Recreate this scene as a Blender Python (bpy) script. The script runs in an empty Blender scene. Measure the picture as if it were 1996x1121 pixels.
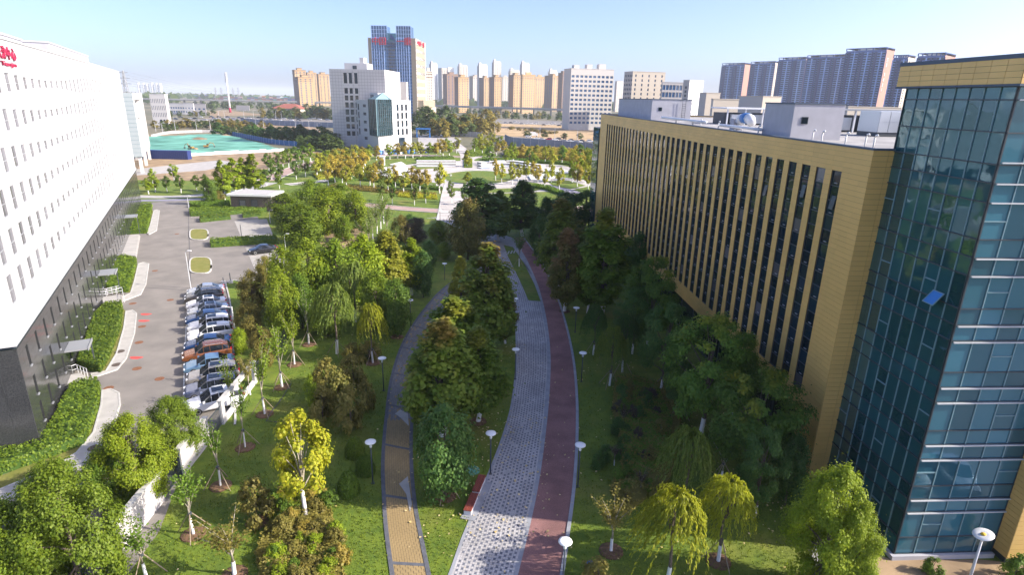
import bpy, math, random
import numpy as np
from mathutils import Vector, Matrix
from math import radians, sin, cos, pi, sqrt, atan2, hypot

random.seed(7)
SC = bpy.context.scene
COL = SC.collection

# ------------------------------------------------------------------ camera
FPX, PITCH, ROLL, CAMH = 1150.0, radians(17.8), radians(1.2), 26.0
_fw = Vector((0, cos(PITCH), -sin(PITCH)))
_u0 = Vector((0, sin(PITCH), cos(PITCH)))
_rt = Vector((1, 0, 0)) * cos(ROLL) + _u0 * sin(ROLL)
_up = Vector((1, 0, 0)) * -sin(ROLL) + _u0 * cos(ROLL)
CAMP = Vector((0, 0, CAMH))
cd = bpy.data.cameras.new('camera')
cam = bpy.data.objects.new('camera', cd)
COL.objects.link(cam)
cd.sensor_width = 36.0
cd.lens = FPX / 1996 * 36.0
cd.clip_end = 40000
cd.clip_start = 0.5
_m = Matrix((_rt, _up, -_fw)).transposed().to_4x4()
_m.translation = CAMP
cam.matrix_world = _m
SC.camera = cam

# ------------------------------------------------------------------ light
SUN_EL, SUN_AZ = radians(31), radians(97.5)
world = bpy.data.worlds.new('World')
SC.world = world
world.use_nodes = True
wn = world.node_tree.nodes
sky = wn.new('ShaderNodeTexSky')
sky.sky_type = 'NISHITA'
sky.sun_disc = False
sky.sun_elevation = SUN_EL
sky.sun_rotation = SUN_AZ
sky.altitude = 0
sky.air_density = 0.6
sky.dust_density = 2.0
sky.ozone_density = 3.0
wbg = wn['Background']
tint = wn.new('ShaderNodeMix'); tint.data_type = 'RGBA'; tint.blend_type = 'MULTIPLY'
tint.inputs['Factor'].default_value = 1.0; tint.inputs['B'].default_value = (1.0, 0.95, 1.04, 1)
world.node_tree.links.new(sky.outputs[0], tint.inputs['A'])
world.node_tree.links.new(tint.outputs['Result'], wbg.inputs[0])
wbg.inputs[1].default_value = 0.106
sl = bpy.data.lights.new('sun', 'SUN')
sl.energy = 2.9
sl.angle = radians(0.55)
sl.color = (1.0, 0.92, 0.80)
sun = bpy.data.objects.new('sun', sl)
COL.objects.link(sun)
SUND = Vector((sin(SUN_AZ) * cos(SUN_EL), cos(SUN_AZ) * cos(SUN_EL), sin(SUN_EL)))
sun.rotation_euler = SUND.to_track_quat('Z', 'Y').to_euler()
sun.location = (60, -10, 60)
vs = SC.view_settings
vs.view_transform = 'Standard'
vs.look = 'None'
vs.exposure = 1.6
vs.gamma = 1.0
vs.use_curve_mapping = False
SC.cycles.max_bounces = 8
SC.cycles.diffuse_bounces = 4
SC.cycles.glossy_bounces = 3
SC.cycles.transmission_bounces = 3
SC.cycles.volume_bounces = 0
SC.cycles.transparent_max_bounces = 6

# ------------------------------------------------------------------ survey helpers: sight lines from the drone to the ground
def ray(px, py):
    return (_rt * ((px - 998) / FPX) - _up * ((py - 560.5) / FPX) + _fw).normalized()
def G(px, py, z=0.0):
    d = ray(px, py)
    return CAMP + d * ((z - CAMH) / d.z)
def G2(px, py, z=0.0):
    p = G(px, py, z)
    return (p.x, p.y)
def onplane(px, py, P0, nv):
    r = ray(px, py)
    t = ((P0[0] - CAMP.x) * nv[0] + (P0[1] - CAMP.y) * nv[1]) / (r.x * nv[0] + r.y * nv[1])
    return CAMP + r * t
def proj(p):
    v = Vector(p) - CAMP
    k = v.dot(_fw)
    return 998 + FPX * v.dot(_rt) / k, 560.5 - FPX * v.dot(_up) / k
def hgt(xy, top_y):
    lo, hi = 0.1, 160.0
    for _ in range(40):
        m = (lo + hi) / 2
        if proj((xy[0], xy[1], m))[1] > top_y: lo = m
        else: hi = m
    return lo
def mpp(xy, z=0):          # metres per photo pixel at a place
    return (Vector((xy[0], xy[1], z)) - CAMP).dot(_fw) / FPX

# ------------------------------------------------------------------ materials
MATS = {}
def _new(name):
    m = bpy.data.materials.new(name); m.use_nodes = True
    MATS[name] = m
    return m, m.node_tree.nodes, m.node_tree.links, m.node_tree.nodes['Principled BSDF']
def mat(name, c, rough=0.7, metal=0.0, var=0.0, vscale=3.0, bump=0.0, bscale=20.0, spec=0.5, ior=None, coords='Object', c2=None, detail=4.0, island=0.0, coat=0.0, objvar=0.0):
    m, N, L, b = _new(name)
    b.inputs['Base Color'].default_value = (*c, 1)
    b.inputs['Roughness'].default_value = rough
    b.inputs['Metallic'].default_value = metal
    b.inputs['Specular IOR Level'].default_value = spec
    if ior: b.inputs['IOR'].default_value = ior
    if coat: b.inputs['Coat Weight'].default_value = coat
    tc = N.new('ShaderNodeTexCoord') if coords != 'World' else N.new('ShaderNodeNewGeometry')
    out = tc.outputs[coords] if coords != 'World' else tc.outputs['Position']
    cur = None
    if var > 0 or c2:
        n = N.new('ShaderNodeTexNoise'); n.inputs['Scale'].default_value = vscale; n.inputs['Detail'].default_value = detail
        L.new(out, n.inputs['Vector'])
        rp = N.new('ShaderNodeValToRGB')
        lo = tuple(x * (1 - var) for x in c); hi = c2 if c2 else tuple(min(1, x * (1 + var)) for x in c)
        rp.color_ramp.elements[0].position = 0.32; rp.color_ramp.elements[0].color = (*lo, 1)
        rp.color_ramp.elements[1].position = 0.68; rp.color_ramp.elements[1].color = (*hi, 1)
        L.new(n.outputs['Fac'], rp.inputs['Fac']); cur = rp.outputs['Color']
    for val, kind in ((island, 'i'), (objvar, 'o')):
        if val > 0:
            if kind == 'i':
                g = N.new('ShaderNodeNewGeometry'); ro = g.outputs['Random Per Island']
            else:
                g = N.new('ShaderNodeObjectInfo'); ro = g.outputs['Random']
            mr = N.new('ShaderNodeMapRange'); mr.inputs['To Min'].default_value = 1 - val; mr.inputs['To Max'].default_value = 1 + val
            L.new(ro, mr.inputs['Value'])
            h = N.new('ShaderNodeHueSaturation')
            if cur: L.new(cur, h.inputs['Color'])
            else: h.inputs['Color'].default_value = (*c, 1)
            L.new(mr.outputs[0], h.inputs['Value']); cur = h.outputs['Color']
    if cur: L.new(cur, b.inputs['Base Color'])
    if bump > 0:
        n = N.new('ShaderNodeTexNoise'); n.inputs['Scale'].default_value = bscale; n.inputs['Detail'].default_value = 5
        L.new(out, n.inputs['Vector'])
        bp = N.new('ShaderNodeBump'); bp.inputs['Strength'].default_value = bump; bp.inputs['Distance'].default_value = 0.05
        L.new(n.outputs['Fac'], bp.inputs['Height']); L.new(bp.outputs['Normal'], b.inputs['Normal'])
    return m
def leafmat(name, c1, c2, transl=0.42, tip=None, tipz=(3, 8)):
    """leaf colour differs leaf by leaf; an optional autumn colour takes over on some of the leaves higher up"""
    m, N, L, b = _new(name)
    g = N.new('ShaderNodeNewGeometry')
    rp = N.new('ShaderNodeValToRGB')
    rp.color_ramp.elements[0].color = (*c1, 1); rp.color_ramp.elements[1].color = (*c2, 1)
    L.new(g.outputs['Random Per Island'], rp.inputs['Fac'])
    cur = rp.outputs['Color']
    if tip:
        tc = N.new('ShaderNodeTexCoord'); nz = N.new('ShaderNodeTexNoise'); nz.inputs['Scale'].default_value = 0.55
        L.new(tc.outputs['Object'], nz.inputs['Vector'])
        sx = N.new('ShaderNodeSeparateXYZ'); L.new(tc.outputs['Object'], sx.inputs[0])
        mr = N.new('ShaderNodeMapRange'); mr.inputs['From Min'].default_value = tipz[0]; mr.inputs['From Max'].default_value = tipz[1]
        mr.inputs['To Min'].default_value = -0.35; mr.inputs['To Max'].default_value = 0.3
        L.new(sx.outputs['Z'], mr.inputs['Value'])
        ad = N.new('ShaderNodeMath'); ad.operation = 'ADD'; L.new(mr.outputs[0], ad.inputs[0]); L.new(nz.outputs['Fac'], ad.inputs[1])
        m2 = N.new('ShaderNodeMapRange'); m2.inputs['From Min'].default_value = 0.42; m2.inputs['From Max'].default_value = 0.66
        L.new(ad.outputs[0], m2.inputs['Value'])
        mx = N.new('ShaderNodeMix'); mx.data_type = 'RGBA'
        L.new(m2.outputs[0], mx.inputs['Factor']); L.new(cur, mx.inputs['A']); mx.inputs['B'].default_value = (*tip, 1)
        cur = mx.outputs['Result']
    oi = N.new('ShaderNodeObjectInfo'); mr = N.new('ShaderNodeMapRange')
    mr.inputs['To Min'].default_value = 0.82; mr.inputs['To Max'].default_value = 1.18
    L.new(oi.outputs['Random'], mr.inputs['Value'])
    h = N.new('ShaderNodeHueSaturation'); L.new(cur, h.inputs['Color']); L.new(mr.outputs[0], h.inputs['Value'])
    cur = h.outputs['Color']
    L.new(cur, b.inputs['Base Color']); b.inputs['Roughness'].default_value = 0.55; b.inputs['Specular IOR Level'].default_value = 0.3
    t = N.new('ShaderNodeBsdfTranslucent'); L.new(cur, t.inputs['Color'])
    ms = N.new('ShaderNodeMixShader'); ms.inputs['Fac'].default_value = transl
    L.new(b.outputs[0], ms.inputs[1]); L.new(t.outputs[0], ms.inputs[2])
    L.new(ms.outputs[0], N['Material Output'].inputs['Surface'])
    return m
def glassmat(name, c, rough=0.03, wav=0.02, wscale=0.6, ior=1.9, tint=(1, 1, 1)):
    """coated curtain-wall glass over a dark room: each pane is bent a little, as panes are"""
    m, N, L, b = _new(name)
    b.inputs['Base Color'].default_value = (*c, 1); b.inputs['Roughness'].default_value = rough; b.inputs['IOR'].default_value = ior; b.inputs['Specular Tint'].default_value = (*tint, 1)
    tc = N.new('ShaderNodeTexCoord'); oi = N.new('ShaderNodeObjectInfo')
    n = N.new('ShaderNodeTexNoise'); n.noise_dimensions = '4D'; n.inputs['Scale'].default_value = wscale; n.inputs['Detail'].default_value = 1.5
    L.new(tc.outputs['Object'], n.inputs['Vector'])
    mu = N.new('ShaderNodeMath'); mu.operation = 'MULTIPLY'; mu.inputs[1].default_value = 60; L.new(oi.outputs['Random'], mu.inputs[0]); L.new(mu.outputs[0], n.inputs['W'])
    bp = N.new('ShaderNodeBump'); bp.inputs['Strength'].default_value = 1.0; bp.inputs['Distance'].default_value = wav
    L.new(n.outputs['Fac'], bp.inputs['Height']); L.new(bp.outputs['Normal'], b.inputs['Normal'])
    mr = N.new('ShaderNodeMapRange'); mr.inputs['To Min'].default_value = 0.65; mr.inputs['To Max'].default_value = 1.5; L.new(oi.outputs['Random'], mr.inputs['Value'])
    h = N.new('ShaderNodeHueSaturation'); h.inputs['Color'].default_value = (*c, 1); L.new(mr.outputs[0], h.inputs['Value']); L.new(h.outputs[0], b.inputs['Base Color'])
    return m

mat('earth', (0.30, 0.21, 0.12), 0.9, var=0.35, vscale=0.25, coords='World', bump=0.4, bscale=3)
mat('farland', (0.10, 0.115, 0.055), 0.9, vscale=0.006, coords='World', c2=(0.24, 0.20, 0.12), var=0.3, detail=8)
mat('lawn_dry', (0.17, 0.185, 0.028), 0.85, vscale=0.9, coords='World', c2=(0.22, 0.20, 0.05), var=0.1, detail=8, bump=0.5, bscale=12)
mat('asphalt', (0.20, 0.183, 0.165), 0.88, vscale=0.35, coords='World', c2=(0.245, 0.222, 0.198), var=0.1, detail=9, bump=0.25, bscale=60)
mat('road_dark', (0.09, 0.09, 0.095), 0.85, var=0.2, vscale=0.3, coords='World')
mat('paving_light', (0.42, 0.40, 0.37), 0.8, var=0.12, vscale=0.9, coords='World', detail=8, bump=0.2, bscale=30)
mat('paving_bay', (0.36, 0.34, 0.31), 0.85, var=0.12, vscale=1.1, coords='World', detail=8)
mat('paving_plaza', (0.50, 0.46, 0.42), 0.8, var=0.12, vscale=0.2, coords='World', detail=6)
mat('paving_pink', (0.40, 0.28, 0.24), 0.85, var=0.12, vscale=0.3, coords='World')
mat('paving_violet', (0.25, 0.24, 0.30), 0.85, var=0.1, vscale=0.3, coords='World')
mat('kerb', (0.48, 0.47, 0.44), 0.8, var=0.15, vscale=2.0, coords='World')
mat('kerb_dark', (0.11, 0.115, 0.13), 0.75, var=0.2, vscale=2.0, coords='World')
mat('kerb_grey', (0.30, 0.31, 0.33), 0.75, var=0.15, vscale=1.5, coords='World')
mat('sett_pale', (0.44, 0.42, 0.41), 0.75, island=0.12, var=0.20, vscale=0.35, coords='World')
mat('sett_dark', (0.14, 0.15, 0.18), 0.75, island=0.15)
mat('brick_tan', (0.33, 0.235, 0.105), 0.8, island=0.10, var=0.10, vscale=0.3, coords='World')
mat('brick_grey', (0.20, 0.19, 0.18), 0.8, island=0.12)
mat('joint', (0.10, 0.09, 0.075), 0.9)
mat('red_asphalt', (0.27, 0.125, 0.115), 0.9, vscale=45, coords='World', c2=(0.40, 0.21, 0.19), var=0.35, detail=3, bump=0.3, bscale=80)
m_ = MATS['red_asphalt']; N_ = m_.node_tree.nodes; L_ = m_.node_tree.links; b_ = N_['Principled BSDF']; src = b_.inputs['Base Color'].links[0].from_socket
g_ = N_.new('ShaderNodeNewGeometry'); n_ = N_.new('ShaderNodeTexNoise'); n_.inputs['Scale'].default_value = .45; n_.inputs['Detail'].default_value = 8; L_.new(g_.outputs['Position'], n_.inputs['Vector'])
r_ = N_.new('ShaderNodeMapRange'); r_.inputs['From Min'].default_value = .35; r_.inputs['From Max'].default_value = .7; r_.inputs['To Min'].default_value = .72; r_.inputs['To Max'].default_value = 1.15; L_.new(n_.outputs['Fac'], r_.inputs['Value'])
h_ = N_.new('ShaderNodeHueSaturation'); L_.new(src, h_.inputs['Color']); L_.new(r_.outputs[0], h_.inputs['Value']); L_.new(h_.outputs[0], b_.inputs['Base Color'])
mat('soil', (0.15, 0.085, 0.045), 0.95, var=0.35, vscale=6, bump=0.6, bscale=12)
mat('net_green', (0.085, 0.34, 0.225), 0.8, vscale=0.09, coords='World', c2=(0.20, 0.50, 0.37), var=0.45, detail=9, bump=0.6, bscale=0.5)
mat('reed', (0.36, 0.20, 0.07), 0.9, var=0.3, vscale=0.4, coords='World')
mat('sand', (0.45, 0.31, 0.16), 0.95, var=0.2, vscale=0.05, coords='World', detail=8)
mat('white_panel', (0.53, 0.53, 0.535), 0.55, objvar=0.015, var=0.02, vscale=0.6)
mat('white_joint', (0.52, 0.51, 0.50), 0.8)
mat('soffit', (0.45, 0.45, 0.43), 0.8)
mat('granite', (0.034, 0.037, 0.040), 0.14, vscale=22, c2=(0.065, 0.067, 0.068), var=0.45, detail=6, spec=0.55, objvar=0.08)
mat('granite_joint', (0.13, 0.13, 0.125), 0.7)
glassmat('glass_dark', (0.010, 0.020, 0.030), ior=1.55)
glassmat('glass_bay', (0.010, 0.024, 0.032), ior=1.6)
glassmat('glass_curtain', (0.13, 0.13, 0.145), rough=0.18, ior=1.5, wav=0.004)
glassmat('glass_teal', (0.014, 0.070, 0.085), wav=0.018, wscale=0.7, ior=2.1, tint=(0.50, 0.82, 0.98))
glassmat('glass_blue', (0.030, 0.110, 0.150), wav=0.014, wscale=0.7, ior=1.85, tint=(0.48, 0.78, 0.98))  # bluer copy for the tower's right face, sky reflection put into the colour
glassmat('glass_open', (0.03, 0.16, 0.42), wav=0.01, ior=1.9, tint=(.4, .7, 1.0))  # blue base stands in for sky reflected by the tilted pane
glassmat('glass_strip', (0.006, 0.020, 0.034), wav=0.015, ior=1.42, tint=(0.6, 0.85, 1.0))
glassmat('glass_navy', (0.030, 0.095, 0.210), wav=0.02, ior=1.8)
mat('frame_dark', (0.035, 0.05, 0.06), 0.45)
mat('frame_teal', (0.16, 0.27, 0.30), 0.45)
mat('fin_white', (0.52, 0.54, 0.55), 0.4)
mat('gold_panel', (0.72, 0.465, 0.150), 0.45, metal=0.1, objvar=0.035, island=0.04, var=0.07, vscale=0.25)
mat('gold_joint', (0.20, 0.125, 0.045), 0.8)
mat('roof_grey', (0.33, 0.32, 0.31), 0.9, var=0.2, vscale=0.4)
mat('roof_edge', (0.07, 0.10, 0.14), 0.6)
mat('plaster_grey', (0.42, 0.42, 0.455), 0.85, var=0.07, vscale=1.0)
mat('steel_white', (0.72, 0.73, 0.74), 0.4)
mat('steel_silver', (0.60, 0.63, 0.66), 0.3, metal=0.6)
mat('steel_dark', (0.06, 0.07, 0.08), 0.5)
mat('steel_grey', (0.28, 0.29, 0.30), 0.5)
mat('sign_red', (0.62, 0.02, 0.05), 0.5)
mat('sign_crimson', (0.42, 0.012, 0.06), 0.5)
mat('sign_white', (0.8, 0.8, 0.78), 0.5)
mat('blue_sheet', (0.04, 0.15, 0.36), 0.5, var=0.2, vscale=0.5)
mat('blue_navy', (0.02, 0.04, 0.16), 0.5)
mat('blue_bright', (0.05, 0.20, 0.50), 0.45)
mat('hoarding', (0.20, 0.25, 0.33), 0.6, var=0.15, vscale=0.2)
mat('bark', (0.13, 0.10, 0.075), 0.9, var=0.3, vscale=8, bump=0.6, bscale=25)
mat('bark_pale', (0.34, 0.30, 0.23), 0.85, var=0.3, vscale=5)
mat('whitewash', (0.78, 0.76, 0.74), 0.8, var=0.06, vscale=9)
mat('stake', (0.30, 0.23, 0.16), 0.85, var=0.2, vscale=5)
mat('wood_red', (0.24, 0.055, 0.035), 0.6, objvar=0.2, var=0.15, vscale=6)
mat('bench_white', (0.62, 0.60, 0.60), 0.7)
mat('lamp_pole', (0.05, 0.065, 0.085), 0.45)
mat('lamp_white', (0.82, 0.82, 0.80), 0.35)
mat('pole_pale', (0.55, 0.56, 0.57), 0.4)
mat('iron', (0.10, 0.075, 0.06), 0.7)
mat('rust', (0.20, 0.085, 0.04), 0.8, var=0.3, vscale=8)
mat('paint_red', (0.70, 0.07, 0.06), 0.8)
mat('paint_white', (0.62, 0.62, 0.60), 0.8, var=0.2, vscale=3, coords='World')
mat('tyre', (0.02, 0.02, 0.02), 0.8)
mat('rim', (0.55, 0.55, 0.56), 0.3, metal=0.7)
mat('lamp_lens', (0.75, 0.76, 0.78), 0.15)
mat('tail_red', (0.45, 0.01, 0.015), 0.25)
mat('car_glass', (0.012, 0.016, 0.022), 0.06, spec=0.8)
for nm, c, me in (('silver', (0.48, 0.50, 0.53), .5), ('charcoal', (0.07, 0.062, 0.06), .4), ('white', (0.78, 0.78, 0.78), 0), ('navy', (0.015, 0.05, 0.15), .3), ('orange', (0.30, 0.105, 0.035), .5),
                  ('lightblue', (0.17, 0.29, 0.42), .4), ('champagne', (0.42, 0.39, 0.36), .5), ('steelblue', (0.17, 0.19, 0.27), .4), ('black', (0.008, 0.009, 0.012), .0), ('red', (0.35, 0.02, 0.03), .1)):
    mat('car_' + nm, c, 0.25, metal=me, coat=0.6)
mat('brick_wall', (0.13, 0.105, 0.095), 0.85, var=0.25, vscale=4)
mat('roof_red', (0.33, 0.10, 0.065), 0.8, var=0.15, vscale=0.8)
mat('cream', (0.55, 0.47, 0.36), 0.8, objvar=0.06)
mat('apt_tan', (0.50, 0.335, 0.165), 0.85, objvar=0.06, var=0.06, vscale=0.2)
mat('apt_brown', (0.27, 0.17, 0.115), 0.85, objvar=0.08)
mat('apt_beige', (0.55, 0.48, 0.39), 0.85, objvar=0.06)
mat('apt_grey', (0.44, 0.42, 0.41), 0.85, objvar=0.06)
mat('apt_pale', (0.70, 0.69, 0.66), 0.85, objvar=0.04)
mat('office_white', (0.60, 0.565, 0.52), 0.8)
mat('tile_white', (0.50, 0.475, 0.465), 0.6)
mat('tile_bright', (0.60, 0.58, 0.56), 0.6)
mat('tile_joint', (0.26, 0.235, 0.24), 0.8)
mat('tower_stone', (0.33, 0.27, 0.19), 0.8)
mat('tower_maroon', (0.050, 0.060, 0.170), 0.7)
mat('annex_panel', (0.34, 0.385, 0.40), 0.4)
mat('tower_blue', (0.08, 0.14, 0.36), 0.6)
mat('tower_slab', (0.40, 0.55, 0.82), 0.7)
mat('tower_pink', (0.40, 0.21, 0.155), 0.8)
mat('concrete', (0.40, 0.38, 0.36), 0.85, var=0.12, vscale=0.5)
mat('machine_yellow', (0.36, 0.19, 0.04), 0.5)
mat('yellow_paint', (0.70, 0.45, 0.03), 0.6)
for i, c in enumerate(((0.33, 0.05, 0.05), (0.05, 0.12, 0.35), (0.35, 0.14, 0.05), (0.05, 0.25, 0.12), (0.5, 0.5, 0.5), (0.16, 0.05, 0.10))):
    mat('container_%d' % i, c, 0.6)

def lawnmat(name, a, b_, dry):
    m, N, L, b = _new(name); g = N.new('ShaderNodeNewGeometry')
    def noise(sc, d):
        n = N.new('ShaderNodeTexNoise'); n.inputs['Scale'].default_value = sc; n.inputs['Detail'].default_value = d; L.new(g.outputs['Position'], n.inputs['Vector']); return n.outputs['Fac']
    def mix(f, A, B):
        x = N.new('ShaderNodeMix'); x.data_type = 'RGBA'; L.new(f, x.inputs['Factor'])
        for k, v in (('A', A), ('B', B)):
            if isinstance(v, tuple): x.inputs[k].default_value = (*v, 1)
            else: L.new(v, x.inputs[k])
        return x.outputs['Result']
    def rng_(f, lo, hi):
        r = N.new('ShaderNodeMapRange'); r.inputs['From Min'].default_value = lo; r.inputs['From Max'].default_value = hi; L.new(f, r.inputs['Value']); return r.outputs[0]
    c = mix(rng_(noise(1.3, 10), .35, .65), a, b_)
    c = mix(rng_(noise(.16, 6), .50, .72), c, dry)
    f = noise(9, 6); d = mix(rng_(f, .3, .7), tuple(x * .62 for x in a), c); c = mix(rng_(noise(.5, 3), .3, .7), d, c)
    L.new(c, b.inputs['Base Color']); b.inputs['Roughness'].default_value = .9
    bp = N.new('ShaderNodeBump'); bp.inputs['Strength'].default_value = .6; bp.inputs['Distance'].default_value = .06; L.new(noise(16, 5), bp.inputs['Height']); L.new(bp.outputs[0], b.inputs['Normal'])
# foliage
lawnmat('lawn', (0.095, 0.160, 0.010), (0.165, 0.225, 0.014), (0.250, 0.235, 0.040))
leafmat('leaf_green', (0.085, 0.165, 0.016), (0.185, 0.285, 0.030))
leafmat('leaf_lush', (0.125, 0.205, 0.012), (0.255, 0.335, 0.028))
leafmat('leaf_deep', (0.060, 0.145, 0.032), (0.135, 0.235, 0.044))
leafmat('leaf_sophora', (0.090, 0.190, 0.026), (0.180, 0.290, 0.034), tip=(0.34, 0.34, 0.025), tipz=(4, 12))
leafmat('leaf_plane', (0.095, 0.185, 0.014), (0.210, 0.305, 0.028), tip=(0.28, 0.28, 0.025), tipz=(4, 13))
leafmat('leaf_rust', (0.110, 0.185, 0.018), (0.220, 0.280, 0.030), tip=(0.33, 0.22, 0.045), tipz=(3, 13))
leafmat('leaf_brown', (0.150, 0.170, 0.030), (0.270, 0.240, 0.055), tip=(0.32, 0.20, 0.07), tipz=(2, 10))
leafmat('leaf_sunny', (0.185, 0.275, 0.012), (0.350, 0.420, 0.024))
leafmat('leaf_yellow', (0.32, 0.37, 0.018), (0.54, 0.50, 0.035), transl=0.45)
leafmat('leaf_lime', (0.27, 0.31, 0.016), (0.45, 0.46, 0.035), transl=0.45)
leafmat('leaf_willow', (0.130, 0.205, 0.030), (0.250, 0.310, 0.050), transl=0.45)
leafmat('leaf_orange', (0.38, 0.305, 0.040), (0.56, 0.45, 0.075), transl=0.45)
leafmat('leaf_amber', (0.28, 0.315, 0.028), (0.48, 0.46, 0.050), transl=0.45)
leafmat('leaf_olive', (0.195, 0.185, 0.036), (0.330, 0.275, 0.065))
leafmat('leaf_plum', (0.075, 0.060, 0.045), (0.14, 0.115, 0.065))
leafmat('leaf_gold', (0.28, 0.235, 0.035), (0.44, 0.33, 0.070))
leafmat('leaf_hedge', (0.085, 0.145, 0.010), (0.180, 0.255, 0.020), transl=0.25)
leafmat('leaf_far', (0.071, 0.124, 0.028), (0.153, 0.201, 0.047))
leafmat('leaf_far_warm', (0.212, 0.195, 0.033), (0.354, 0.271, 0.053))
leafmat('leaf_fallen', (0.590, 0.448, 0.177), (0.767, 0.614, 0.330), transl=0.1)
leafmat('blade', (0.120, 0.170, 0.011), (0.190, 0.235, 0.018), transl=0.3)

# ------------------------------------------------------------------ mesh builder
class MB:
    def __init__(s, M=None):
        s.v = []; s.f = []; s.mi = []; s.mats = []; s.M = M
    def m(s, name):
        if name not in s.mats: s.mats.append(name)
        return s.mats.index(name)
    def add(s, vs, fs, mname):
        k = len(s.v); i = s.m(mname)
        if s.M is not None: vs = [tuple(s.M @ Vector(p)) for p in vs]
        s.v.extend(vs)
        for f in fs: s.f.append(tuple(k + a for a in f)); s.mi.append(i)
    def quad(s, a, b, c, d, mname): s.add([a, b, c, d], [(0, 1, 2, 3)], mname)
    def box(s, x0, x1, y0, y1, z0, z1, mname, bottom=True):
        vs = [(x0, y0, z0), (x1, y0, z0), (x1, y1, z0), (x0, y1, z0), (x0, y0, z1), (x1, y0, z1), (x1, y1, z1), (x0, y1, z1)]
        fs = [(4, 5, 6, 7), (0, 1, 5, 4), (1, 2, 6, 5), (2, 3, 7, 6), (3, 0, 4, 7)]
        if bottom: fs.append((3, 2, 1, 0))
        s.add(vs, fs, mname)
    def prism(s, poly, z0, z1, mname, top=None, bottom=False):
        n = len(poly)
        a = sum(poly[i][0] * poly[(i + 1) % n][1] - poly[(i + 1) % n][0] * poly[i][1] for i in range(n))
        if a < 0: poly = poly[::-1]
        vs = [(p[0], p[1], z0) for p in poly] + [(p[0], p[1], z1) for p in poly]
        s.add(vs, [(i, (i + 1) % n, n + (i + 1) % n, n + i) for i in range(n)], mname)
        s.add([(p[0], p[1], z1) for p in poly], [tuple(range(n))], top or mname)
        if bottom: s.add([(p[0], p[1], z0) for p in poly], [tuple(range(n))[::-1]], mname)
    def sheet(s, poly, z, mname):
        n = len(poly)
        a = sum(poly[i][0] * poly[(i + 1) % n][1] - poly[(i + 1) % n][0] * poly[i][1] for i in range(n))
        if a < 0: poly = poly[::-1]
        s.add([(p[0], p[1], z) for p in poly], [tuple(range(n))], mname)
    def tube(s, pts, rads, mname, n=6, cap=True):
        pts = [Vector(p) for p in pts]
        if not isinstance(rads, (list, tuple)): rads = [rads] * len(pts)
        vs = []; fs = []
        for i, p in enumerate(pts):
            d = (pts[min(i + 1, len(pts) - 1)] - pts[max(i - 1, 0)]).normalized()
            a = d.cross(Vector((0, 0, 1)) if abs(d.z) < 0.9 else Vector((1, 0, 0))).normalized(); b = d.cross(a)
            for k in range(n):
                t = 2 * pi * k / n
                q = p + (a * cos(t) + b * sin(t)) * rads[i]
                vs.append(tuple(q))
        for i in range(len(pts) - 1):
            for k in range(n):
                fs.append((i * n + k, i * n + (k + 1) % n, (i + 1) * n + (k + 1) % n, (i + 1) * n + k))
        if cap:
            fs.append(tuple(range(n))[::-1]); fs.append(tuple((len(pts) - 1) * n + k for k in range(n)))
        s.add(vs, fs, mname)
    def lathe(s, prof, mname, n=16, c=(0, 0, 0)):
        vs = []; fs = []
        for r, z in prof:
            for k in range(n):
                t = 2 * pi * k / n
                vs.append((c[0] + r * cos(t), c[1] + r * sin(t), c[2] + z))
        for i in range(len(prof) - 1):
            for k in range(n):
                fs.append((i * n + k, i * n + (k + 1) % n, (i + 1) * n + (k + 1) % n, (i + 1) * n + k))
        fs.append(tuple(range(n))[::-1]); fs.append(tuple((len(prof) - 1) * n + k for k in range(n)))
        s.add(vs, fs, mname)
    def mesh(s, name, smooth=False):
        me = bpy.data.meshes.new(name)
        me.from_pydata(s.v, [], s.f)
        for m in s.mats: me.materials.append(MATS[m])
        if len(s.mats) > 1: me.polygons.foreach_set('material_index', s.mi)
        if smooth: me.polygons.foreach_set('use_smooth', [True] * len(me.polygons))
        me.update()
        return me
    def obj(s, name, parent=None, smooth=False, **kw):
        return link(name, s.mesh(name, smooth), parent, **kw)
def link(name, me, parent=None, loc=None, rot=None, **kw):
    o = bpy.data.objects.new(name, me); COL.objects.link(o)
    if parent is not None: o.parent = parent
    if loc is not None: o.location = loc
    if rot is not None: o.rotation_euler = (0, 0, rot)
    for k, v in kw.items(): o[k] = v
    return o
def thing(name, label, cat, loc=(0, 0, 0), rot=0.0, group=None):
    o = link(name, None, None, loc, rot, label=label, category=cat)
    if group: o['group'] = group
    return o
def tag(o, label, cat, group=None):
    o['label'] = label; o['category'] = cat
    if group: o['group'] = group
    return o
def struct(o): o['kind'] = 'structure'; return o
def stuff(o): o['kind'] = 'stuff'; return o
_ORD = 'first second third fourth fifth sixth seventh eighth ninth tenth eleventh twelfth thirteenth fourteenth fifteenth sixteenth seventeenth eighteenth nineteenth twentieth'.split()
def ranked(label, i, n):
    """tells look-alikes of one row apart by their place in it"""
    if n < 2 or n > 20: return label
    w = 'leftmost' if i == 0 else ('rightmost' if i == n - 1 else _ORD[i] + ' from the left')
    return label + ', ' + w if len(label.split()) + len(w.split()) <= 16 else label
def dup(root, loc=None, rot=None, scale=None, label=None, group=None):
    def cp(o, par):
        c = o.copy(); COL.objects.link(c)
        if par is not None: c.parent = par
        for ch in o.children: cp(ch, c)
        return c
    r = cp(root, None)
    if loc is not None: r.location = loc
    if rot is not None: r.rotation_euler = (0, 0, rot)
    if scale is not None: r.scale = scale
    if label: r['label'] = label
    if group: r['group'] = group
    return r
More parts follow.
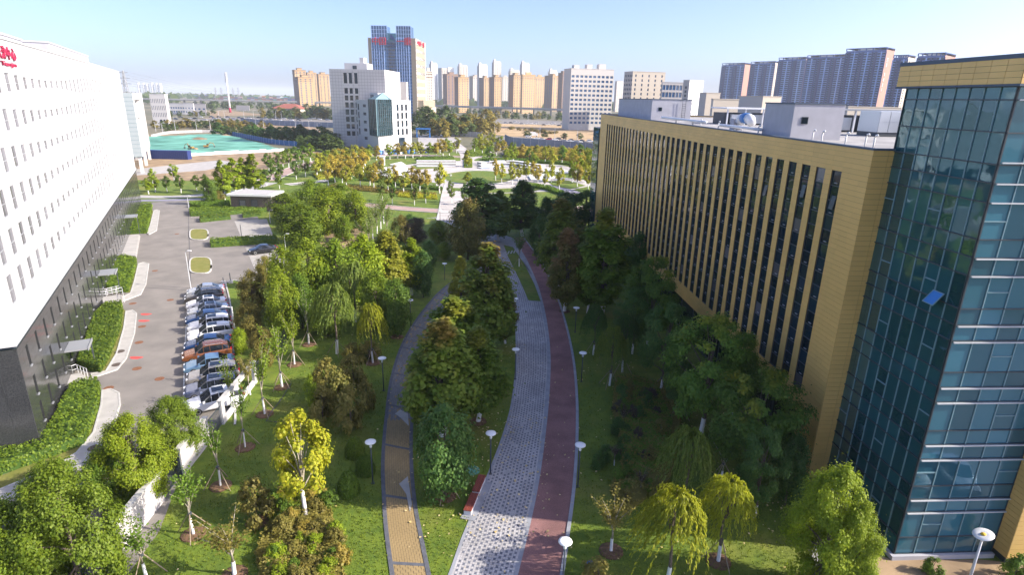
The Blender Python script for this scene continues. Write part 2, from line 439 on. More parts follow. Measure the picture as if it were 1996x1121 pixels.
def facade(mb, L, z0, z1, cols, depth, mw, mr, mg=None, y=0.0):
    """wall along +x facing -y; cols = [(u0, u1, [(v0, v1), ...]), ...] are recessed openings"""
    x = 0.0
    for u0, u1, vs in cols:
        if u0 > x: mb.quad((x, y, z0), (u0, y, z0), (u0, y, z1), (x, y, z1), mw)
        z = z0
        for v0, v1 in sorted(vs):
            if v0 > z: mb.quad((u0, y, z), (u1, y, z), (u1, y, v0), (u0, y, v0), mw)
            d = y + depth
            mb.quad((u0, y, v0), (u1, y, v0), (u1, d, v0), (u0, d, v0), mr)
            mb.quad((u0, d, v1), (u1, d, v1), (u1, y, v1), (u0, y, v1), mr)
            mb.quad((u0, y, v0), (u0, d, v0), (u0, d, v1), (u0, y, v1), mr)
            mb.quad((u1, d, v0), (u1, y, v0), (u1, y, v1), (u1, d, v1), mr)
            if mg: mb.quad((u0, d, v0), (u1, d, v0), (u1, d, v1), (u0, d, v1), mg)
            z = v1
        if z1 > z: mb.quad((u0, y, z), (u1, y, z), (u1, y, z1), (u0, y, z1), mw)
        x = u1
    if L > x: mb.quad((x, y, z0), (L, y, z0), (L, y, z1), (x, y, z1), mw)
def Mface(p, ang, off=(0, 0)):
    return Matrix.Translation((p[0], p[1], 0)) @ Matrix.Rotation(ang, 4, 'Z')
def smoothline(pts, step=1.0):
    """Catmull-Rom through the points, resampled"""
    P = [Vector((p[0], p[1])) for p in pts]
    P = [P[0] * 2 - P[1]] + P + [P[-1] * 2 - P[-2]]
    out = []
    for i in range(1, len(P) - 2):
        n = max(2, int((P[i + 1] - P[i]).length / step))
        for k in range(n):
            t = k / n
            a, b, c, d = P[i - 1], P[i], P[i + 1], P[i + 2]
            out.append(0.5 * (2 * b + (c - a) * t + (2 * a - 5 * b + 4 * c - d) * t * t + (3 * b - a - 3 * c + d) * t ** 3))
    out.append(P[-2])
    return out
def resample(line, n):
    ds = [0.0]
    for a, b in zip(line, line[1:]): ds.append(ds[-1] + (b - a).length)
    out = []; j = 0
    for i in range(n):
        s = ds[-1] * i / (n - 1)
        while j < len(ds) - 2 and ds[j + 1] < s: j += 1
        t = (s - ds[j]) / max(1e-9, ds[j + 1] - ds[j])
        out.append(line[j].lerp(line[j + 1], t))
    return out
def offset(line, d):
    out = []
    for i, p in enumerate(line):
        t = (line[min(i + 1, len(line) - 1)] - line[max(i - 1, 0)]).normalized()
        out.append(p + Vector((-t.y, t.x)) * d)
    return out
def strip(mb, A, B, z, mname):
    for i in range(len(A) - 1):
        mb.quad((A[i].x, A[i].y, z), (B[i].x, B[i].y, z), (B[i + 1].x, B[i + 1].y, z), (A[i + 1].x, A[i + 1].y, z), mname)
def kerbline(mb, line, w, h, mname, z0=0.0):
    A = offset(line, w / 2); B = offset(line, -w / 2)
    for i in range(len(line) - 1):
        a, b, c, d = A[i], B[i], B[i + 1], A[i + 1]
        mb.quad((a.x, a.y, h), (b.x, b.y, h), (c.x, c.y, h), (d.x, d.y, h), mname)
        mb.quad((b.x, b.y, z0), (c.x, c.y, z0), (c.x, c.y, h), (b.x, b.y, h), mname)
        mb.quad((d.x, d.y, z0), (a.x, a.y, z0), (a.x, a.y, h), (d.x, d.y, h), mname)
def px(pts, z=0.0): return [G2(x, y, z) for x, y in pts]

# frames of the two big building lines
_r = ray(930, 192); DG = Vector((_r.x, _r.y)).normalized(); NG = Vector((DG.y, -DG.x))
_r = ray(368, 178); DL = Vector((_r.x, _r.y)).normalized(); NL = Vector((DL.y, -DL.x))

# ================================================================== GROUND, LOT, PATHS
mb = MB(); R_ = 15000
mb.box(-R_, R_, -300, R_, -1.0, -0.06, 'farland'); struct(mb.obj('ground'))

def sheet(name, poly, z, m):
    b = MB(); b.sheet([(p[0], p[1]) for p in poly], z, m)
    return struct(b.obj(name))
sheet('park_lawn', [(-60, 2), (60, 2), (40, 135), (30, 260), (-20, 300), (-112, 300), (-150, 215), (-118, 165), (-100, 135)], 0.0, 'lawn')
# asphalt car park and the road in front of the white building
lot = [G2(*q) for q in [(457, 800), (455, 700), (450, 600), (440, 553), (455, 547), (482, 549), (560, 545)]] + [G2(*q) for q in [(500, 418), (455, 414), (375, 421), (370, 395), (366, 389), (335, 391), (262, 397)]]
lot += [(-100, 140), (-39, 36), (-34, 14), (-20.5, 14), (-21.5, 30), (-24, 38)]
sheet('car_park_asphalt', lot, 0.012, 'asphalt')
sheet('road_by_white_building', [(-45, 12), (-24.5, 12), (-25, 20), (-29.5, 30), (-34.5, 33.5), (-44, 32)], 0.018, 'road_dark')  # shade over this stretch of road put into a darker colour

# tan brick path -----------------------------------------------------
tl = smoothline([G2(*q) for q in [(776, 1190), (768, 1121), (758, 1050), (752, 985), (749, 900), (755, 815), (766, 735), (788, 668), (822, 612), (862, 566), (905, 535), (945, 508)]], 0.6)
tr = smoothline([G2(*q) for q in [(846, 1190), (832, 1121), (818, 1050), (806, 985), (799, 900), (801, 815), (812, 735), (832, 668), (866, 612), (905, 566), (940, 540), (975, 518)]], 0.6)
NT = 150
tl = resample(tl, NT); tr = resample(tr, NT)
b = MB(); strip(b, tl, tr, 0.010, 'joint'); struct(b.obj('brick_path'))
def edge_kerb(name, line, w, h, m):
    b = MB(); kerbline(b, line, w, h, m); return struct(b.obj(name))
edge_kerb('path_kerb', offset(tl, 0.10), 0.26, 0.05, 'kerb_dark')
edge_kerb('path_kerb', offset(tr, -0.10), 0.26, 0.05, 'kerb_dark')
# bricks and setts: each piece a low block; the nearest 300 of each path are objects, the rest one joined mesh
def unit_block(name, lx, ly, h, m):
    b = MB(); b.box(-lx / 2, lx / 2, -ly / 2, ly / 2, 0, h, m, bottom=False); return b.mesh(name)
def lay(A, B, across, step, rows_off, base, name, mfun, gap, near_n, stuffname, h):
    """rows of blocks between the two edge lines A and B"""
    n = len(A); L = [0.0]
    mid = resample([(a + c) / 2 for a, c in zip(A, B)], n)
    def gapw(p, nn, line):      # how far the edge line is from the middle, square to the path
        return min(abs((q - p).dot(nn)) + 3 * abs((q - p).dot(Vector((nn.y, -nn.x)))) for q in line)
    T_ = [(mid[min(i + 1, n - 1)] - mid[max(i - 1, 0)]).normalized() for i in range(n)]
    N_ = [Vector((-t.y, t.x)) for t in T_]
    fa = resample(A, n * 6); fb = resample(B, n * 6)
    A, B = [p + q * gapw(p, q, fa) for p, q in zip(mid, N_)], [p - q * gapw(p, q, fb) for p, q in zip(mid, N_)]
    for i in range(n - 1): L.append(L[-1] + (mid[i + 1] - mid[i]).length)
    W = (A[0] - B[0]).length
    k = max(1, round(W / across)); aw = W / k
    rest = MB(); near = []; meshes = {}
    nrow = int(L[-1] / step)
    idx = 0
    for r in range(nrow):
        for c in range(k):
            s = (r + (0.5 if (c % 2) and rows_off else 0.0)) * step + step / 2
            while idx < n - 2 and L[idx + 1] < s: idx += 1
            while idx > 0 and L[idx] > s: idx -= 1
            t = min(1.0, (s - L[idx]) / max(1e-6, L[idx + 1] - L[idx]))
            a = A[idx].lerp(A[idx + 1], t); d = B[idx].lerp(B[idx + 1], t)
            w = (c + 0.5) / k
            p = a.lerp(d, w); ax = (d - a); wid = ax.length / k; ax.normalize()
            mname = mfun(r, c)
            z = 0.010 + random.random() * 0.004
            if p.y < 24.5 or s > L[-1] - step: continue
            near.append((p, atan2(ax.y, ax.x), wid, mname, z))
    near.sort(key=lambda q: q[0].y)
    for i, (p, ang, wid, mname, z) in enumerate(near):
        if i < near_n:
            if mname not in meshes: meshes[mname] = unit_block(name, 1.0, step - gap, h, mname)
            o = link(name, meshes[mname], base, (p.x, p.y, z), ang); o.scale = (wid - gap, 1, 1)
        else:
            rest.M = Matrix.Translation((p.x, p.y, z)) @ Matrix.Rotation(ang, 4, 'Z')
            x = (wid - gap) / 2; y = (step - gap) / 2
            rest.box(-x, x, -y, y, 0, h, mname, bottom=False)
    if rest.f: stuff(rest.obj(stuffname, base))
bp = bpy.data.objects['brick_path']
def tanfun(r, c):
    s = r * 0.42
    if (r % 17) == 0: return 'kerb_dark'
    return 'brick_tan' if s < 14.5 else ('brick_grey' if 21.5 < s < 31 else 'brick_tan')
def tanfun2(r, c):
    s = r * 0.42
    return 'brick_tan' if (s < 19.5 or random.random() < 0.12) else 'brick_grey'
lay(tl, tr, 0.20, 0.42, True, bp, 'paving_brick', tanfun2, 0.012, 300, 'far_paving_bricks', 0.012)
for k in range(7, NT - 1, 13):
    b = MB(); a = (tl[k] - tr[k]).normalized(); n = Vector((-a.y, a.x)) * .11
    b.prism([tuple(tl[k] + n), tuple(tr[k] + n), tuple(tr[k] - n), tuple(tl[k] - n)], .012, .034, 'kerb_dark'); b.obj('cross_band', bp)
# concrete collars beside the brick path
sheet('concrete_apron', px([(803, 985), (795, 930), (784, 940), (778, 945), (792, 965), (799, 1000)]), 0.055, 'paving_light')
sheet('concrete_apron', px([(795, 808), (797, 832), (780, 815), (770, 808), (780, 800)]), 0.055, 'paving_light')

# cobbled path, dark band, red path --------------------------------
cl_ = smoothline([G2(*q) for q in [(850, 1190), (880, 1121), (905, 1050), (932, 985), (955, 925), (983, 850), (1001, 780), (1008, 700), (1006, 620), (997, 570), (982, 522), (960, 490), (925, 462), (885, 440), (850, 425)]], 0.7)
cr = smoothline([G2(*q) for q in [(986, 1190), (1000, 1121), (1020, 1040), (1040, 950), (1054, 860), (1063, 770), (1065, 690), (1058, 620), (1046, 570), (1024, 522), (1003, 490), (960, 462), (910, 436), (868, 420)]], 0.7)
rl = smoothline([G2(*q) for q in [(996, 1190), (1010, 1121), (1030, 1040), (1049, 950), (1062, 860), (1071, 770), (1073, 690), (1065, 620), (1050, 560), (1029, 510), (1012, 482), (1000, 464)]], 0.7)
rr = smoothline([G2(*q) for q in [(1079, 1190), (1092, 1121), (1104, 1040), (1116, 950), (1122, 860), (1122, 770), (1114, 690), (1098, 620), (1078, 560), (1054, 510), (1034, 482), (1020, 464)]], 0.7)
NC = 190
cl_, cr, rl, rr = (resample(q, NC) for q in (cl_, cr, rl, rr))
b = MB(); strip(b, cl_, cr, 0.010, 'joint'); cob = struct(b.obj('cobbled_path'))
b = MB(); strip(b, rl, rr, 0.014, 'red_asphalt'); struct(b.obj('red_path'))
b = MB()
for i in range(NC - 1):
    b.quad((cr[i].x, cr[i].y, .02), (rl[i].x, rl[i].y, .02), (rl[i + 1].x, rl[i + 1].y, .02), (cr[i + 1].x, cr[i + 1].y, .02), 'kerb_grey')
struct(b.obj('stone_band'))
edge_kerb('path_kerb', offset(rr, -0.10), 0.24, 0.07, 'kerb_grey')
edge_kerb('path_kerb', offset(cl_, 0.08), 0.20, 0.03, 'kerb_grey')
def settfun(r, c):
    if c % 2 == 0 and r % 2 == (c // 2) % 2 and random.random() < 0.93: return 'sett_dark'
    return 'sett_pale'
lay(cl_, cr, 0.185, 0.185, False, cob, 'paving_sett', settfun, 0.010, 300, 'far_paving_setts', 0.012)
# grass wedge between the paths and the pale bars across it
sheet('grass_wedge', px([(1054, 588), (1030, 586), (1012, 545), (990, 500), (982, 478), (1000, 482), (1022, 515), (1042, 555)]), 0.045, 'lawn')
b = MB()
for i in range(6):
    x = 982 + i * 6
    q = px([(x, 497 - i), (x + 3, 497 - i), (x + 6, 491 - i), (x + 3, 491 - i)])
    b.sheet(q, 0.062, 'paving_light')
struct(b.obj('stepping_bars'))

# bench pad
sheet('bench_pad', px([(897, 1012), (925, 1018), (960, 942), (938, 940)]), 0.05, 'kerb_grey')

# kerb along the parking row and painted bay line
pk = smoothline([G2(*q) for q in [(458, 830), (459, 800), (456, 700), (450, 600), (440, 552)]], 1.0)
edge_kerb('car_park_kerb', pk, 0.16, 0.12, 'kerb')
edge_kerb('car_park_kerb', smoothline([G2(*q) for q in [(440, 552), (456, 547), (482, 549), (540, 535)]], 1.0), 0.16, 0.12, 'kerb')
b = MB(); ln = smoothline([G2(*q) for q in [(357, 800), (360, 700), (363, 640), (366, 590)]], 2); strip(b, offset(ln, .06), offset(ln, -.06), 0.020, 'paint_white'); struct(b.obj('painted_bay_line'))
b = MB(); ln = [Vector(G2(*q)) for q in [(120, 552), (240, 558), (366, 566)]]; strip(b, offset(ln, .07), offset(ln, -.07), 0.020, 'road_dark'); struct(b.obj('asphalt_seam'))
b = MB(); ln = [Vector(G2(*q)) for q in [(367, 395), (368, 450), (372, 560)]]; strip(b, offset(ln, .05), offset(ln, -.05), 0.020, 'road_dark'); struct(b.obj('asphalt_seam'))
# paved bays on the far side of the lot
sheet('paved_bay', px([(457, 431), (520, 427), (536, 468), (474, 472)]), 0.022, 'paving_bay')
sheet('paved_bay', px([(478, 482), (543, 478), (562, 512), (570, 545), (505, 545)]), 0.022, 'paving_bay')
b = MB()
for (a, c, d, e, n) in (((457, 431), (520, 427), (536, 468), (474, 472), 6), ((478, 482), (543, 478), (570, 545), (505, 545), 7)):
    A = Vector(G2(*a)); B = Vector(G2(*c)); C = Vector(G2(*d)); D = Vector(G2(*e))
    for i in range(n + 1):
        t = i / n; p = A.lerp(D, t); q = B.lerp(C, t); w = (q - p).normalized(); w = Vector((-w.y, w.x)) * 0.035
        b.quad((p.x - w.x, p.y - w.y, .027), (q.x - w.x, q.y - w.y, .027), (q.x + w.x, q.y + w.y, .027), (p.x + w.x, p.y + w.y, .027), 'kerb_grey')
struct(b.obj('bay_joint_lines'))
# two lawn islands with pale kerbs
for cx, cy, rx, ry in ((391, 518, 21, 15.5), (388, 457.5, 18, 10.5)):
    pts = []
    for k in range(28):
        t = 2 * pi * k / 28; ct, st = cos(t), sin(t)
        e = 0.55
        pts.append(G2(cx + rx * (abs(ct) ** e) * (1 if ct > 0 else -1), cy + ry * (abs(st) ** e) * (1 if st > 0 else -1)))
    V = [Vector(p) for p in pts]
    o = sheet('lawn_island', pts, 0.11, 'lawn_dry')
    b = MB(); kerbline(b, V + [V[0], V[1]], 0.22, 0.14, 'kerb'); struct(b.obj('island_kerb'))
# pavement strips in front of the white building
PAV = [
    [(232, 768), (234, 790), (216, 850), (190, 890), (122, 935), (0, 985), (-120, 1030), (-120, 1000), (0, 957), (100, 915), (150, 885), (183, 845), (198, 790), (200, 763), (215, 760)],
    [(266, 612), (262, 650), (246, 700), (228, 722), (180, 738), (178, 730), (207, 725), (228, 690), (242, 640), (246, 608), (258, 606)],
    [(290, 515), (284, 555), (274, 575), (240, 588), (236, 582), (255, 572), (262, 550), (270, 515), (280, 512)],
    [(311, 411), (305, 450), (290, 458), (287, 455), (293, 440), (300, 411), (306, 409)]]
for P in PAV:
    V = [Vector(G2(*q)) for q in P]
    sheet('pavement', [(v.x, v.y) for v in V], 0.10, 'paving_light')
    b = MB(); kerbline(b, V + [V[0]], 0.14, 0.125, 'kerb'); struct(b.obj('pavement_kerb'))
# grass verge between hedge and pavement
for P in ([(200, 763), (198, 790), (183, 845), (150, 885), (100, 915), (0, 957), (-120, 1000), (-120, 960), (0, 930), (100, 890), (155, 860), (180, 790), (190, 760)],
          [(246, 608), (242, 640), (228, 690), (207, 725), (170, 720), (215, 690), (236, 640), (240, 602)],
          [(270, 515), (262, 550), (255, 572), (248, 570), (254, 545), (265, 515)], [(300, 411), (293, 440), (288, 456), (285, 450), (290, 430), (296, 411)]):
    sheet('grass_verge', px(P), 0.05, 'lawn_dry')
# entrance platforms (pale steps) between the hedges
def platform(P, n, label):
    t = thing('entrance_steps', label, 'steps', (0, 0, 0))
    V = [Vector(G2(*q)) for q in P]; c = sum(V, Vector((0, 0))) / len(V)
    for k in range(n):
        f = 1 - 0.10 * k
        b = MB(); b.prism([tuple(c + (v - c) * f) for v in V], 0.02 + 0.16 * k, 0.16 * (k + 1), 'paving_light'); b.obj('step', t)
platform([(128, 740), (160, 733), (172, 742), (166, 757), (128, 760)], 3, 'pale stone entrance steps beside the nearest hedge of the white building')
platform([(195, 585), (240, 578), (240, 597), (200, 606)], 3, 'pale stone steps with handrails between the second and third hedges')
platform([(238, 460), (274, 458), (266, 505), (232, 503)], 2, 'long pale entrance ramp below the farthest canopy of the white building')
# small red survey marks on the asphalt, manhole covers
def disc(name, q, r, z, m, n=20):
    p = G2(*q); b = MB(); b.lathe([(r, 0), (r, 0.012), (r * 0.86, 0.016), (r * 0.8, 0.012)], m, n, (p[0], p[1], z)); return b.obj(name)
for q, w in (((284, 613), 'farthest red painted mark on the asphalt road'), ((280, 626), 'middle red painted mark on the asphalt road'), ((265, 698), 'nearest red painted mark on the asphalt road')):
    p = G2(*q); b = MB(); pts = []
    for k in range(14):
        t = 2 * pi * k / 14; pts.append((p[0] + cos(t) * .62 * (1 + .25 * sin(3 * t)), p[1] + sin(t) * .36 * (1 + .2 * cos(2 * t))))
    b.sheet(pts, 0.022, 'paint_red'); tag(b.obj('red_mark'), w, 'road mark')
for q, w in (((259, 592), 'brown manhole cover beside the green railing steps'), ((277, 637), 'brown manhole cover just below the red marks'), ((271, 668), 'brown manhole cover on the asphalt beside the second pavement'),
             ((267, 719), 'brown manhole cover at the rounded end of the second pavement'), ((311, 739), 'brown manhole cover in the middle of the road by the cars'), ((332, 585), 'brown manhole cover left of the dark SUV'),
             ((212, 757), 'brown manhole cover at the tip of the nearest pavement'), ((302, 528), 'brown manhole cover near the lower lawn island'), ((345, 456), 'brown manhole cover left of the upper lawn island')):
    tag(disc('manhole_cover', q, 0.42, 0.012, 'rust'), w, 'manhole')
for q, w in (((234, 687), 'manhole cover in the second pavement, upper one'), ((228, 713), 'manhole cover in the second pavement, lower one'), ((184, 876), 'large manhole cover in the nearest pavement bend')):
    tag(disc('manhole_cover', q, 0.45, 0.10, 'iron'), w, 'manhole')
tag(disc('drain_cover', (919, 918), 0.62, 0.01, 'net_green'), 'round bright green cover in the grass beside the benches', 'cover')
tag(disc('lawn_spotlight', (1150, 1098), 0.2, 0.01, 'blue_bright'), 'small round blue ground light in the lawn by the nearest lamp', 'ground light')

# ================================================================== PLAZA
def ring(name, outer, z, m): return sheet(name, px(outer), z, m)
ring('plaza_paving', [(688, 345), (745, 326), (822, 318), (905, 313), (1000, 316), (1095, 322), (1168, 338), (1162, 360), (1105, 372), (1000, 376), (940, 378), (870, 366), (800, 354), (735, 354)], 0.03, 'paving_plaza')
ov = []
for k in range(48):
    t = 2 * pi * k / 48; ov.append((932 + 72 * cos(t), 346 + 13.2 * sin(t)))
o = ring('round_lawn', ov, 0.075, 'lawn')
V = [Vector(G2(*q)) for q in ov]
b = MB(); kerbline(b, V + [V[0], V[1]], 0.5, 0.10, 'kerb'); struct(b.obj('lawn_kerb'))
def pathstrip(name, pts, w, z, m, kerb=None):
    l = smoothline([G2(*q) for q in pts], 2.0)
    b = MB(); strip(b, offset(l, w / 2), offset(l, -w / 2), z, m); struct(b.obj(name))
    if kerb:
        b = MB(); kerbline(b, offset(l, w / 2), 0.25, 0.12, kerb); kerbline(b, offset(l, -w / 2), 0.25, 0.12, kerb); struct(b.obj('plaza_kerb'))
pathstrip('curved_path', [(560, 360), (600, 356), (650, 351), (700, 344), (745, 336)], 3.4, 0.05, 'paving_plaza', 'kerb')
pathstrip('curved_path', [(520, 352), (545, 340), (585, 325), (640, 311), (720, 303), (820, 303), (905, 306)], 6.0, 0.034, 'paving_pink', 'kerb')
pathstrip('curved_path', [(905, 306), (1000, 308), (1080, 314), (1168, 326)], 5.0, 0.034, 'paving_pink', 'kerb')
pathstrip('axis_path', [(882, 430), (884, 412), (886, 380), (890, 350)], 7.0, 0.042, 'paving_plaza', 'kerb')
pathstrip('axis_path', [(912, 318), (908, 300), (893, 285), (880, 275)], 6.0, 0.042, 'paving_plaza')
pathstrip('axis_path', [(915, 312), (945, 300), (960, 294)], 3.0, 0.046, 'paving_plaza')
pathstrip('cross_path', [(600, 398), (660, 398), (715, 400), (790, 407), (885, 413), (960, 414), (1060, 412), (1150, 405)], 4.6, 0.038, 'paving_pink', 'kerb')
pathstrip('side_path', [(1055, 361), (1085, 368), (1118, 378)], 7.0, 0.05, 'paving_violet')
pathstrip('side_path', [(262, 383), (330, 384), (400, 380), (470, 372), (530, 356)], 4.0, 0.05, 'paving_light')
pathstrip('side_road', [(262, 391), (330, 390), (400, 388)], 3.0, 0.03, 'paving_violet')
# white slabs of the plaza, left and right
for P in ([(722, 340), (745, 330), (778, 326), (800, 332), (790, 340), (760, 346), (735, 347)], [(760, 322), (782, 317), (790, 322), (778, 327)],
          [(1030, 344), (1060, 340), (1080, 346), (1060, 354), (1035, 352)], [(1062, 330), (1100, 332), (1110, 338), (1080, 340)]):
    b = MB(); b.prism(px(P), 0.03, 0.45, 'sign_white'); struct(b.obj('plaza_platform'))
for P in ([(1060, 334), (1110, 336), (1160, 346), (1150, 352), (1100, 346), (1062, 341)], [(1066, 353), (1108, 352), (1142, 362), (1112, 369), (1078, 362)], [(745, 344), (790, 346), (850, 357), (850, 361), (790, 353), (750, 350)], [(800, 323), (858, 321), (862, 327), (812, 331)],
          [(1010, 352), (1050, 358), (1070, 366), (1040, 373), (1006, 368)], [(1012, 334), (1050, 331), (1056, 337), (1018, 341)], [(690, 341), (730, 333), (735, 337), (700, 346)], [(880, 366), (930, 369), (1000, 367), (1000, 375), (940, 377), (885, 372)]):
    sheet('planted_bed', px(P), 0.085, 'lawn')
# stepped seating arcs
def terrace(x0, x1, y, dy, n, label):
    t = thing('stepped_seating', label, 'seating', (0, 0, 0))
    for k in range(n):
        l = smoothline([G2(x0, y + dy * 0.2 - k * 3.2), G2((x0 + x1) / 2, y - k * 3.2 - dy * 0.3), G2(x1, y + dy - k * 3.2)], 3.0)
        b = MB(); A = offset(l, 1.3); B = offset(l, -1.3)
        z0 = 0.03; z1 = 0.4 + 0.42 * k
        for i in range(len(l) - 1):
            a, c, d, e = A[i], B[i], B[i + 1], A[i + 1]
            b.quad((a.x, a.y, z1), (c.x, c.y, z1), (d.x, d.y, z1), (e.x, e.y, z1), 'sign_white')
            b.quad((c.x, c.y, z0), (d.x, d.y, z0), (d.x, d.y, z1), (c.x, c.y, z1), 'hoarding' if k == 0 and x0 > 900 else 'paving_light')
            b.quad((e.x, e.y, z0), (a.x, a.y, z0), (a.x, a.y, z1), (e.x, e.y, z1), 'paving_light')
        for (a, c) in ((A[0], B[0]), (B[-1], A[-1])):
            b.quad((a.x, a.y, z0), (c.x, c.y, z0), (c.x, c.y, z1), (a.x, a.y, z1), 'paving_light')
        b.obj('seat_step', t)
terrace(812, 888, 325, 0, 3, 'white stepped seating left of the plaza axis path')
terrace(934, 1058, 327, 7, 3, 'long white and blue stepped seating right of the plaza axis path')
# pillar monument
b = MB(); p = G2(746, 322); b.box(p[0] - .8, p[0] + .8, p[1] - .8, p[1] + .8, 0, 3.2, 'sign_white'); b.box(p[0] - 1.0, p[0] + 1.0, p[1] - 1.0, p[1] + 1.0, 3.2, 3.6, 'sign_white')
tag(b.obj('white_pillar'), 'short white square pillar at the left of the plaza', 'pillar')

# ================================================================== CONSTRUCTION FIELD AND FAR GROUND
def relief(name, poly, z, m, amp, cell, seed):
    """a rumpled sheet: grid clipped to a convex-ish polygon"""
    rng = random.Random(seed)
    xs = [p[0] for p in poly]; ys = [p[1] for p in poly]
    def inside(x, y):
        c = False; n = len(poly); j = n - 1
        for i in range(n):
            if (poly[i][1] > y) != (poly[j][1] > y) and x < (poly[j][0] - poly[i][0]) * (y - poly[i][1]) / (poly[j][1] - poly[i][1]) + poly[i][0]: c = not c
            j = i
        return c
    nx = int((max(xs) - min(xs)) / cell) + 2; ny = int((max(ys) - min(ys)) / cell) + 2
    ph = [(rng.uniform(.03, .2), rng.uniform(.03, .2), rng.uniform(0, 6)) for _ in range(7)]
    b = MB(); vs = []; 
    for j in range(ny):
        for i in range(nx):
            x = min(xs) + i * cell; y = min(ys) + j * cell
            h = sum(sin(a * x + c * y + q) for a, c, q in ph) / 7
            vs.append((x, y, z + amp * (0.5 + 0.5 * h) + rng.random() * amp * 0.15))
    fs = []
    for j in range(ny - 1):
        for i in range(nx - 1):
            if inside(min(xs) + (i + .5) * cell, min(ys) + (j + .5) * cell):
                fs.append((j * nx + i, j * nx + i + 1, (j + 1) * nx + i + 1, (j + 1) * nx + i))
    b.add(vs, fs, m); return struct(b.obj(name, smooth=True))
sheet('dirt_ground', px([(150, 345), (300, 352), (440, 352), (560, 318), (640, 292), (560, 300), (430, 262), (200, 262)]), 0.005, 'earth')
relief('green_dust_net', px([(200, 308), (330, 303), (552, 293), (500, 279), (430, 262), (290, 268), (200, 272)]), 0.05, 'net_green', 1.0, 3.0, 3)
b = MB(); l = smoothline([G2(*q) for q in [(328, 306), (400, 302), (480, 298), (553, 294)]], 3)
for i in range(len(l) - 1):
    h0 = 0.8 + 0.5 * random.random()
    a, c = l[i], l[i + 1]; n = Vector((0, 2.2))
    b.quad((a.x, a.y - 1, 0), (c.x, c.y - 1, 0), (c.x, c.y + 1, h0), (a.x, a.y + 1, h0), 'sign_white'); b.quad((a.x, a.y + 1, h0), (c.x, c.y + 1, h0), (c.x, c.y + 3, 0), (a.x, a.y + 3, 0), 'sign_white')
stuff(tag(b.obj('sandbag_bank'), 'white bank of sandbags along the near edge of the green net', 'sandbags'))
sheet('haul_road', px([(262, 330), (330, 322), (430, 312), (470, 318), (400, 332), (262, 342)]), 0.02, 'concrete')
sheet('sand_field', px([(945, 240), (1060, 238), (1172, 256), (1172, 276), (1040, 270), (962, 262)]), 0.03, 'sand')
sheet('reed_field', px([(985, 296), (1040, 288), (1172, 296), (1172, 326), (1060, 316), (985, 308)]), 0.02, 'reed')
sheet('far_car_park', px([(985, 282), (962, 265), (1040, 268), (1172, 277), (1172, 294), (1100, 288)]), 0.04, 'asphalt')
sheet('far_road', px([(815, 290), (815, 262), (860, 262), (900, 270), (880, 285)]), 0.04, 'concrete')
sheet('dry_grass', px([(318, 246), (420, 226), (580, 243), (640, 252), (640, 262), (500, 252)]), 0.03, 'earth')
sheet('dry_grass', px([(345, 222), (440, 214), (520, 224), (430, 226)]), 0.03, 'earth')
sheet('far_road', px([(330, 236), (440, 228), (660, 234), (660, 240), (440, 234)]), 0.05, 'asphalt')
sheet('far_road', px([(860, 238), (900, 229), (1100, 236), (1100, 244), (930, 240)]), 0.05, 'asphalt')
sheet('forecourt', [(14, -60), (70, -60), (70, 26.5), (40, 27.5), (24, 26.8), (15, 22)], 0.016, 'asphalt')

# ================================================================== PANELLED WALLS
def panel_wall(parent, name, cells, m, near_n, key, gap=0.012, thick=0.02, y=0.0, restname=None):
    """cells (u0,u1,v0,v1) on the plane y facing -y: the near_n with the smallest key are objects, the others one joined mesh"""
    cells = sorted(cells, key=key); meshes = {}; rest = MB()
    for i, (u0, u1, v0, v1) in enumerate(cells):
        w = u1 - u0 - gap; h = v1 - v0 - gap
        if i < near_n:
            k = (round(w, 2), round(h, 2))
            if k not in meshes:
                b = MB(); b.box(-k[0] / 2, k[0] / 2, -thick, 0, -k[1] / 2, k[1] / 2, m); meshes[k] = b.mesh(name)
            link(name, meshes[k], parent, ((u0 + u1) / 2, y, (v0 + v1) / 2))
        else:
            rest.box(u0 + gap / 2, u1 - gap / 2, y - thick, y, v0 + gap / 2, v1 - gap / 2, m, bottom=False)
    if rest.f: stuff(rest.obj(restname or 'far_' + name + 's', parent))

# ================================================================== GOLD OFFICE BUILDING (right)
GP = Vector((21.6, 36.44)); GLEN = 82.0; GTOP = 23.5
gf = GP + DG * GLEN
GANG = atan2(-DG.y, -DG.x)
gold = thing('gold_office_building', 'long gold clad office block with dark vertical window strips on the right', 'building', (gf.x, gf.y, 0), GANG)
PER, SW, S0, NS = 1.9, 1.13, 2.75, 39
ZB, ZT, ZLOW = 5.85, 21.85, 4.25
strips = []
for k in range(NS):
    t = S0 + PER * k; strips.append((GLEN - t - SW, GLEN - t))
strips.sort()
b = MB()
facade(b, GLEN, ZLOW, GTOP - 0.05, [(u0, u1, [(ZB, ZT)]) for u0, u1 in strips], 0.15, 'gold_joint', 'gold_joint')
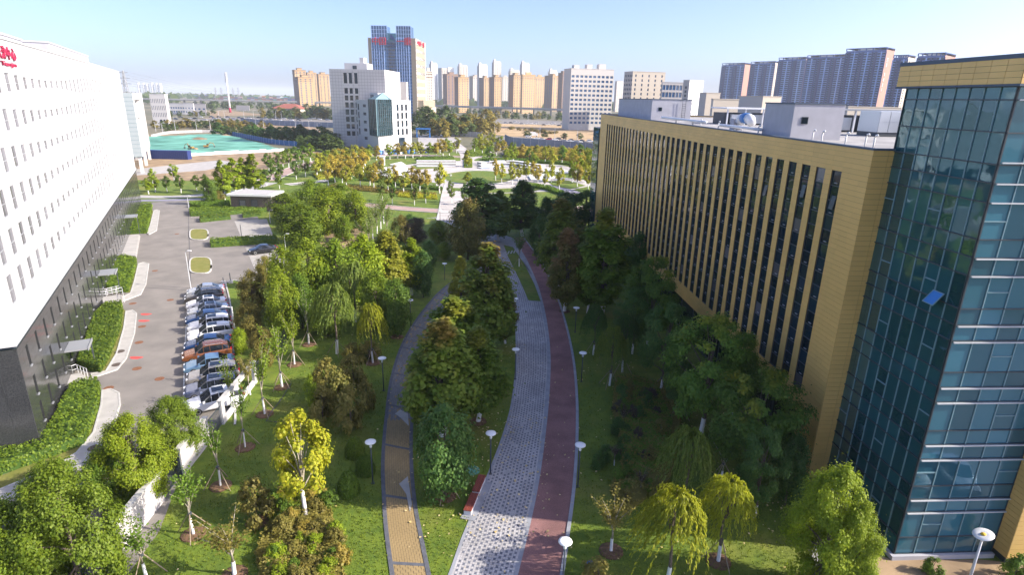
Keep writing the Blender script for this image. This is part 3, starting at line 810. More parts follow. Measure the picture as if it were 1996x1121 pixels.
# end wall, far wall, back, roof
D_ = 34.0
b.quad((GLEN, 0, 0.0), (GLEN, D_, 0.0), (GLEN, D_, GTOP - .05), (GLEN, 0, GTOP - .05), 'gold_joint')
b.quad((0, D_, 0), (0, 0, 0), (0, 0, GTOP - .05), (0, D_, GTOP - .05), 'gold_panel')
b.quad((GLEN, D_, 0), (0, D_, 0), (0, D_, GTOP - .05), (GLEN, D_, GTOP - .05), 'gold_panel')
b.quad((0, 0.45, 0), (GLEN - 2.7, 0.45, 0), (GLEN - 2.7, 0.45, ZLOW), (0, 0.45, ZLOW), 'frame_dark')
b.quad((0, 0, ZLOW), (0, 0.45, ZLOW), (GLEN - 2.7, 0.45, ZLOW), (GLEN - 2.7, 0, ZLOW), 'gold_joint')
b.quad((GLEN - 2.7, 0, 0), (GLEN, 0, 0), (GLEN, 0, ZLOW), (GLEN - 2.7, 0, ZLOW), 'gold_joint')
b.quad((GLEN - 2.7, .45, 0), (GLEN - 2.7, 0, 0), (GLEN - 2.7, 0, ZLOW), (GLEN - 2.7, .45, ZLOW), 'gold_joint')
b.obj('wall', gold)
b = MB(); b.box(0.05, GLEN - .05, 0.35, D_, GTOP - 0.9, GTOP - 0.25, 'roof_grey'); b.obj('roof', gold)
b = MB(); b.box(-0.1, GLEN + 0.1, -0.1, 0.35, GTOP - 0.05, GTOP + 0.06, 'roof_edge'); b.box(GLEN - .35, GLEN + .1, .36, D_, GTOP - .05, GTOP + .06, 'roof_edge'); b.box(-.1, .35, .36, D_, GTOP - .05, GTOP + .06, 'roof_edge'); b.obj('parapet_cap', gold)
cells = []
RH = 0.33
def rows(z0, z1):
    n = max(1, round((z1 - z0) / RH)); h = (z1 - z0) / n
    return [(z0 + i * h, z0 + (i + 1) * h) for i in range(n)]
edges = [0.0]
for u0, u1 in strips: edges += [u0, u1]
edges.append(GLEN)
for i in range(len(edges) - 1):
    u0, u1 = edges[i], edges[i + 1]; isw = (i % 2 == 1)
    n = max(1, round((u1 - u0) / 0.95)); w = (u1 - u0) / n
    for z0, z1 in (((ZLOW, ZB), (ZT, GTOP - .05)) if isw else ((ZLOW, ZB), (ZB, ZT), (ZT, GTOP - .05))):
        for a, c in rows(z0, z1):
            for k in range(n): cells.append((u0 + k * w, u0 + (k + 1) * w, a, c))
for a, c in rows(0.4, ZLOW):
    for k in range(3): cells.append((GLEN - 2.7 + k * .9, GLEN - 1.8 + k * .9, a, c))
panel_wall(gold, 'cladding_panel', cells, 'gold_panel', 300, lambda q: (GLEN - q[1]) * 1.0 + abs(q[2] - 20) * 0.22, 0.011, 0.022)
b = MB(Matrix.Translation((GLEN, 0, 0)) @ Matrix.Rotation(pi / 2, 4, 'Z'))
for a, c in rows(0.4, GTOP - .05):
    for k in range(4): b.box(k * .95 + .01, k * .95 + .94, -.02, 0, a + .008, c - .008, 'gold_panel', bottom=False)
stuff(b.obj('end_wall_panels', gold))
# window strips: a frame with transoms, and panes
NT_ = 16; PH = (ZT - ZB) / NT_
fm = MB()
for z in range(NT_ + 1):
    zz = ZB + z * PH; fm.box(0.0, SW, 0.05, 0.14, zz - .03, zz + .03, 'frame_dark')
for x in (0.02, SW - .02): fm.box(x - .02, x + .02, .05, .145, ZB, ZT, 'frame_dark')
for z in range(1, NT_, 2):
    zz = ZB + z * PH + .16; fm.box(0.42, 0.72, 0.03, 0.10, zz, zz + .05, 'steel_grey')
fmesh = fm.mesh('window_strip')
pb = MB(); pb.box(0.04, SW - .04, .09, .12, .03, PH - .03, 'glass_strip'); pmesh = pb.mesh('pane'); pb2 = MB(); pb2.box(0.04, SW - .04, .09, .12, .03, PH - .03, 'glass_curtain'); pmesh2 = pb2.mesh('pane')
gb = MB()
for z in range(NT_): gb.box(0.04, SW - .04, .09, .12, ZB + z * PH + .03, ZB + (z + 1) * PH - .03, 'glass_strip')
gmesh = gb.mesh('strip_glass')
for i, (u0, u1) in enumerate(strips):
    w = link('window_strip', fmesh, gold, (u0, 0, 0))
    if i >= NS - 18:
        for z in range(NT_): link('pane', pmesh2 if (i * 7 + z * 3) % 19 == 0 else pmesh, w, (0, 0, ZB + z * PH))
    else: link('strip_glass', gmesh, w, kind='stuff')
# a few opened vents
vb = MB(); vb.box(0, .46, -.02, .02, -.9, 0, 'glass_strip'); vb.box(-.03, 0, -.03, .03, -.93, .03, 'frame_dark'); vb.box(.46, .49, -.03, .03, -.93, .03, 'frame_dark'); vm = vb.mesh('open_vent')
for i, z in ((NS - 1, 20.2), (NS - 3, 20.4), (NS - 3, 14.3), (NS - 6, 19.6)):
    o = link('open_vent', vm, gold, (strips[i][0] + .5, 0.04, z)); o.rotation_euler = (radians(-9), 0, 0)
gg = MB()
for k in range(20):
    u = GLEN - 3.2 - k * 3.8 - 3.4
    if u > 0: gg.box(u, u + 3.3, .36, .42, .5, ZLOW - .2, 'glass_strip')
stuff(gg.obj('ground_floor_glazing', gold))

# glazed corner at its far end
P0 = GP + DG * 82.3
ec = thing('glazed_end_block', 'narrow blue glazed end of the gold office block, farthest from the camera', 'building', (P0.x + NG.x * -0.2 + DG.x * 5.5, P0.y - NG.y * .2 + DG.y * 5.5, 0), GANG)
b = MB(); b.box(0, 5.5, 0.1, 12, 0, 20.8, 'frame_dark'); b.obj('wall', ec)
pb = MB(); pb.box(0.03, 1.07, 0, .06, .03, 1.7, 'glass_teal'); pm2 = pb.mesh('pane')
for i in range(5):
    for j in range(12): link('pane', pm2, ec, (i * 1.1, 0, j * 1.73))

# rooftop rooms and plant on the gold building ------------------------
def roofroom(px_a, px_b, px_c, ytop, s, label, ladder=False):
    P = GP + NG * s
    A = onplane(px_a, ytop, P, NG); Bp = onplane(px_b, ytop, P, NG)
    tb = (Vector((Bp.x, Bp.y)) - P).dot(DG); ta = (Vector((A.x, A.y)) - P).dot(DG)
    h = Bp.z
    Q = P + DG * tb
    C = onplane(px_c, ytop + 8, Q, DG); w = (Vector((C.x, C.y)) - Q).dot(NG)
    t = thing('rooftop_room', label, 'roof room', (Q.x, Q.y, GTOP - .25), GANG + pi / 2)   # x along NG, y along DG
    b = MB(); L = ta - tb; hh = h - GTOP + .25
    b.box(0, w, 0, L, 0, hh, 'plaster_grey'); b.obj('wall', t)
    b = MB(); b.box(-.06, w + .06, -.06, L + .06, hh, hh + .1, 'roof_edge'); b.obj('roof_cap', t)
    b = MB(); b.box(w * .17, w * .17 + .55, -.05, .0, hh * .45, hh * .45 + .55, 'frame_dark'); b.box(w * .17 + .06, w * .17 + .49, -.07, -.05, hh * .45 + .06, hh * .45 + .49, 'glass_dark'); b.obj('window', t)
    if ladder:
        b = MB(); x = w * .76
        for q in (0, .5): b.tube([(x + q, -.25, 0), (x + q, -.25, hh + .2)], .03, 'frame_dark', 5)
        for k in range(8): b.tube([(x, -.25, .2 + k * .32), (x + .5, -.25, .2 + k * .32)], .02, 'frame_dark', 4)
        b.obj('ladder', t)
roofroom(1207, 1272, 1348, 193.5, 2.6, 'pale rendered rooftop room with a ladder, on the far part of the gold block', True)
roofroom(1493, 1550, 1648, 202.5, 1.5, 'large pale rendered rooftop room nearest the glass tower', False)
def onroof(t, s, z=0): 
    p = GP + DG * t + NG * s; return Vector((p.x, p.y, GTOP - .25 + z))
def rooftube(name, label, cat, pts, r, m, group=None, legs=True):
    t = thing(name, label, cat, tuple(onroof(*pts[0][:2])), 0, group)
    o0 = onroof(*pts[0][:2]); b = MB(); b.tube([tuple(onroof(*q) - o0) for q in pts], r, m, 8); b.obj('pipe', t, True)
    if legs:
        for q in pts[1:-1] if len(pts) > 2 else pts:
            l = MB(); p = onroof(*q) - o0; l.box(p.x - .08, p.x + .08, p.y - .08, p.y + .08, 0, p.z - r, 'steel_grey'); l.obj('support', t)
rooftube('roof_pipe', 'long white insulated pipe along the gold roof edge, far part', 'pipe', [(46, .9, .7), (40, .9, .7), (34, .9, .7), (30, .9, .7)], .16, 'steel_white')
rooftube('roof_pipe', 'white insulated pipe along the gold roof, right of the silver duct', 'pipe', [(27, 1.2, .55), (23, 1.2, .55), (17.5, 1.2, .55)], .14, 'steel_white')
t0 = onroof(27, 3.2)
du = thing('roof_duct', 'fat silver and blue ventilation duct elbow on the gold roof', 'duct', tuple(t0), GANG)
b = MB(); b.tube([(0, 0, .3), (.2, 0, .9), (.7, 0, 1.25), (1.2, 0, 1.3)], [.42, .42, .5, .5], 'steel_white', 10); b.obj('elbow', du, True)
b = MB(); b.tube([(1.2, 0, 1.3), (2.2, 0, 1.3)], .52, 'blue_bright', 12); b.obj('fan_drum', du, True)
b = MB(); b.tube([(2.2, 0, 1.3), (2.7, 0, 1.25), (3.1, 0, .8)], [.5, .45, .42], 'steel_white', 10); b.obj('outlet', du, True)
b = MB(); b.box(-.9, 0, -.5, .5, 0, 1.2, 'plaster_grey'); b.obj('plinth', du)
for i, (t, s) in enumerate(((31.5, .9), (26.2, .8), (17.4, .9), (9.6, 1.5), (8.0, 1.3), (6.2, 2.0), (4.6, 2.4), (3.4, 2.2))):
    p0 = onroof(t, s); b = MB(); h = .75
    b.tube([(0, 0, 0), (0, 0, h), (.06, 0, h + .15), (.22, 0, h + .2), (.3, 0, h + .1)], .06, 'steel_white', 6)
    o = b.obj('vent_pipe', None, True); o.location = p0; o.rotation_euler = (0, 0, GANG)
    tag(o, ranked('small white gooseneck vent pipe at the gold roof edge', i, 8), 'vent pipe', 'gooseneck vents along the gold roof')
tk = onroof(20, 13.5)
t = thing('roof_tank', 'silver panelled water tank behind the rooftop room', 'tank', tuple(tk), GANG + pi / 2)
for i in range(5):
    for j in range(2):
        b = MB(); b.box(i * 1.0 + .03, i * 1.0 + .97, -.06, 0, .4 + j * .95, 1.3 + j * .95, 'steel_silver'); b.obj('tank_panel', t)
b = MB(); b.box(0, 5, 0, 3, .4, 2.3, 'steel_silver'); b.box(0, 5, 0, 3, 0, .4, 'steel_dark'); b.obj('shell', t)
for (t_, s_, w_, h_, lab) in ((44, 9, 12, 2.0, 'open steel plant shed with a flat roof behind the ladder room'), (28, 11, 13, 2.2, 'dark steel plant shed with a flat roof behind the silver duct'), (11, 20, 14, 2.3, 'open steel plant frame at the back of the gold roof by the glass tower')):
    p0 = onroof(t_, s_); q = thing('plant_shed', lab, 'plant shed', tuple(p0), GANG + pi / 2)
    b = MB(); b.box(-.3, w_ + .3, -.3, 5.3, h_, h_ + .18, 'steel_white' if t_ == 44 else 'steel_grey'); b.obj('shed_roof', q)
    for k in range(6):
        b = MB(); x = k * w_ / 5; b.box(x - .08, x + .08, -.08, .08, 0, h_, 'steel_white'); b.obj('post', q)
    b = MB(); b.box(0, w_, 1.0, 4.8, 0, h_ - .5, 'steel_dark'); b.obj('machine_block', q)
    for k in range(4):
        b = MB(); x = .8 + k * (w_ - 2) / 4; b.box(x, x + 1.6, .4, .95, .2, h_ - .7, 'steel_silver' if k % 2 else 'steel_white'); b.obj('cooling_unit', q)

# ================================================================== GLASS TOWER (right edge)
TC = Vector(G2(1740, 1088)); TZ = [0.3, 1.5, 3.3, 4.2, 5.1, 6.9, 7.85, 8.75, 10.55, 11.45, 12.35, 14.2, 15.1, 16.0, 17.8, 18.75, 19.7, 21.55, 22.5, 23.4, 24.9, 26.4, 27.0]
TL, TW = 7.5, 6.2
tw = thing('glass_stair_tower', 'teal glass curtain wall tower with a gold fascia at the right edge', 'building', (TC.x, TC.y, 0), 0)
ML = Mface(DG * TL, GANG); MR = Mface((0, 0), atan2(NG.y, NG.x))
b = MB(MR); b.box(0.25, TW, 0.25, TL, 0.0, 27.0, 'frame_dark'); b.obj('core', tw)
b = MB(MR); b.box(-.25, TW, -.25, TL - .25, 0, .3, 'plaster_grey'); b.obj('plinth', tw)
def curtain(M, L, n, sides, ts):
    w = L / n; meshes = {}
    vert = MB(M); hor = MB(M)
    for i in range(n + 1): vert.box(i * w - .03, i * w + .03, -.03, .07, .3, 27.0, 'frame_dark' if i in (0, n) else 'frame_teal')
    vert.obj('mullions', tw, kind='stuff')
    for k, z in enumerate(TZ): hor.box(0, L, -.05, .2, z - .03, z + .03, 'frame_dark')
    hor.obj('transoms', tw, kind='stuff')
    for k in range(len(TZ) - 1):
        h = TZ[k + 1] - TZ[k]; kk = round(h, 2)
        if kk not in meshes:
            q = MB(M.to_3x3().to_4x4()); q.box(.03, w - .03, 0.02, .06, .03, h - .03, 'glass_teal' if n == 8 else 'glass_blue'); meshes[kk] = q.mesh('glass_pane')
        for i in range(n):
            p = M @ Vector((i * w, 0, TZ[k])); link('glass_pane', meshes[kk], tw, tuple(p))
            if h > 1.5 and (i * 5 + k * 3) % 4 == 0:
                q = MB(M); q.box(i * w + .05, i * w + w - .05, -.04, .1, TZ[k] + h * .5 - .03, TZ[k] + h * .5 + .03, 'frame_teal'); q.obj('vent_rail', tw)
curtain(ML, TL, 8, 0, 0); curtain(MR, TW, 5, 0, 0)
for z in (26.4, 23.5, 22.48, 21.55, 18.7, 17.77, 15.03, 14.12, 11.4, 10.5, 7.8, 6.85, 4.14, 3.25):
    b = MB(MR); b.box(0.1, TW, -.14, -.055, z - .032, z + .032, 'fin_white'); b.obj('white_fin', tw)
_p = onplane(1816, 590, (TC.x, TC.y), (NG.x, NG.y)); _u = TL - (Vector((_p.x, _p.y)) - TC).dot(DG)
b = MB(Matrix.Translation(ML @ Vector((_u, -.05, _p.z + .75))) @ Matrix.Rotation(GANG, 4, 'Z') @ Matrix.Rotation(radians(-38), 4, 'X'))
b.box(.05, .75, -.03, -.01, -.8, -.05, 'glass_open'); b.box(0, .05, -.05, 0, -.85, 0, 'frame_teal'); b.box(.75, .8, -.05, 0, -.85, 0, 'frame_teal'); b.box(.05, .75, -.05, 0, -.85, -.8, 'frame_teal'); b.box(.05, .75, -.05, 0, -.05, 0, 'frame_teal'); b.obj('open_window', tw)
b = MB(); b.box(0, TL + .75, 0, .3, 27.06, 28.25, 'gold_joint')
fas = MB(MR)
fas.box(-.38, TW + 8, -.45, TL + .4, 27.06, 28.22, 'gold_joint'); fas.obj('fascia', tw)
e = MB(MR); e.box(-.42, TW + 8, -.5, TL + .45, 27.0, 27.1, 'roof_edge'); e.box(-.42, TW + 8, -.5, TL + .45, 28.22, 28.42, 'roof_edge'); e.obj('fascia_edge', tw)
for j in range(4):
    z0 = 27.1 + j * .28
    for i in range(9):
        q = MB(MR @ Matrix.Translation((-.38, TL + .4, 0)) @ Matrix.Rotation(-pi / 2, 4, 'Z')); w = (TL + .85) / 9
        q.box(i * w + .01, i * w + w - .01, -.02, 0, z0 + .008, z0 + .272, 'gold_panel'); q.obj('fascia_panel', tw)
    for i in range(14):
        q = MB(MR); q.box(-.38 + i + .01, -.38 + i + .99, -.47, -.45, z0 + .008, z0 + .272, 'gold_panel'); q.obj('fascia_panel', tw)
# gold flank beyond the tower
gfk = thing('gold_side_block', 'gold clad wall at the far right edge beyond the glass tower', 'building', (TC.x + NG.x * TW, TC.y + NG.y * TW, 0), atan2(NG.y, NG.x))
PR = 0.95
b = MB(); b.box(.02, 14, -PR + .02, 7, 0.6, 27.0, 'gold_joint'); b.box(.3, 14, -PR + .3, 7, 0, .6, 'frame_dark'); b.obj('wall', gfk)
q = MB()
for a, c in rows(.6, 27):
    q.box(0, .02, -PR + .01, -.005, a + .008, c - .008, 'gold_panel', bottom=False)
    for k in range(3): q.box(.03 + k * .9, .92 + k * .9, -PR, -PR + .02, a + .008, c - .008, 'gold_panel', bottom=False)
stuff(q.obj('cladding_panels', gfk))

# ================================================================== WHITE COMPUTING CENTRE (left)
LC = Vector(G2(83, 880)); LLEN = 112.5
LANG = atan2(DL.y, DL.x)
ZW0, ZW1 = 8.95, 29.8
wb = thing('white_computing_centre', 'huge white panelled building with rows of narrow windows on the left', 'building', (LC.x, LC.y, 0), LANG)
WP, WW, WD = 3.07, 1.45, 0.17
NCOL = 36
def wh(t): return 1.45 - 0.75 * cos(2 * pi * (t - 31) / 64)
zc = [26.42 - 2.86 * r for r in range(6)]
cols = []; wins = []
for k in range(NCOL):
    u0 = 1.75 + WP * k
    if u0 + WW > LLEN - .8: break
    h = wh(u0 + .6); vsl = [(z - h / 2, z + h / 2) for z in zc]
    cols.append((u0, u0 + WW, vsl)); wins += [(u0, a, c) for a, c in vsl]
b = MB()
facade(b, LLEN, ZW0, ZW1, cols, WD, 'white_panel', 'white_panel', 'soffit')
BD = 26.0
b.quad((0, BD, ZW0), (0, 0, ZW0), (0, 0, ZW1), (0, BD, ZW1), 'white_panel')
b.quad((LLEN, 0, ZW0), (LLEN, BD, ZW0), (LLEN, BD, ZW1), (LLEN, 0, ZW1), 'white_panel')
b.quad((0, 0, ZW1), (LLEN, 0, ZW1), (LLEN, BD, ZW1), (0, BD, ZW1), 'roof_grey')
b.quad((LLEN, BD, ZW0), (0, BD, ZW0), (0, BD, ZW1), (LLEN, BD, ZW1), 'white_panel')
b.quad((0, 0, ZW0), (0, BD, ZW0), (LLEN, BD, ZW0), (LLEN, 0, ZW0), 'soffit')
b.obj('wall', wb)
b = MB(); b.box(-.08, LLEN + .08, -.08, .3, ZW1, ZW1 + .14, 'white_joint'); b.box(-.08, .3, .3, BD, ZW1, ZW1 + .14, 'white_joint'); b.obj('parapet_cap', wb)
# window = frame with a transom, glass behind
fm = MB(); w_ = WW
fm.box(0, .06, .08, .15, 0, 1, 'steel_grey'); fm.box(WW - .06, WW, .08, .15, 0, 1, 'steel_grey'); fm.box(.06, WW - .06, .08, .15, 0, .04, 'steel_grey'); fm.box(.06, WW - .06, .08, .15, .96, 1, 'steel_grey'); fm.box(.06, WW - .06, .08, .15, .44, .48, 'steel_grey')
fmesh = fm.mesh('window'); pb = MB(); pb.box(.05, WW - .05, .11, .13, .03, .97, 'glass_curtain'); pmesh = pb.mesh('pane')
for u0, a, c in wins:
    o = link('window', fmesh, wb, (u0, 0, a)); o.scale = (1, 1, c - a); link('pane', pmesh, o)
# panel joints: fine recess lines between the courses, drawn as thin light grey strips
b = MB()
for z in (28.0, 27.75, 24.98, 22.1, 19.25, 16.4, 13.5, 10.2):
    b.box(0, LLEN, -.004, -.001, z - .012, z + .012, 'white_joint')
for k in range(NCOL + 1):
    u = 0.85 + WP * k
    if u < LLEN: b.box(u - .008, u + .008, -.004, -.001, ZW0 + .3, 27.74, 'white_joint')
for z in (12, 15, 18, 21, 24, 27): b.box(-.004, -.001, 0, BD, z - .015, z + .015, 'white_joint')
stuff(b.obj('panel_joints', wb))
# ledge and dark granite base
b = MB(); b.box(-.25, LLEN, -.12, BD, ZW0 - .32, ZW0, 'white_panel'); b.obj('ledge', wb)
b = MB(); b.box(.1, LLEN, .02, BD, ZW0 - .62, ZW0 - .32, 'frame_dark'); b.obj('shadow_gap', wb)
GR = [(1.45, 3.1), (3.75, 5.3), (6.15, 7.75)]; SWD = 0.62
gcols = [(2.0 + WP * k, 2.0 + WP * k + SWD, GR) for k in range(NCOL) if 2.0 + WP * k + SWD < LLEN]
b = MB(); ZG = ZW0 - .62
facade(b, LLEN, 0, ZG, gcols, .25, 'granite_joint', 'granite')
b.quad((0, BD, 0), (0, 0, 0), (0, 0, ZG), (0, BD, ZG), 'granite_joint')
b.quad((LLEN, 0, 0), (LLEN, BD, 0), (LLEN, BD, ZG), (LLEN, 0, ZG), 'granite')
b.obj('base_wall', wb)
cells = []; ge = [0.0]
for u0, u1, _ in gcols: ge += [u0, u1]
ge.append(LLEN)
zr = [0, .72, 1.45, 2.28, 3.1, 3.75, 4.52, 5.3, 6.15, 6.95, 7.75, ZG]
for i in range(len(ge) - 1):
    isw = i % 2 == 1; u0, u1 = ge[i], ge[i + 1]
    n = max(1, round((u1 - u0) / 1.22)); w = (u1 - u0) / n
    for j in range(len(zr) - 1):
        zm = (zr[j] + zr[j + 1]) / 2
        if isw and any(a < zm < c for a, c in GR): continue
        for k in range(n): cells.append((u0 + k * w, u0 + (k + 1) * w, zr[j], zr[j + 1]))
panel_wall(wb, 'granite_panel', cells, 'granite', 220, lambda q: q[0], .012, .018)
Me = Matrix.Rotation(-pi / 2, 4, 'Z')
pm_ = {}
for j in range(7):
    z0 = j * (ZG / 7)
    for i in range(10):
        q = MB(Me @ Matrix.Translation((-(i + 1) * 1.25, 0, z0)))
        q.box(.006, 1.244, -.018, 0, .006, ZG / 7 - .006, 'granite'); q.obj('granite_panel', wb)
sb = MB(); sb.box(.12, SWD - .12, -.10, .1, -.09, 0.0, 'steel_grey'); smesh = sb.mesh('window_sill')
gm = {}
for u0, u1, vsl in gcols:
    for a, c in vsl:
        k = round(c - a, 2)
        if k not in gm:
            q = MB(); q.box(.03, SWD - .03, .2, .23, .03, k - .03, 'glass_dark'); gm[k] = q.mesh('slot_window')
        if u0 < 75:
            o = link('slot_window', gm[k], wb, (u0, 0, a)); link('window_sill', smesh, o)
        else: link('slot_window', gm[k], wb, (u0, 0, a))
# canopies with posts
for (x, y, lab) in ((131, 682, 0), (194, 533, 1), (242, 411, 2)):
    p = onplane(x, y, (LC.x, LC.y), (NL.x, NL.y)); t = (Vector((p.x, p.y)) - LC).dot(DL); z = max(2.9, min(4.0, p.z))
    c = MB(); c.box(t - 1.3, t + 1.3, -1.8, -.02, z, z + .14, 'steel_grey'); c.box(t - 1.35, t + 1.35, -1.86, -1.8, z - .08, z + .2, 'steel_grey'); c.obj('entrance_canopy', wb)
    c = MB(); c.box(t - .7, t + .7, .02, .12, 0.3, z - .3, 'glass_dark'); c.obj('door', wb)
    c = MB(); c.box(t + 1.1, t + 1.2, -1.75, -1.65, 0, z, 'steel_dark'); c.obj('canopy_post', wb)
# roof rooms
for (pxa, pxb, y, h, lab) in ((-60, 45, 80, .9, 'low white parapet block on the near roof end of the white building'), (97, 172, 103, 1.7, 'pale roof room on the far part of the white building')):
    A = onplane(pxa, y, (LC.x - NL.x * 3, LC.y - NL.y * 3), (NL.x, NL.y)); B = onplane(pxb, y + 10, (LC.x - NL.x * 3, LC.y - NL.y * 3), (NL.x, NL.y))
    ta = max(2, (Vector((A.x, A.y)) - LC).dot(DL)); tb = (Vector((B.x, B.y)) - LC).dot(DL)
    t = thing('rooftop_room', lab, 'roof room', (LC.x + DL.x * ta - NL.x * 3, LC.y + DL.y * ta - NL.y * 3, ZW1), LANG)
    c = MB(); c.box(0, tb - ta, 0, 10, 0, h + .4, 'plaster_grey'); c.obj('wall', t)
    c = MB(); c.box(-.1, tb - ta + .1, -.1, 10.1, h + .4, h + .6, 'white_panel'); c.obj('roof_cap', t)
b = MB(); A = onplane(98, 96, (LC.x - NL.x * 6, LC.y - NL.y * 6), (NL.x, NL.y)); b.tube([(0, 0, 0), (0, 0, 3.5)], .12, 'steel_dark', 6)
o = b.obj('roof_mast'); o.location = (A.x, A.y, ZW1); tag(o, 'short dark mast on the roof of the white building', 'mast')

# lettering on the white building (raised letters)
def lettering(name, body, size, M, m, parent, depth=0.06, sx=1.0, align='LEFT', space=1.0):
    cu = bpy.data.curves.new(name, 'FONT'); cu.body = body; cu.size = size; cu.extrude = depth; cu.align_x = align; cu.space_character = space; cu.resolution_u = 2
    o = bpy.data.objects.new(name, cu); COL.objects.link(o)
    bpy.context.view_layer.update()
    me = bpy.data.meshes.new_from_object(o.evaluated_get(bpy.context.evaluated_depsgraph_get()))
    bpy.data.objects.remove(o)
    me.transform(Matrix.Diagonal((sx, 1, 1, 1))); me.transform(Matrix.Rotation(pi / 2, 4, 'X'))
    me.materials.clear(); me.materials.append(MATS[m])
    l = link(name, me, parent); l.matrix_local = M
    return l
sg = thing('rooftop_sign', 'red Chinese and English lettering at the top of the white building', 'sign', (LC.x + NL.x * .09, LC.y + NL.y * .09, 0), LANG)
def tz(x, y):
    p = onplane(x, y, (LC.x, LC.y), (NL.x, NL.y)); return (Vector((p.x, p.y)) - LC).dot(DL), p.z
for ch, x0, y0, x1, y1 in (('天', -8.5, 116, -1.5, 78), ('津', -.5, 108, 6.5, 83), ('中', 8, 108, 16, 86.5), ('心', 18, 110, 26.5, 89)):
    t0, z0 = tz(x1 - 1, y0); t1, z1 = tz(x0, y1); ta = tz(x0, (y0 + y1) / 2)[0]; tb = tz(x1, (y0 + y1) / 2)[0]; hh = z1 - z0
    lettering('sign_character', ch, 1.12, Matrix.Translation((ta, 0, 28.32)), 'sign_crimson', sg, .05, (tb - ta) / 1.12 * .95)
tb = tz(31.5, 119)[0]
lettering('sign_text', 'Center in Tianjin', .52, Matrix.Translation((tb - 13.5, 0, 27.72)), 'sign_crimson', sg, .04, 13.5 / (.52 * 7.2))

# ================================================================== MIDDLE AND FAR BUILDINGS
def corner_building(name, label, cat, pxa, pxc, pxb, ytop, base, a, wl, wr, lcols, rcols, fh=3.0, group=None, glass='glass_navy', win=(0.5, 0.5), crown=None, mj=None, ground=1.0, lwin=None, defl=14.0, slabs=None, roofmat='roof_grey', height=None, top_gap=1.0, hb=None):
    """a block whose vertical corner stands at column pxc; base = photo row of its foot, or ('D', metres)"""
    if isinstance(base, tuple):
        r = ray(pxc, 200); k = base[1] / r.y; P = Vector((CAMP.x + r.x * k, CAMP.y + r.y * k))
    else: P = Vector(G2(pxc, base))
    H = height or hgt(P, ytop)
    nr = (sin(a), -cos(a)); nl = (-cos(a), -sin(a))
    q = onplane(pxb, 200, P, nr) if pxb > pxc else None
    Lr = (Vector((q.x, q.y)) - P).length if q else defl
    q = onplane(pxa, 200, P, nl) if pxa < pxc else None
    Ll = (Vector((q.x, q.y)) - P).length if q else defl
    Ll = min(Ll, 140); Lr = min(Lr, 140)
    t = thing(name, label, cat, (P.x, P.y, 0), a, group)
    b = MB()
    def grid(L, n, w, h, g0):
        if n <= 0: return []
        p = L / n; nf = max(1, int((H - g0 - top_gap) / fh))
        return [(i * p + p * (1 - w) / 2, i * p + p * (1 + w) / 2, [(g0 + f * fh + fh * (1 - h) / 2, g0 + f * fh + fh * (1 + h) / 2) for f in range(nf)]) for i in range(n)]
    lw = lwin or win
    facade(b, Lr, 0, H, grid(Lr, rcols, win[0], win[1], ground), 0.35, wr, wr, glass)
    b.M = Matrix.Translation((0, Ll, 0)) @ Matrix.Rotation(-pi / 2, 4, 'Z')
    facade(b, Ll, 0, H, grid(Ll, lcols, lw[0], lw[1], ground), 0.35, wl, wl, glass)
    b.M = None
    b.quad((Lr, 0, 0), (Lr, Ll, 0), (Lr, Ll, H), (Lr, 0, H), wr)
    b.quad((Lr, Ll, 0), (0, Ll, 0), (0, Ll, H), (Lr, Ll, H), wl)
    b.quad((0, 0, H), (Lr, 0, H), (Lr, Ll, H), (0, Ll, H), roofmat)
    b.obj('wall', t)
    if slabs:
        sb = MB(); nf = int((H - ground) / fh)
        for f in range(nf + 1):
            z = ground + f * fh; sb.box(-.3, Lr + .2, -.3, Ll + .2, z - .12, z + .12, slabs)
        stuff(sb.obj('floor_slabs', t))
    if crown == 'cornice':
        c = MB(); c.box(-.5, Lr + .5, -.5, Ll + .5, H - 6.2, H - 5.6, 'apt_brown'); c.box(-.7, Lr + .7, -.7, Ll + .7, H, H + .7, wl); c.box(-.5, Lr + .5, -.5, Ll + .5, H - 2.6, H - 2.2, 'apt_brown'); c.obj('cornice', t)
        c = MB(); c.box(Lr * .3, Lr * .7, Ll * .2, Ll * .7, H + .7, H + 4.0, wr); c.box(Lr * .26, Lr * .74, Ll * .16, Ll * .74, H + 4.0, H + 4.6, wl); c.obj('roof_house', t)
    elif crown == 'spire':
        c = MB(); c.box(-.3, Lr * .3, -.3, Ll * .5, H, H + 5, wl); c.add([(-.3, -.3, H + 5), (Lr * .3, -.3, H + 5), (Lr * .3, Ll * .5, H + 5), (-.3, Ll * .5, H + 5), (Lr * .14, Ll * .24, H + 9)], [(0, 1, 4), (1, 2, 4), (2, 3, 4), (3, 0, 4)], 'apt_grey'); c.obj('roof_turret', t)
        c = MB(); c.box(Lr * .35, Lr * .95, Ll * .1, Ll * .6, H, H + 3.2, wr); c.obj('roof_house', t)
    elif crown == 'frame':
        c = MB(); c.box(-.4, Lr + .4, -.4, Ll + .4, H + 2.4, H + 3.0, 'tower_blue')
        for i in range(7):
            y = i * Ll / 6; c.box(-.2, .3, y - .6, y + .6, H, H + 2.4, wl)
        c.box(Lr - .4, Lr, 0, Ll, H, H + 2.4, wr); c.box(0.5, Lr - .4, Ll * .3, Ll * .7, H, H + 2.2, 'apt_pale'); c.obj('roof_frame', t)
    elif crown == 'flat':
        c = MB(); c.box(-.2, Lr + .2, -.2, Ll + .2, H, H + .35, wr); c.obj('parapet', t)
    return t, P, Lr, Ll, H

A30 = radians(33)
apt = 'apartment towers across the middle distance'
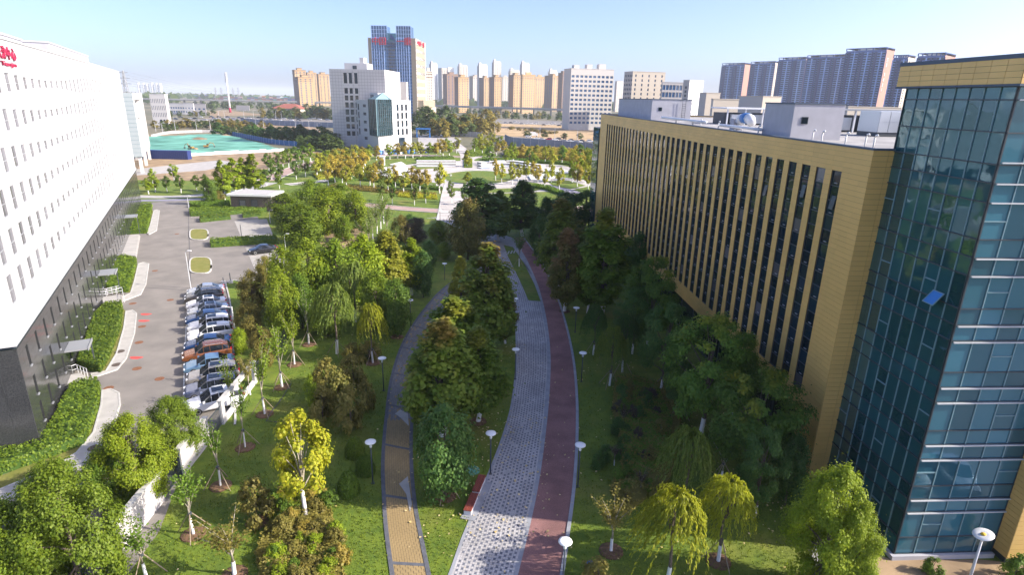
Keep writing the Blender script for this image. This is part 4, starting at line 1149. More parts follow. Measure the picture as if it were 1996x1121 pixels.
# distant pale towers first; grey left walls carry their shade in the colour
for i, (x0, xc, x1, y, D, lab) in enumerate(((838, 842, 854, 124, 1750, 'pale slim high-rise just right of the blue office tower, hazy'), (855, 862, 872, 132, 1700, 'blue grey hazy high-rise with a broad shaded side'), (872, 874, 885, 131, 1750, 'pale hazy high-rise behind the first brown tower'),
        (892, 896, 912, 128, 1750, 'pale hazy high-rise with a blue shaded edge and turret'), (930, 934, 950, 127, 1650, 'grey beige high-rise with turret in the distant row'), (958, 962, 976, 121, 1600, 'tallest grey high-rise of the distant row, with turret'),
        (1012, 1016, 1030, 124, 1600, 'grey high-rise with turret above the tan front tower'), (990, 994, 1012, 138, 1650, 'low grey turreted top behind the tan front tower'), (1066, 1070, 1084, 139, 1600, 'grey turreted top left of the white office grid'),
        (1196, 1200, 1212, 158, 1500, 'pale beige high-rise right of the white office grid'))):
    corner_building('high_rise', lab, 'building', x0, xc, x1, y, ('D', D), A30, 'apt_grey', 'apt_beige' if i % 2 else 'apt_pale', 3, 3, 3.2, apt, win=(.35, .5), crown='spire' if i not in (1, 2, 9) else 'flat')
# the brown and tan estate; shade put into the browner left walls
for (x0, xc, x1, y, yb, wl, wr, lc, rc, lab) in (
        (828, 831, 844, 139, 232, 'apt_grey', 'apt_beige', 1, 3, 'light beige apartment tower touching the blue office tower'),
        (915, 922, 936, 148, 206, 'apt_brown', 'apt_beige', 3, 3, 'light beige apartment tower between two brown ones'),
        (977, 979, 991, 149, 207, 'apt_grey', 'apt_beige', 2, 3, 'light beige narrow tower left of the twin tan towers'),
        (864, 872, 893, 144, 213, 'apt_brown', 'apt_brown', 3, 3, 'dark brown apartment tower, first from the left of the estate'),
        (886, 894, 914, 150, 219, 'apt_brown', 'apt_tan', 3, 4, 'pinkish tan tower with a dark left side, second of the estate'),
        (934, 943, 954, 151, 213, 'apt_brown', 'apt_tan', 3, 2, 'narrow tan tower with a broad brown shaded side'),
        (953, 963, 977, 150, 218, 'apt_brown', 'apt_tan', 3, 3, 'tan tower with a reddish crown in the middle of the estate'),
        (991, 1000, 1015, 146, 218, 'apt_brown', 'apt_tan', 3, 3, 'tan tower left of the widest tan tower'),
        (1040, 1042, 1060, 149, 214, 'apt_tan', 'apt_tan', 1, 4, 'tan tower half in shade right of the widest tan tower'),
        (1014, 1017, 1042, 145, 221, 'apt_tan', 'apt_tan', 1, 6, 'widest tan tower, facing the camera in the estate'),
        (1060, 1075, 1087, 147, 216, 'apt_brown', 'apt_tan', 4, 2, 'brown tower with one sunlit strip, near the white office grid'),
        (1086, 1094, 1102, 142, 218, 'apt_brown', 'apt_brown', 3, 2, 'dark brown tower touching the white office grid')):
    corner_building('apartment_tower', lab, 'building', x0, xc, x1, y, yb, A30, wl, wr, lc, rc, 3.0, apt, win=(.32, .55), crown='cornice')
# four tan towers to the left, their left walls browned for shade
for (x0, xc, x1, y, yb, lab) in ((600, 604, 621, 141, 206, 'third tan apartment tower of the left cluster, partly hidden'), (575, 580, 601, 136, 208, 'tallest tan apartment tower of the left cluster'), (619, 625, 645, 144, 206, 'rightmost tan apartment tower of the left cluster'), (579, 586, 613, 150, 212, 'front tan apartment tower of the left cluster')):
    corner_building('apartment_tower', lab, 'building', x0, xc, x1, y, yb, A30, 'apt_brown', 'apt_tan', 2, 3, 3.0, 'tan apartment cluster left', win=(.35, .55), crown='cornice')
# far hazy white row on the left horizon
for i, x in enumerate((276, 286, 293, 302, 311, 318)):
    corner_building('white_high_rise', ranked('tiny pale high-rise in the row on the left horizon', i, 6), 'building', x - 3, x - 2, x + 3, 160 + (i % 3), ('D', 3600), A30, 'apt_grey', 'apt_pale', 2, 2, 4, 'pale towers on the left horizon', win=(.3, .5), crown='flat')
# white office with a grid of balconies
t, P, Lr, Ll, H = corner_building('white_grid_office', 'large white office block with a grid of balcony openings', 'building', 1097, 1108, 1193, 133, 253, radians(14), 'office_white', 'office_white', 0, 10, 3.9, win=(.66, .5), crown='flat', ground=4.5)
b = MB(); b.box(Lr * .08, Lr * .2, 2, 8, H, H + 3.2, 'office_white'); b.box(Lr * .38, Lr * .5, 2, 8, H, H + 4, 'office_white'); b.box(Lr * .66, Lr * .82, 2, 8, H, H + 4.5, 'office_white'); b.obj('roof_house', t)
# tall mid buildings on the right
corner_building('slab_office', 'beige slab block with a striped shaded side, right of the white office grid', 'building', 1213, 1229, 1292, 139, ('D', 520), radians(16), 'apt_grey', 'apt_beige', 5, 5, 3.6, win=(.22, .55), lwin=(.8, .5), crown='flat')  # grey left wall: shade put into the colour of the beige block
corner_building('blue_glass_office', 'low office block with a wide band of blue windows', 'building', 1286, 1288, 1334, 160, ('D', 500), radians(10), 'apt_grey', 'apt_grey', 1, 7, 5.5, win=(.85, .7), crown='flat', glass='glass_navy')
t, P, Lr, Ll, H = corner_building('cream_office', 'cream block with a shaded sign side, right of the blue windowed office', 'building', 1328, 1340, 1367, 156, ('D', 470), radians(38), 'apt_grey', 'apt_pale', 0, 5, 3.6, win=(.22, .6), crown='flat')  # left wall greyed, its shade is in the colour
for i in range(6):
    b = MB(); b.box(-.1, 0, Ll * .35, Ll * .65, H - 6 - i * 3, H - 4.2 - i * 3, 'steel_dark'); b.obj('sign_character', t)
# low pale sheds between the roof plant and the towers
for (x0, xc, x1, y, D, a, lab) in ((1362, 1375, 1402, 181, 420, 12, 'low pale block left of the wide grey shed, behind the gold roof'), (1386, 1390, 1440, 193, 330, 8, 'wide grey shed with two dark panels behind the gold roof'), (1438, 1486, 1522, 188, 340, 20, 'low grey and cream block behind the rooftop plant'), (1640, 1655, 1760, 208, 300, 10, 'low silver shed with stepped roof behind the tank')):
    corner_building('low_block', lab, 'building', x0, xc, x1, y, ('D', D), radians(a), 'apt_grey', 'apt_beige', 0, 2 if D == 330 else 0, 9, 'low blocks behind the gold roof', win=(.7, .6), crown='flat', glass='glass_dark')
# row of dark blue residential towers on the right
AR = radians(42)
for (x0, xc, x1, y, D, wr, lab, n) in ((1399, 1442, 1454, 125, 1150, 'tower_pink', 'leftmost dark blue residential tower with a pink right side', 6), (1454, 1500, 1508, 122, 1080, 'apt_beige', 'second dark blue residential tower, with a raised middle', 6),
        (1770, 1822, 1842, 107, 700, 'tower_pink', 'rightmost dark blue tower just above the gold fascia', 6), (1506, 1558, 1570, 114, 980, 'apt_beige', 'third dark blue residential tower with a beige edge', 6), (1724, 1752, 1766, 111, 760, 'apt_beige', 'dark blue tower with a cream right side, behind the pink sign', 4),
        (1560, 1634, 1640, 109, 900, 'apt_beige', 'wide dark blue residential tower left of the tallest', 8), (1632, 1708, 1724, 96, 800, 'tower_pink', 'tallest dark blue residential tower with a pink sign side', 9)):
    t, P, Lr, Ll, H = corner_building('blue_residential_tower', lab, 'building', x0, xc, x1, y, ('D', D), AR, 'tower_blue', wr, n, 0 if wr == 'tower_pink' else 2, 3.0, 'dark blue residential towers on the right', win=(.3, .5), lwin=(.62, .62), crown='frame', glass='glass_strip')
    b = MB()
    for k in range(n + 1):
        y_ = k * Ll / n; b.box(-.8, -.02, y_ - .6, y_ + .6, 0, H - 2, 'tower_slab' if k % 3 == 1 else 'tower_maroon')
        if k % 3 == 2 and k < n: b.box(-.3, -.05, y_ + .7, y_ + Ll / n * .45, 0, H - 2, 'tower_maroon')
    b.obj('vertical_fins', t, kind='stuff')
    b = MB()
    for f in range(int(H / 3)): 
        for k in range(n):
            if k % 3 != 2: b.box(-.45, -.02, (k + .12) * Ll / n, (k + .88) * Ll / n, f * 3 + .1, f * 3 + .6, 'tower_slab')
    stuff(b.obj('balcony_rails', t))
    if xc == 1708:
        for i, ch in enumerate('万科金域国际'):
            lettering('sign_character', ch, 6.0 if i < 2 else 4.6, Matrix.Translation((Lr * .2, -.15, H - 14 - i * 6.4 - (4 if i > 1 else 0))), 'sign_white', t, .2)

# ------------------------------------------------------------------ blue glass office tower with the red sign
P = Vector(G2(814, 237)); r = radians(-3)
Pc = P
ex = Vector((cos(r), sin(r)))
q = onplane(725, 237, P, (sin(r), -cos(r))); WF = (Vector((q.x, q.y)) - P).length
H = hgt(P, 74)
bt = thing('blue_glass_tower', 'tall blue glass office tower with red lettering and two roof boxes', 'building', (P.x - ex.x * WF, P.y - ex.y * WF, 0), r)
b = MB(); DP = 52
b.box(0, WF, .6, DP, 0, H, 'tower_stone'); b.obj('wall', bt)
b = MB(); pier = WF * .075
b.box(0, pier, 0, .6, 0, H, 'tower_stone'); b.box(WF - pier * 1.25, WF, 0, .6, 0, H, 'tower_stone'); b.obj('stone_pier', bt)
xa, xb = pier, WF - pier * 1.25
wl_ = xb - xa
nf = 26; fh = H / nf
segs = [(xa, xa + wl_ * .37, 0.0), (xa + wl_ * .37, xa + wl_ * .63, .35), (xa + wl_ * .63, xb, 0.0)]
for si, (u0, u1, d) in enumerate(segs):
    n = 6 if si != 1 else 5; w = (u1 - u0) / n
    pb = MB(); pb.box(.06, w - .06, .25 + d, .4 + d, .08, fh * .62, 'glass_navy'); pb.box(.06, w - .06, .2 + d, .4 + d, fh * .66, fh - .06, 'blue_sheet'); pm_ = pb.mesh('glass_pane')
    hi = H if si == 1 else H
    for i in range(n):
        if si != 1:
            c = MB(); c.box(u0 + i * w - .22, u0 + i * w + .22, -.35, .3, 4, H, 'tower_slab'); c.obj('fin', bt)
    for f in range(nf):
        for i in range(n): link('glass_pane', pm_, bt, (u0 + i * w, 0, f * fh)) if (f >= nf - 12) else None
    c = MB()
    for f in range(nf - 12):
        for i in range(n): c.box(u0 + i * w + .06, u0 + i * w + w - .06, .25 + d, .4 + d, f * fh + .08, f * fh + fh * .62, 'glass_navy'); c.box(u0 + i * w + .06, u0 + i * w + w - .06, .2 + d, .4 + d, f * fh + fh * .66, f * fh + fh - .06, 'blue_sheet')
    stuff(c.obj('lower_glass_panes', bt))
# side with stone bands
c = MB(Matrix.Translation((WF, .6, 0)) @ Matrix.Rotation(pi / 2, 4, 'Z'))
facade(c, DP - .6, 0, H, [(3, DP - 4, [(6 + f * 7.4, 11 + f * 7.4) for f in range(int((H - 8) / 7.4))])], .4, 'apt_pale', 'apt_pale', 'tower_stone')
M0 = c.M; c.M = M0 @ Matrix.Translation((0, -.05, 0)); c.obj('side_wall', bt)
# roof boxes of glass and the low step
for (u0, u1) in ((xa, xa + wl_ * .40), (xa + wl_ * .63, xb)):
    c = MB(); h2 = hgt(P, 50) - H
    c.box(u0 + .3, u1 - .3, .8, 15, H, H + h2 - .4, 'glass_navy'); c.obj('roof_box', bt)
    c = MB()
    for i in range(7):
        x = u0 + i * (u1 - u0) / 6; c.box(x - .15, x + .15, .4, .8, H - 2, H + h2, 'tower_slab')
    for z in (H + .1, H + h2 * .33, H + h2 * .66, H + h2 - .3): c.box(u0, u1, .5, .9, z, z + .3, 'tower_slab' if z < H + h2 - 1 else 'tower_blue')
    c.obj('roof_box_frame', bt)
c = MB(); c.box(segs[1][0], segs[1][1], .5, 12, H, H + 4.5, 'glass_teal'); c.obj('roof_centre', bt)
hz = 8.2
for i, (ch, u) in enumerate((('中', xa + .2), ('国', xa + wl_ * .185), ('一', segs[2][0] + .2), ('重', segs[2][0] + wl_ * .185))):
    lettering('sign_character', ch, hz, Matrix.Translation((u, -.5, H - 6.2)), 'sign_red', bt, .4)
c = MB(); u = (segs[1][0] + segs[1][1]) / 2
c.add([(u - 1.5, -.2, H - 2.5), (u + 3.2, -.2, H - 2.5), (u + 3.2, -.2, H + .5), (u - .5, -.2, H + 4.0), (u - 1.5, .1, H - 2.5), (u + 3.2, .1, H - 2.5), (u + 3.2, .1, H + .5), (u - .5, .1, H + 4.0)], [(0, 1, 2, 3), (0, 3, 7, 4), (3, 2, 6, 7), (2, 1, 5, 6)], 'blue_navy')
c.add([(u - 4.2, -.2, H - 2.8), (u + 3.0, -.2, H - 3.0), (u - 1.2, -.2, H + .8)], [(0, 1, 2)], 'glass_teal'); c.obj('emblem', bt)
lettering('emblem_text', 'CFHI', 4.4, Matrix.Translation((u - 5, -.25, H - 8.6)), 'blue_navy', bt, .2)
lettering('side_sign', '中国一重', 5.0, Matrix.Translation((WF + .6, 6, H - 5.4)) @ Matrix.Rotation(pi / 2, 4, 'Z'), 'sign_red', bt, .3, 1.9)
# podium
c = MB(); c.box(WF, WF + 6, 4, DP + 20, 0, 22, 'tower_stone'); c.box(WF + 6, WF + 7, 3, DP + 20, 0, 14, 'cream'); c.obj('podium', bt)

# ------------------------------------------------------------------ white tiled offices in the centre
def windows_on(M, parent, rects, depth=.25, name='window', glass='glass_dark'):
    ms = {}
    for u0, u1, v0, v1 in rects:
        k = (round(u1 - u0, 2), round(v1 - v0, 2))
        if k not in ms:
            f = MB(M.to_3x3().to_4x4()); w, h = k
            f.box(0, .1, -.03, .06, 0, h, 'frame_dark'); f.box(w - .1, w, -.03, .06, 0, h, 'frame_dark'); f.box(.1, w - .1, -.03, .06, 0, .1, 'frame_dark'); f.box(.1, w - .1, -.03, .06, h - .1, h, 'frame_dark'); f.box(.1, w - .1, -.03, .06, h * .42, h * .42 + .08, 'frame_dark')
            g = MB(M.to_3x3().to_4x4()); g.box(.1, w - .1, 0.0, .04, .1, h - .1, glass)
            ms[k] = (f.mesh(name), g.mesh('pane'))
        p = M @ Vector((u0, depth - .06, v0))
        o = link(name, ms[k][0], parent, tuple(p)); link('pane', ms[k][1], o)
def tile_grid(M, L, H, cols, m, parent, step=1.25):
    g = MB(M)
    n = int(L / step)
    for i in range(1, n):
        x = i * L / n
        if any(u0 - .1 < x < u1 + .1 for u0, u1, _ in cols): continue
        g.box(x - .06, x + .06, -.006, -.002, .5, H - .5, m)
    k = int(H / step)
    segs_ = []; x = 0
    for u0, u1, _ in cols: segs_.append((x, u0)); x = u1
    segs_.append((x, L))
    for j in range(1, k):
        z = j * H / k
        for a, c_ in segs_: g.box(a, c_, -.006, -.003, z - .06, z + .06, m)
    stuff(g.obj('tile_joints', parent))
# block A, tall, frontal
PA = Vector(G2(756, 287)); r = radians(-4)
q = onplane(652, 287, PA, (sin(r), -cos(r))); WA = (Vector((q.x, q.y)) - PA).length; HA = hgt(PA, 135.5)
ex = Vector((cos(r), sin(r)))
ba = thing('white_tiled_block', 'tall white tiled office block with three window columns, in the centre', 'building', (PA.x - ex.x * WA, PA.y - ex.y * WA, 0), r)
def uA(x): 
    p = onplane(x, 200, PA, (sin(r), -cos(r))); return WA - (Vector((p.x, p.y)) - PA).length
zsA = [hgt(PA, y) for y in (284, 272, 266, 257, 252, 243, 239, 228.5, 225, 214.5, 211, 200.5, 197, 187, 183.5, 172.5, 163.5, 142.5)]
vr = [(zsA[i], zsA[i + 1]) for i in range(2, len(zsA) - 1, 2)]
colsA = [(uA(672.5), uA(679.5), vr), (uA(682.5), uA(689), vr), (uA(693), uA(699.5), vr)]
b = MB(); facade(b, WA, 0, HA, colsA, .3, 'tile_white', 'tile_white', 'frame_dark')
DA = 30
b.quad((WA, 0, 0), (WA, DA, 0), (WA, DA, HA), (WA, 0, HA), 'tile_bright'); b.quad((0, DA, 0), (0, 0, 0), (0, 0, HA), (0, DA, HA), 'tile_white'); b.quad((0, 0, HA - .6), (WA, 0, HA - .6), (WA, DA, HA - .6), (0, DA, HA - .6), 'roof_grey'); b.quad((WA, DA, 0), (0, DA, 0), (0, DA, HA), (WA, DA, HA), 'tile_white')  # right side in brighter tile: sunlight put into the colour
b.obj('wall', ba)
windows_on(Matrix.Identity(4), ba, [(u0, u1, a, c) for u0, u1, v in colsA for a, c in v], .3)
tile_grid(Matrix.Identity(4), WA, HA, colsA, 'tile_joint', ba, 1.5)
b = MB()
for z in range(4, int(HA), 4): b.box(WA, WA + .05, 2, DA - 2, z, z + 1.6, 'tile_white')
b.obj('side_bands', ba)
b = MB(); x0 = uA(668); x1 = uA(712); b.box(x0, x1, 6, 16, HA - .6, HA + 3.2, 'tile_bright'); b.box(uA(697), uA(705), 7, 12, HA + 3.2, HA + 6, 'tile_bright'); b.obj('roof_house', ba)
b = MB(); b.box(uA(684), uA(692), 5.9, 6.0, HA + .3, HA + 2, 'frame_dark'); b.obj('roof_window', ba)
b = MB(); q0 = uA(776); 
b.box(WA + .1, WA + 3.5, DA, DA + 4, 0, HA - 5, 'apt_grey'); b.obj('rear_wing', ba)
# block B, lower, with a glass corner bay
K = {k: Vector(G2(*v)) for k, v in dict(B=(739, 293), A=(687, 283), C=(803, 285)).items()}
HB = hgt(K['B'], 195)
dAB = (K['B'] - K['A']); dBC = (K['C'] - K['B'])
LAB, LBC = dAB.length, dBC.length
bb = thing('white_office_with_glass_bay', 'low white tiled office with a dark glass corner bay and pyramid roof', 'building', (K['A'].x, K['A'].y, 0), atan2(dAB.y, dAB.x))
inv = (Matrix.Translation((K['A'].x, K['A'].y, 0)) @ Matrix.Rotation(atan2(dAB.y, dAB.x), 4, 'Z')).inverted()
MBC = inv @ Matrix.Translation((K['B'].x, K['B'].y, 0)) @ Matrix.Rotation(atan2(dBC.y, dBC.x), 4, 'Z')
def ux(x, P, d):
    n = Vector((d.y, -d.x)).normalized(); q = onplane(x, 240, P, (n.x, n.y)); return (Vector((q.x, q.y)) - P).dot(d.normalized())
zb = [(hgt(K['B'], y0), hgt(K['B'], y1)) for y0, y1 in ((267, 254), (250, 237), (233.5, 220.5), (216.5, 203.5))]
zs = [(hgt(K['B'], y0), hgt(K['B'], y1)) for y0, y1 in ((259, 253), (243, 237), (226.5, 220.5), (210, 204))]
cAB = [(ux(x, K['A'], dAB), ux(x + 2.6, K['A'], dAB), zb) for x in (690, 694.5, 699)] + [(ux(709, K['A'], dAB), ux(715, K['A'], dAB), zs + [(hgt(K['B'], 276), hgt(K['B'], 270))])]
cBC = [(ux(x, K['B'], dBC), ux(x + 4.2, K['B'], dBC), zb) for x in (774, 782.5, 790.5)]
b = MB(); facade(b, LAB, 0, HB, cAB, .25, 'tile_white', 'tile_white', 'frame_dark'); b.M = MBC; facade(b, LBC, 0, HB, cBC, .25, 'tile_bright', 'tile_bright', 'frame_dark')  # duller left and brighter right face: shade and sun put into the tile
MCD = MBC @ Matrix.Translation((LBC, 0, 0)) @ Matrix.Rotation(radians(42), 4, 'Z'); b.M = MCD; facade(b, 24, 0, HB, [(2, 22, [(5 + 5 * k, 7.5 + 5 * k) for k in range(int(HB / 5) - 1)])], .1, 'tile_bright', 'tile_bright', 'tile_white')
b.M = None
c0 = MBC @ Vector((0, 0, 0)); c1 = MBC @ Vector((LBC, 0, 0)); c2 = MCD @ Vector((24, 0, 0))
b.add([(0, 0, HB - .5), (c0.x, c0.y, HB - .5), (c1.x, c1.y, HB - .5), (c2.x, c2.y, HB - .5), (0, 26, HB - .5)], [(0, 1, 2, 3, 4)], 'roof_grey')
b.quad((0, 26, 0), (0, 0, 0), (0, 0, HB), (0, 26, HB), 'tile_white'); b.quad((c2.x, c2.y, 0), (0, 26, 0), (0, 26, HB), (c2.x, c2.y, HB), 'tile_white')
b.obj('wall', bb)
windows_on(Matrix.Identity(4), bb, [(u0, u1, a, c) for u0, u1, v in cAB for a, c in v], .25)
windows_on(MBC, bb, [(u0, u1, a, c) for u0, u1, v in cBC for a, c in v], .25)
g = MB(MBC); u = ux(776, K['B'], dBC); g.box(u, u + 6, -.06, -.02, 0.2, hgt(K['B'], 272), 'glass_dark'); g.obj('door', bb)
# glass bay: prism round the corner
za, zt = hgt(K['B'], 265), HB + .4
ua = ux(722, K['A'], dAB); ub = ux(763, K['B'], dBC)
for M, u0, u1, n in ((Matrix.Identity(4), ua, LAB + .3, 5), (MBC, -.3, ub, 7)):
    w = (u1 - u0) / n; f = MB(M); ms = {}
    k = 10; hh = (zt - za) / k
    pq = MB(M.to_3x3().to_4x4()); pq.box(.05, w - .05, 0, .1, .05, hh - .05, 'glass_bay'); pme = pq.mesh('bay_pane')
    for i in range(n + 1): f.box(u0 + i * w - .06, u0 + i * w + .06, -.75, -.1, za, zt, 'frame_teal')
    for j in range(k + 1): f.box(u0, u1, -.72, -.1, za + j * hh - .06, za + j * hh + .06, 'frame_dark')
    f.obj('bay_frame', bb)
    for i in range(n):
        for j in range(k): link('bay_pane', pme, bb, tuple(M @ Vector((u0 + i * w, -.6, za + j * hh))))
p0 = Vector((ua, -.7, 0)); p1 = Vector((LAB + .1, -.8, 0)); p2 = MBC @ Vector((ub, -.7, 0)); cc = (p0 + p1 + p2) / 3 + Vector((0, 2.5, 0)); p3 = cc + Vector((0, 4, 0))
g = MB(); g.add([(p0.x, p0.y, zt), (p1.x, p1.y, zt), (p2.x, p2.y, zt), (p3.x, p3.y, zt), (cc.x, cc.y, zt + 3.2)], [(0, 1, 4), (1, 2, 4), (2, 3, 4), (3, 0, 4)], 'frame_teal'); g.obj('pyramid_roof', bb)
g = MB(); u = ux(709, K['A'], dAB); g.box(u, u + 10, 4, 11, HB - .5, HB + 3.4, 'tile_bright'); g.box(u + 1.2, u + 2.6, 3.9, 4, HB + 1, HB + 2.6, 'frame_dark'); g.box(u + 3.4, u + 4.8, 3.9, 4, HB + 1, HB + 2.6, 'frame_dark'); g.obj('roof_house', bb)

# ------------------------------------------------------------------ glazed white annex behind the big white building
P = Vector(G2(283, 337)); ang = atan2(DL.y, DL.x)
HN = hgt(P, 181)
an = thing('white_glazed_annex', 'white framed annex with three tall windows behind the white building', 'building', (P.x, P.y, 0), ang)
q = onplane(299, 322, P, (NL.x, NL.y)); LN = (Vector((q.x, q.y)) - P).length
b = MB(); facade(b, LN, 5.2, HN, [(LN * .12, LN * .82, [(6.5, 11.2), (12.6, 17.2), (18.4, 23)])], 2.2, 'tile_bright', 'tile_bright', 'frame_teal')
b.M = Matrix.Translation((0, 30, 0)) @ Matrix.Rotation(-pi / 2, 4, 'Z'); facade(b, 30, 5.2, HN, [], .2, 'frame_teal', 'frame_teal'); b.M = None
b.quad((0, 0, HN), (LN, 0, HN), (LN, 30, HN), (0, 30, HN), 'roof_grey'); b.quad((0, 0, 5.2), (0, 30, 5.2), (LN, 30, 5.2), (LN, 0, 5.2), 'soffit'); b.quad((LN, 0, 5.2), (LN, 30, 5.2), (LN, 30, HN), (LN, 0, HN), 'tile_white')
b.obj('wall', an)
b = MB(); b.box(1.5, LN - 2, 3, 28, 0, 5.2, 'glass_dark'); b.obj('ground_floor', an)
for x in (1, LN * .5, LN - 1):
    b = MB(); b.box(x - .5, x + .5, .3, 1.3, 0, 5.2, 'tile_bright'); b.obj('column', an)
b = MB(Matrix.Translation((0, 30, 0)) @ Matrix.Rotation(-pi / 2, 4, 'Z'))
for i in range(10):
    for j in range(15): b.box(i * 3 + .06, i * 3 + 2.94, -.08, -.01, 5.3 + j * 1.33 + .05, 5.3 + (j + 1) * 1.33 - .05, 'annex_panel', bottom=False)
stuff(b.obj('facing_panels', an))
b = MB()
for k in range(3):
    z0 = (6.5, 12.6, 18.4)[k]
    for i in range(4): b.box(LN * .12 + i * LN * .175, LN * .12 + i * LN * .175 + .3, 1.8, 2.1, z0, z0 + 4.6, 'fin_white')
    for j in range(3): b.box(LN * .12, LN * .82, 1.7, 2.0, z0 + 1.2 * j + .6, z0 + 1.2 * j + .8, 'fin_white')
b.obj('window_frames', an, kind='stuff')
# third white block with a grid of slots
t, P, Lr, Ll, H = corner_building('white_slot_block', 'small white block with a grid of slot windows beside the green net', 'building', 287, 300, 323, 183, 244, radians(8), 'frame_dark', 'tile_bright', 0, 9, 5.2, win=(.4, .62), crown='flat', ground=5.5)
b = MB(); b.box(Lr * .45, Lr * .6, -.05, 0, .5, 4.5, 'glass_dark'); b.box(Lr * .68, Lr * .8, -.05, 0, .5, 4.5, 'glass_dark'); b.box(Lr * .86, Lr * .96, -.05, 0, .5, 4.5, 'glass_dark'); b.obj('door', t)
# striped low works building, grey shed, red roofed house
corner_building('striped_works', 'low white works building with blue window bands, left background', 'building', 322, 324, 363, 201, 222, radians(4), 'tile_bright', 'tile_bright', 1, 9, 4.2, win=(.8, .4), crown='flat', glass='glass_navy')
corner_building('white_gable_works', 'small white end block of the striped works building', 'building', 359, 361, 376, 201, 223, radians(4), 'tile_bright', 'tile_bright', 1, 3, 4.2, win=(.4, .4), crown='flat', glass='glass_navy')
corner_building('grey_shed', 'grey flat shed behind the works, left background', 'building', 374, 376, 400, 202, 217, radians(4), 'apt_grey', 'apt_grey', 0, 3, 5, win=(.5, .4), crown='flat')
corner_building('blue_roof_shed', 'low shed with a bright blue roof in front of the works', 'building', 366, 368, 400, 218, 224, radians(2), 'tile_white', 'tile_white', 0, 4, 3, win=(.4, .4), crown='flat', roofmat='blue_bright')
P = Vector(G2(560, 222)); m = mpp(P)
rh = thing('red_roof_house', 'low cream pavilion with a red hipped roof, left of the centre', 'building', (P.x, P.y, 0), radians(-6))
w = 56 * m; h = hgt(P, 211)
b = MB(); facade(b, w, 0, h, [(w * (.06 + .16 * i), w * (.14 + .16 * i), [(h * .15, h * .75)]) for i in range(6)], .4, 'cream', 'cream', 'glass_dark'); b.box(0, w, .5, 24, 0, h - .01, 'cream'); rh_o = b.obj('wall', rh); 
rh.location.x -= w / 2
b = MB(); z1 = hgt(P, 202); b.add([(-1.5, -1.5, h), (w + 1.5, -1.5, h), (w + 1.5, 25, h), (-1.5, 25, h), (w * .3, 12, z1), (w * .7, 12, z1)], [(0, 1, 5, 4), (1, 2, 5), (2, 3, 4, 5), (3, 0, 4)], 'roof_red'); b.obj('roof', rh)
b = MB(); facade(b, w * .3, 0, h * .8, [(w * .08, w * .12, [(h * .2, h * .6)]), (w * .18, w * .22, [(h * .2, h * .6)])], .4, 'cream', 'cream', 'glass_dark', y=-4); b.box(0, w * .3, -3.9, .5, h * .8 - .2, h * .8, 'roof_red'); o = b.obj('porch', rh)
# low terrace of shops below the estate
corner_building('shop_terrace', 'long low terrace of shops below the tan estate', 'building', 918, 920, 998, 211, 221, radians(2), 'cream', 'cream', 0, 16, 4.5, win=(.6, .55), crown='flat', glass='glass_dark', roofmat='roof_red')
corner_building('shop_terrace', 'short low shop block left of the long terrace', 'building', 862, 864, 892, 204, 217, radians(2), 'cream', 'cream', 0, 4, 4.5, win=(.6, .55), crown='flat', glass='glass_dark')
# brick gatehouse by the car park
P = Vector(G2(452, 410)); r = radians(-2); q = onplane(530, 410, P, (sin(r), -cos(r))); w = (Vector((q.x, q.y)) - P).length; h = hgt(P, 381)
gh = thing('brick_gatehouse', 'small grey brick gatehouse with a flat white roof behind the car park', 'building', (P.x, P.y, 0), r)
cg = [(w * .20, w * .36, [(h * .28, h * .72)]), (w * .50, w * .66, [(h * .28, h * .76)])]
b = MB(); facade(b, w, 0, h, cg, .2, 'joint', 'brick_wall', 'frame_dark'); b.quad((0, 6, 0), (0, 0, 0), (0, 0, h), (0, 6, h), 'brick_wall'); b.quad((w, 0, 0), (w, 6, 0), (w, 6, h), (w, 0, h), 'brick_wall'); b.quad((w, 6, 0), (0, 6, 0), (0, 6, h), (w, 6, h), 'brick_wall'); b.obj('wall', gh)
b = MB()
nr_ = int(h / .16)
for j in range(nr_):
    z = j * h / nr_
    for i in range(int(w / .5)):
        u = i * .5 + (.25 if j % 2 else 0)
        if any(u + .5 > a and u < c and v[0][0] < z + .14 and z < v[0][1] for a, c, v in cg): continue
        b.box(u + .008, min(w, u + .49), -.015, 0, z + .01, z + .15, 'brick_wall', bottom=False)
stuff(b.obj('wall_bricks', gh))
windows_on(Matrix.Identity(4), gh, [(a, c, v[0][0], v[0][1]) for a, c, v in cg], .2, glass='glass_curtain')
b = MB(); b.box(-.5, w + .5, -.6, 6.5, h, h + .45, 'sign_white'); b.box(.2, w - .2, 0, 6, h + .45, h + .55, 'apt_grey'); b.obj('roof', gh)

# ------------------------------------------------------------------ elevated road, containers, pylon, masts
ev = thing('elevated_road', 'long grey elevated road across the left background', 'bridge', (0, 0, 0))
A_ = G(190, 190, 11); B_ = G(660, 199.5, 11); C_ = G(1130, 214, 11)
for i, (a, c, lab) in enumerate(((A_, B_, 0), (B_, C_, 1))):
    d = Vector((c.x - a.x, c.y - a.y)); L = d.length; n = Vector((-d.y, d.x)).normalized() * 9
    b = MB(); P4 = [(a.x, a.y), (c.x, c.y), (c.x + n.x * 2, c.y + n.y * 2), (a.x + n.x * 2, a.y + n.y * 2)]
    b.prism(P4, 9.0, 11.0, 'concrete', bottom=True); b.obj('deck', ev)
    b = MB(); b.prism([(a.x - n.x * .05, a.y - n.y * .05), (c.x - n.x * .05, c.y - n.y * .05), (c.x, c.y), (a.x, a.y)], 10.4, 12.2, 'apt_grey'); b.obj('parapet', ev)
    for k in range(int(L / 32) + 1):
        p = Vector((a.x, a.y)) + d.normalized() * (k * 32) + n
        b = MB(); b.box(p.x - 1.2, p.x + 1.2, p.y - 2, p.y + 2, 0, 9, 'concrete'); b.obj('pier', ev)
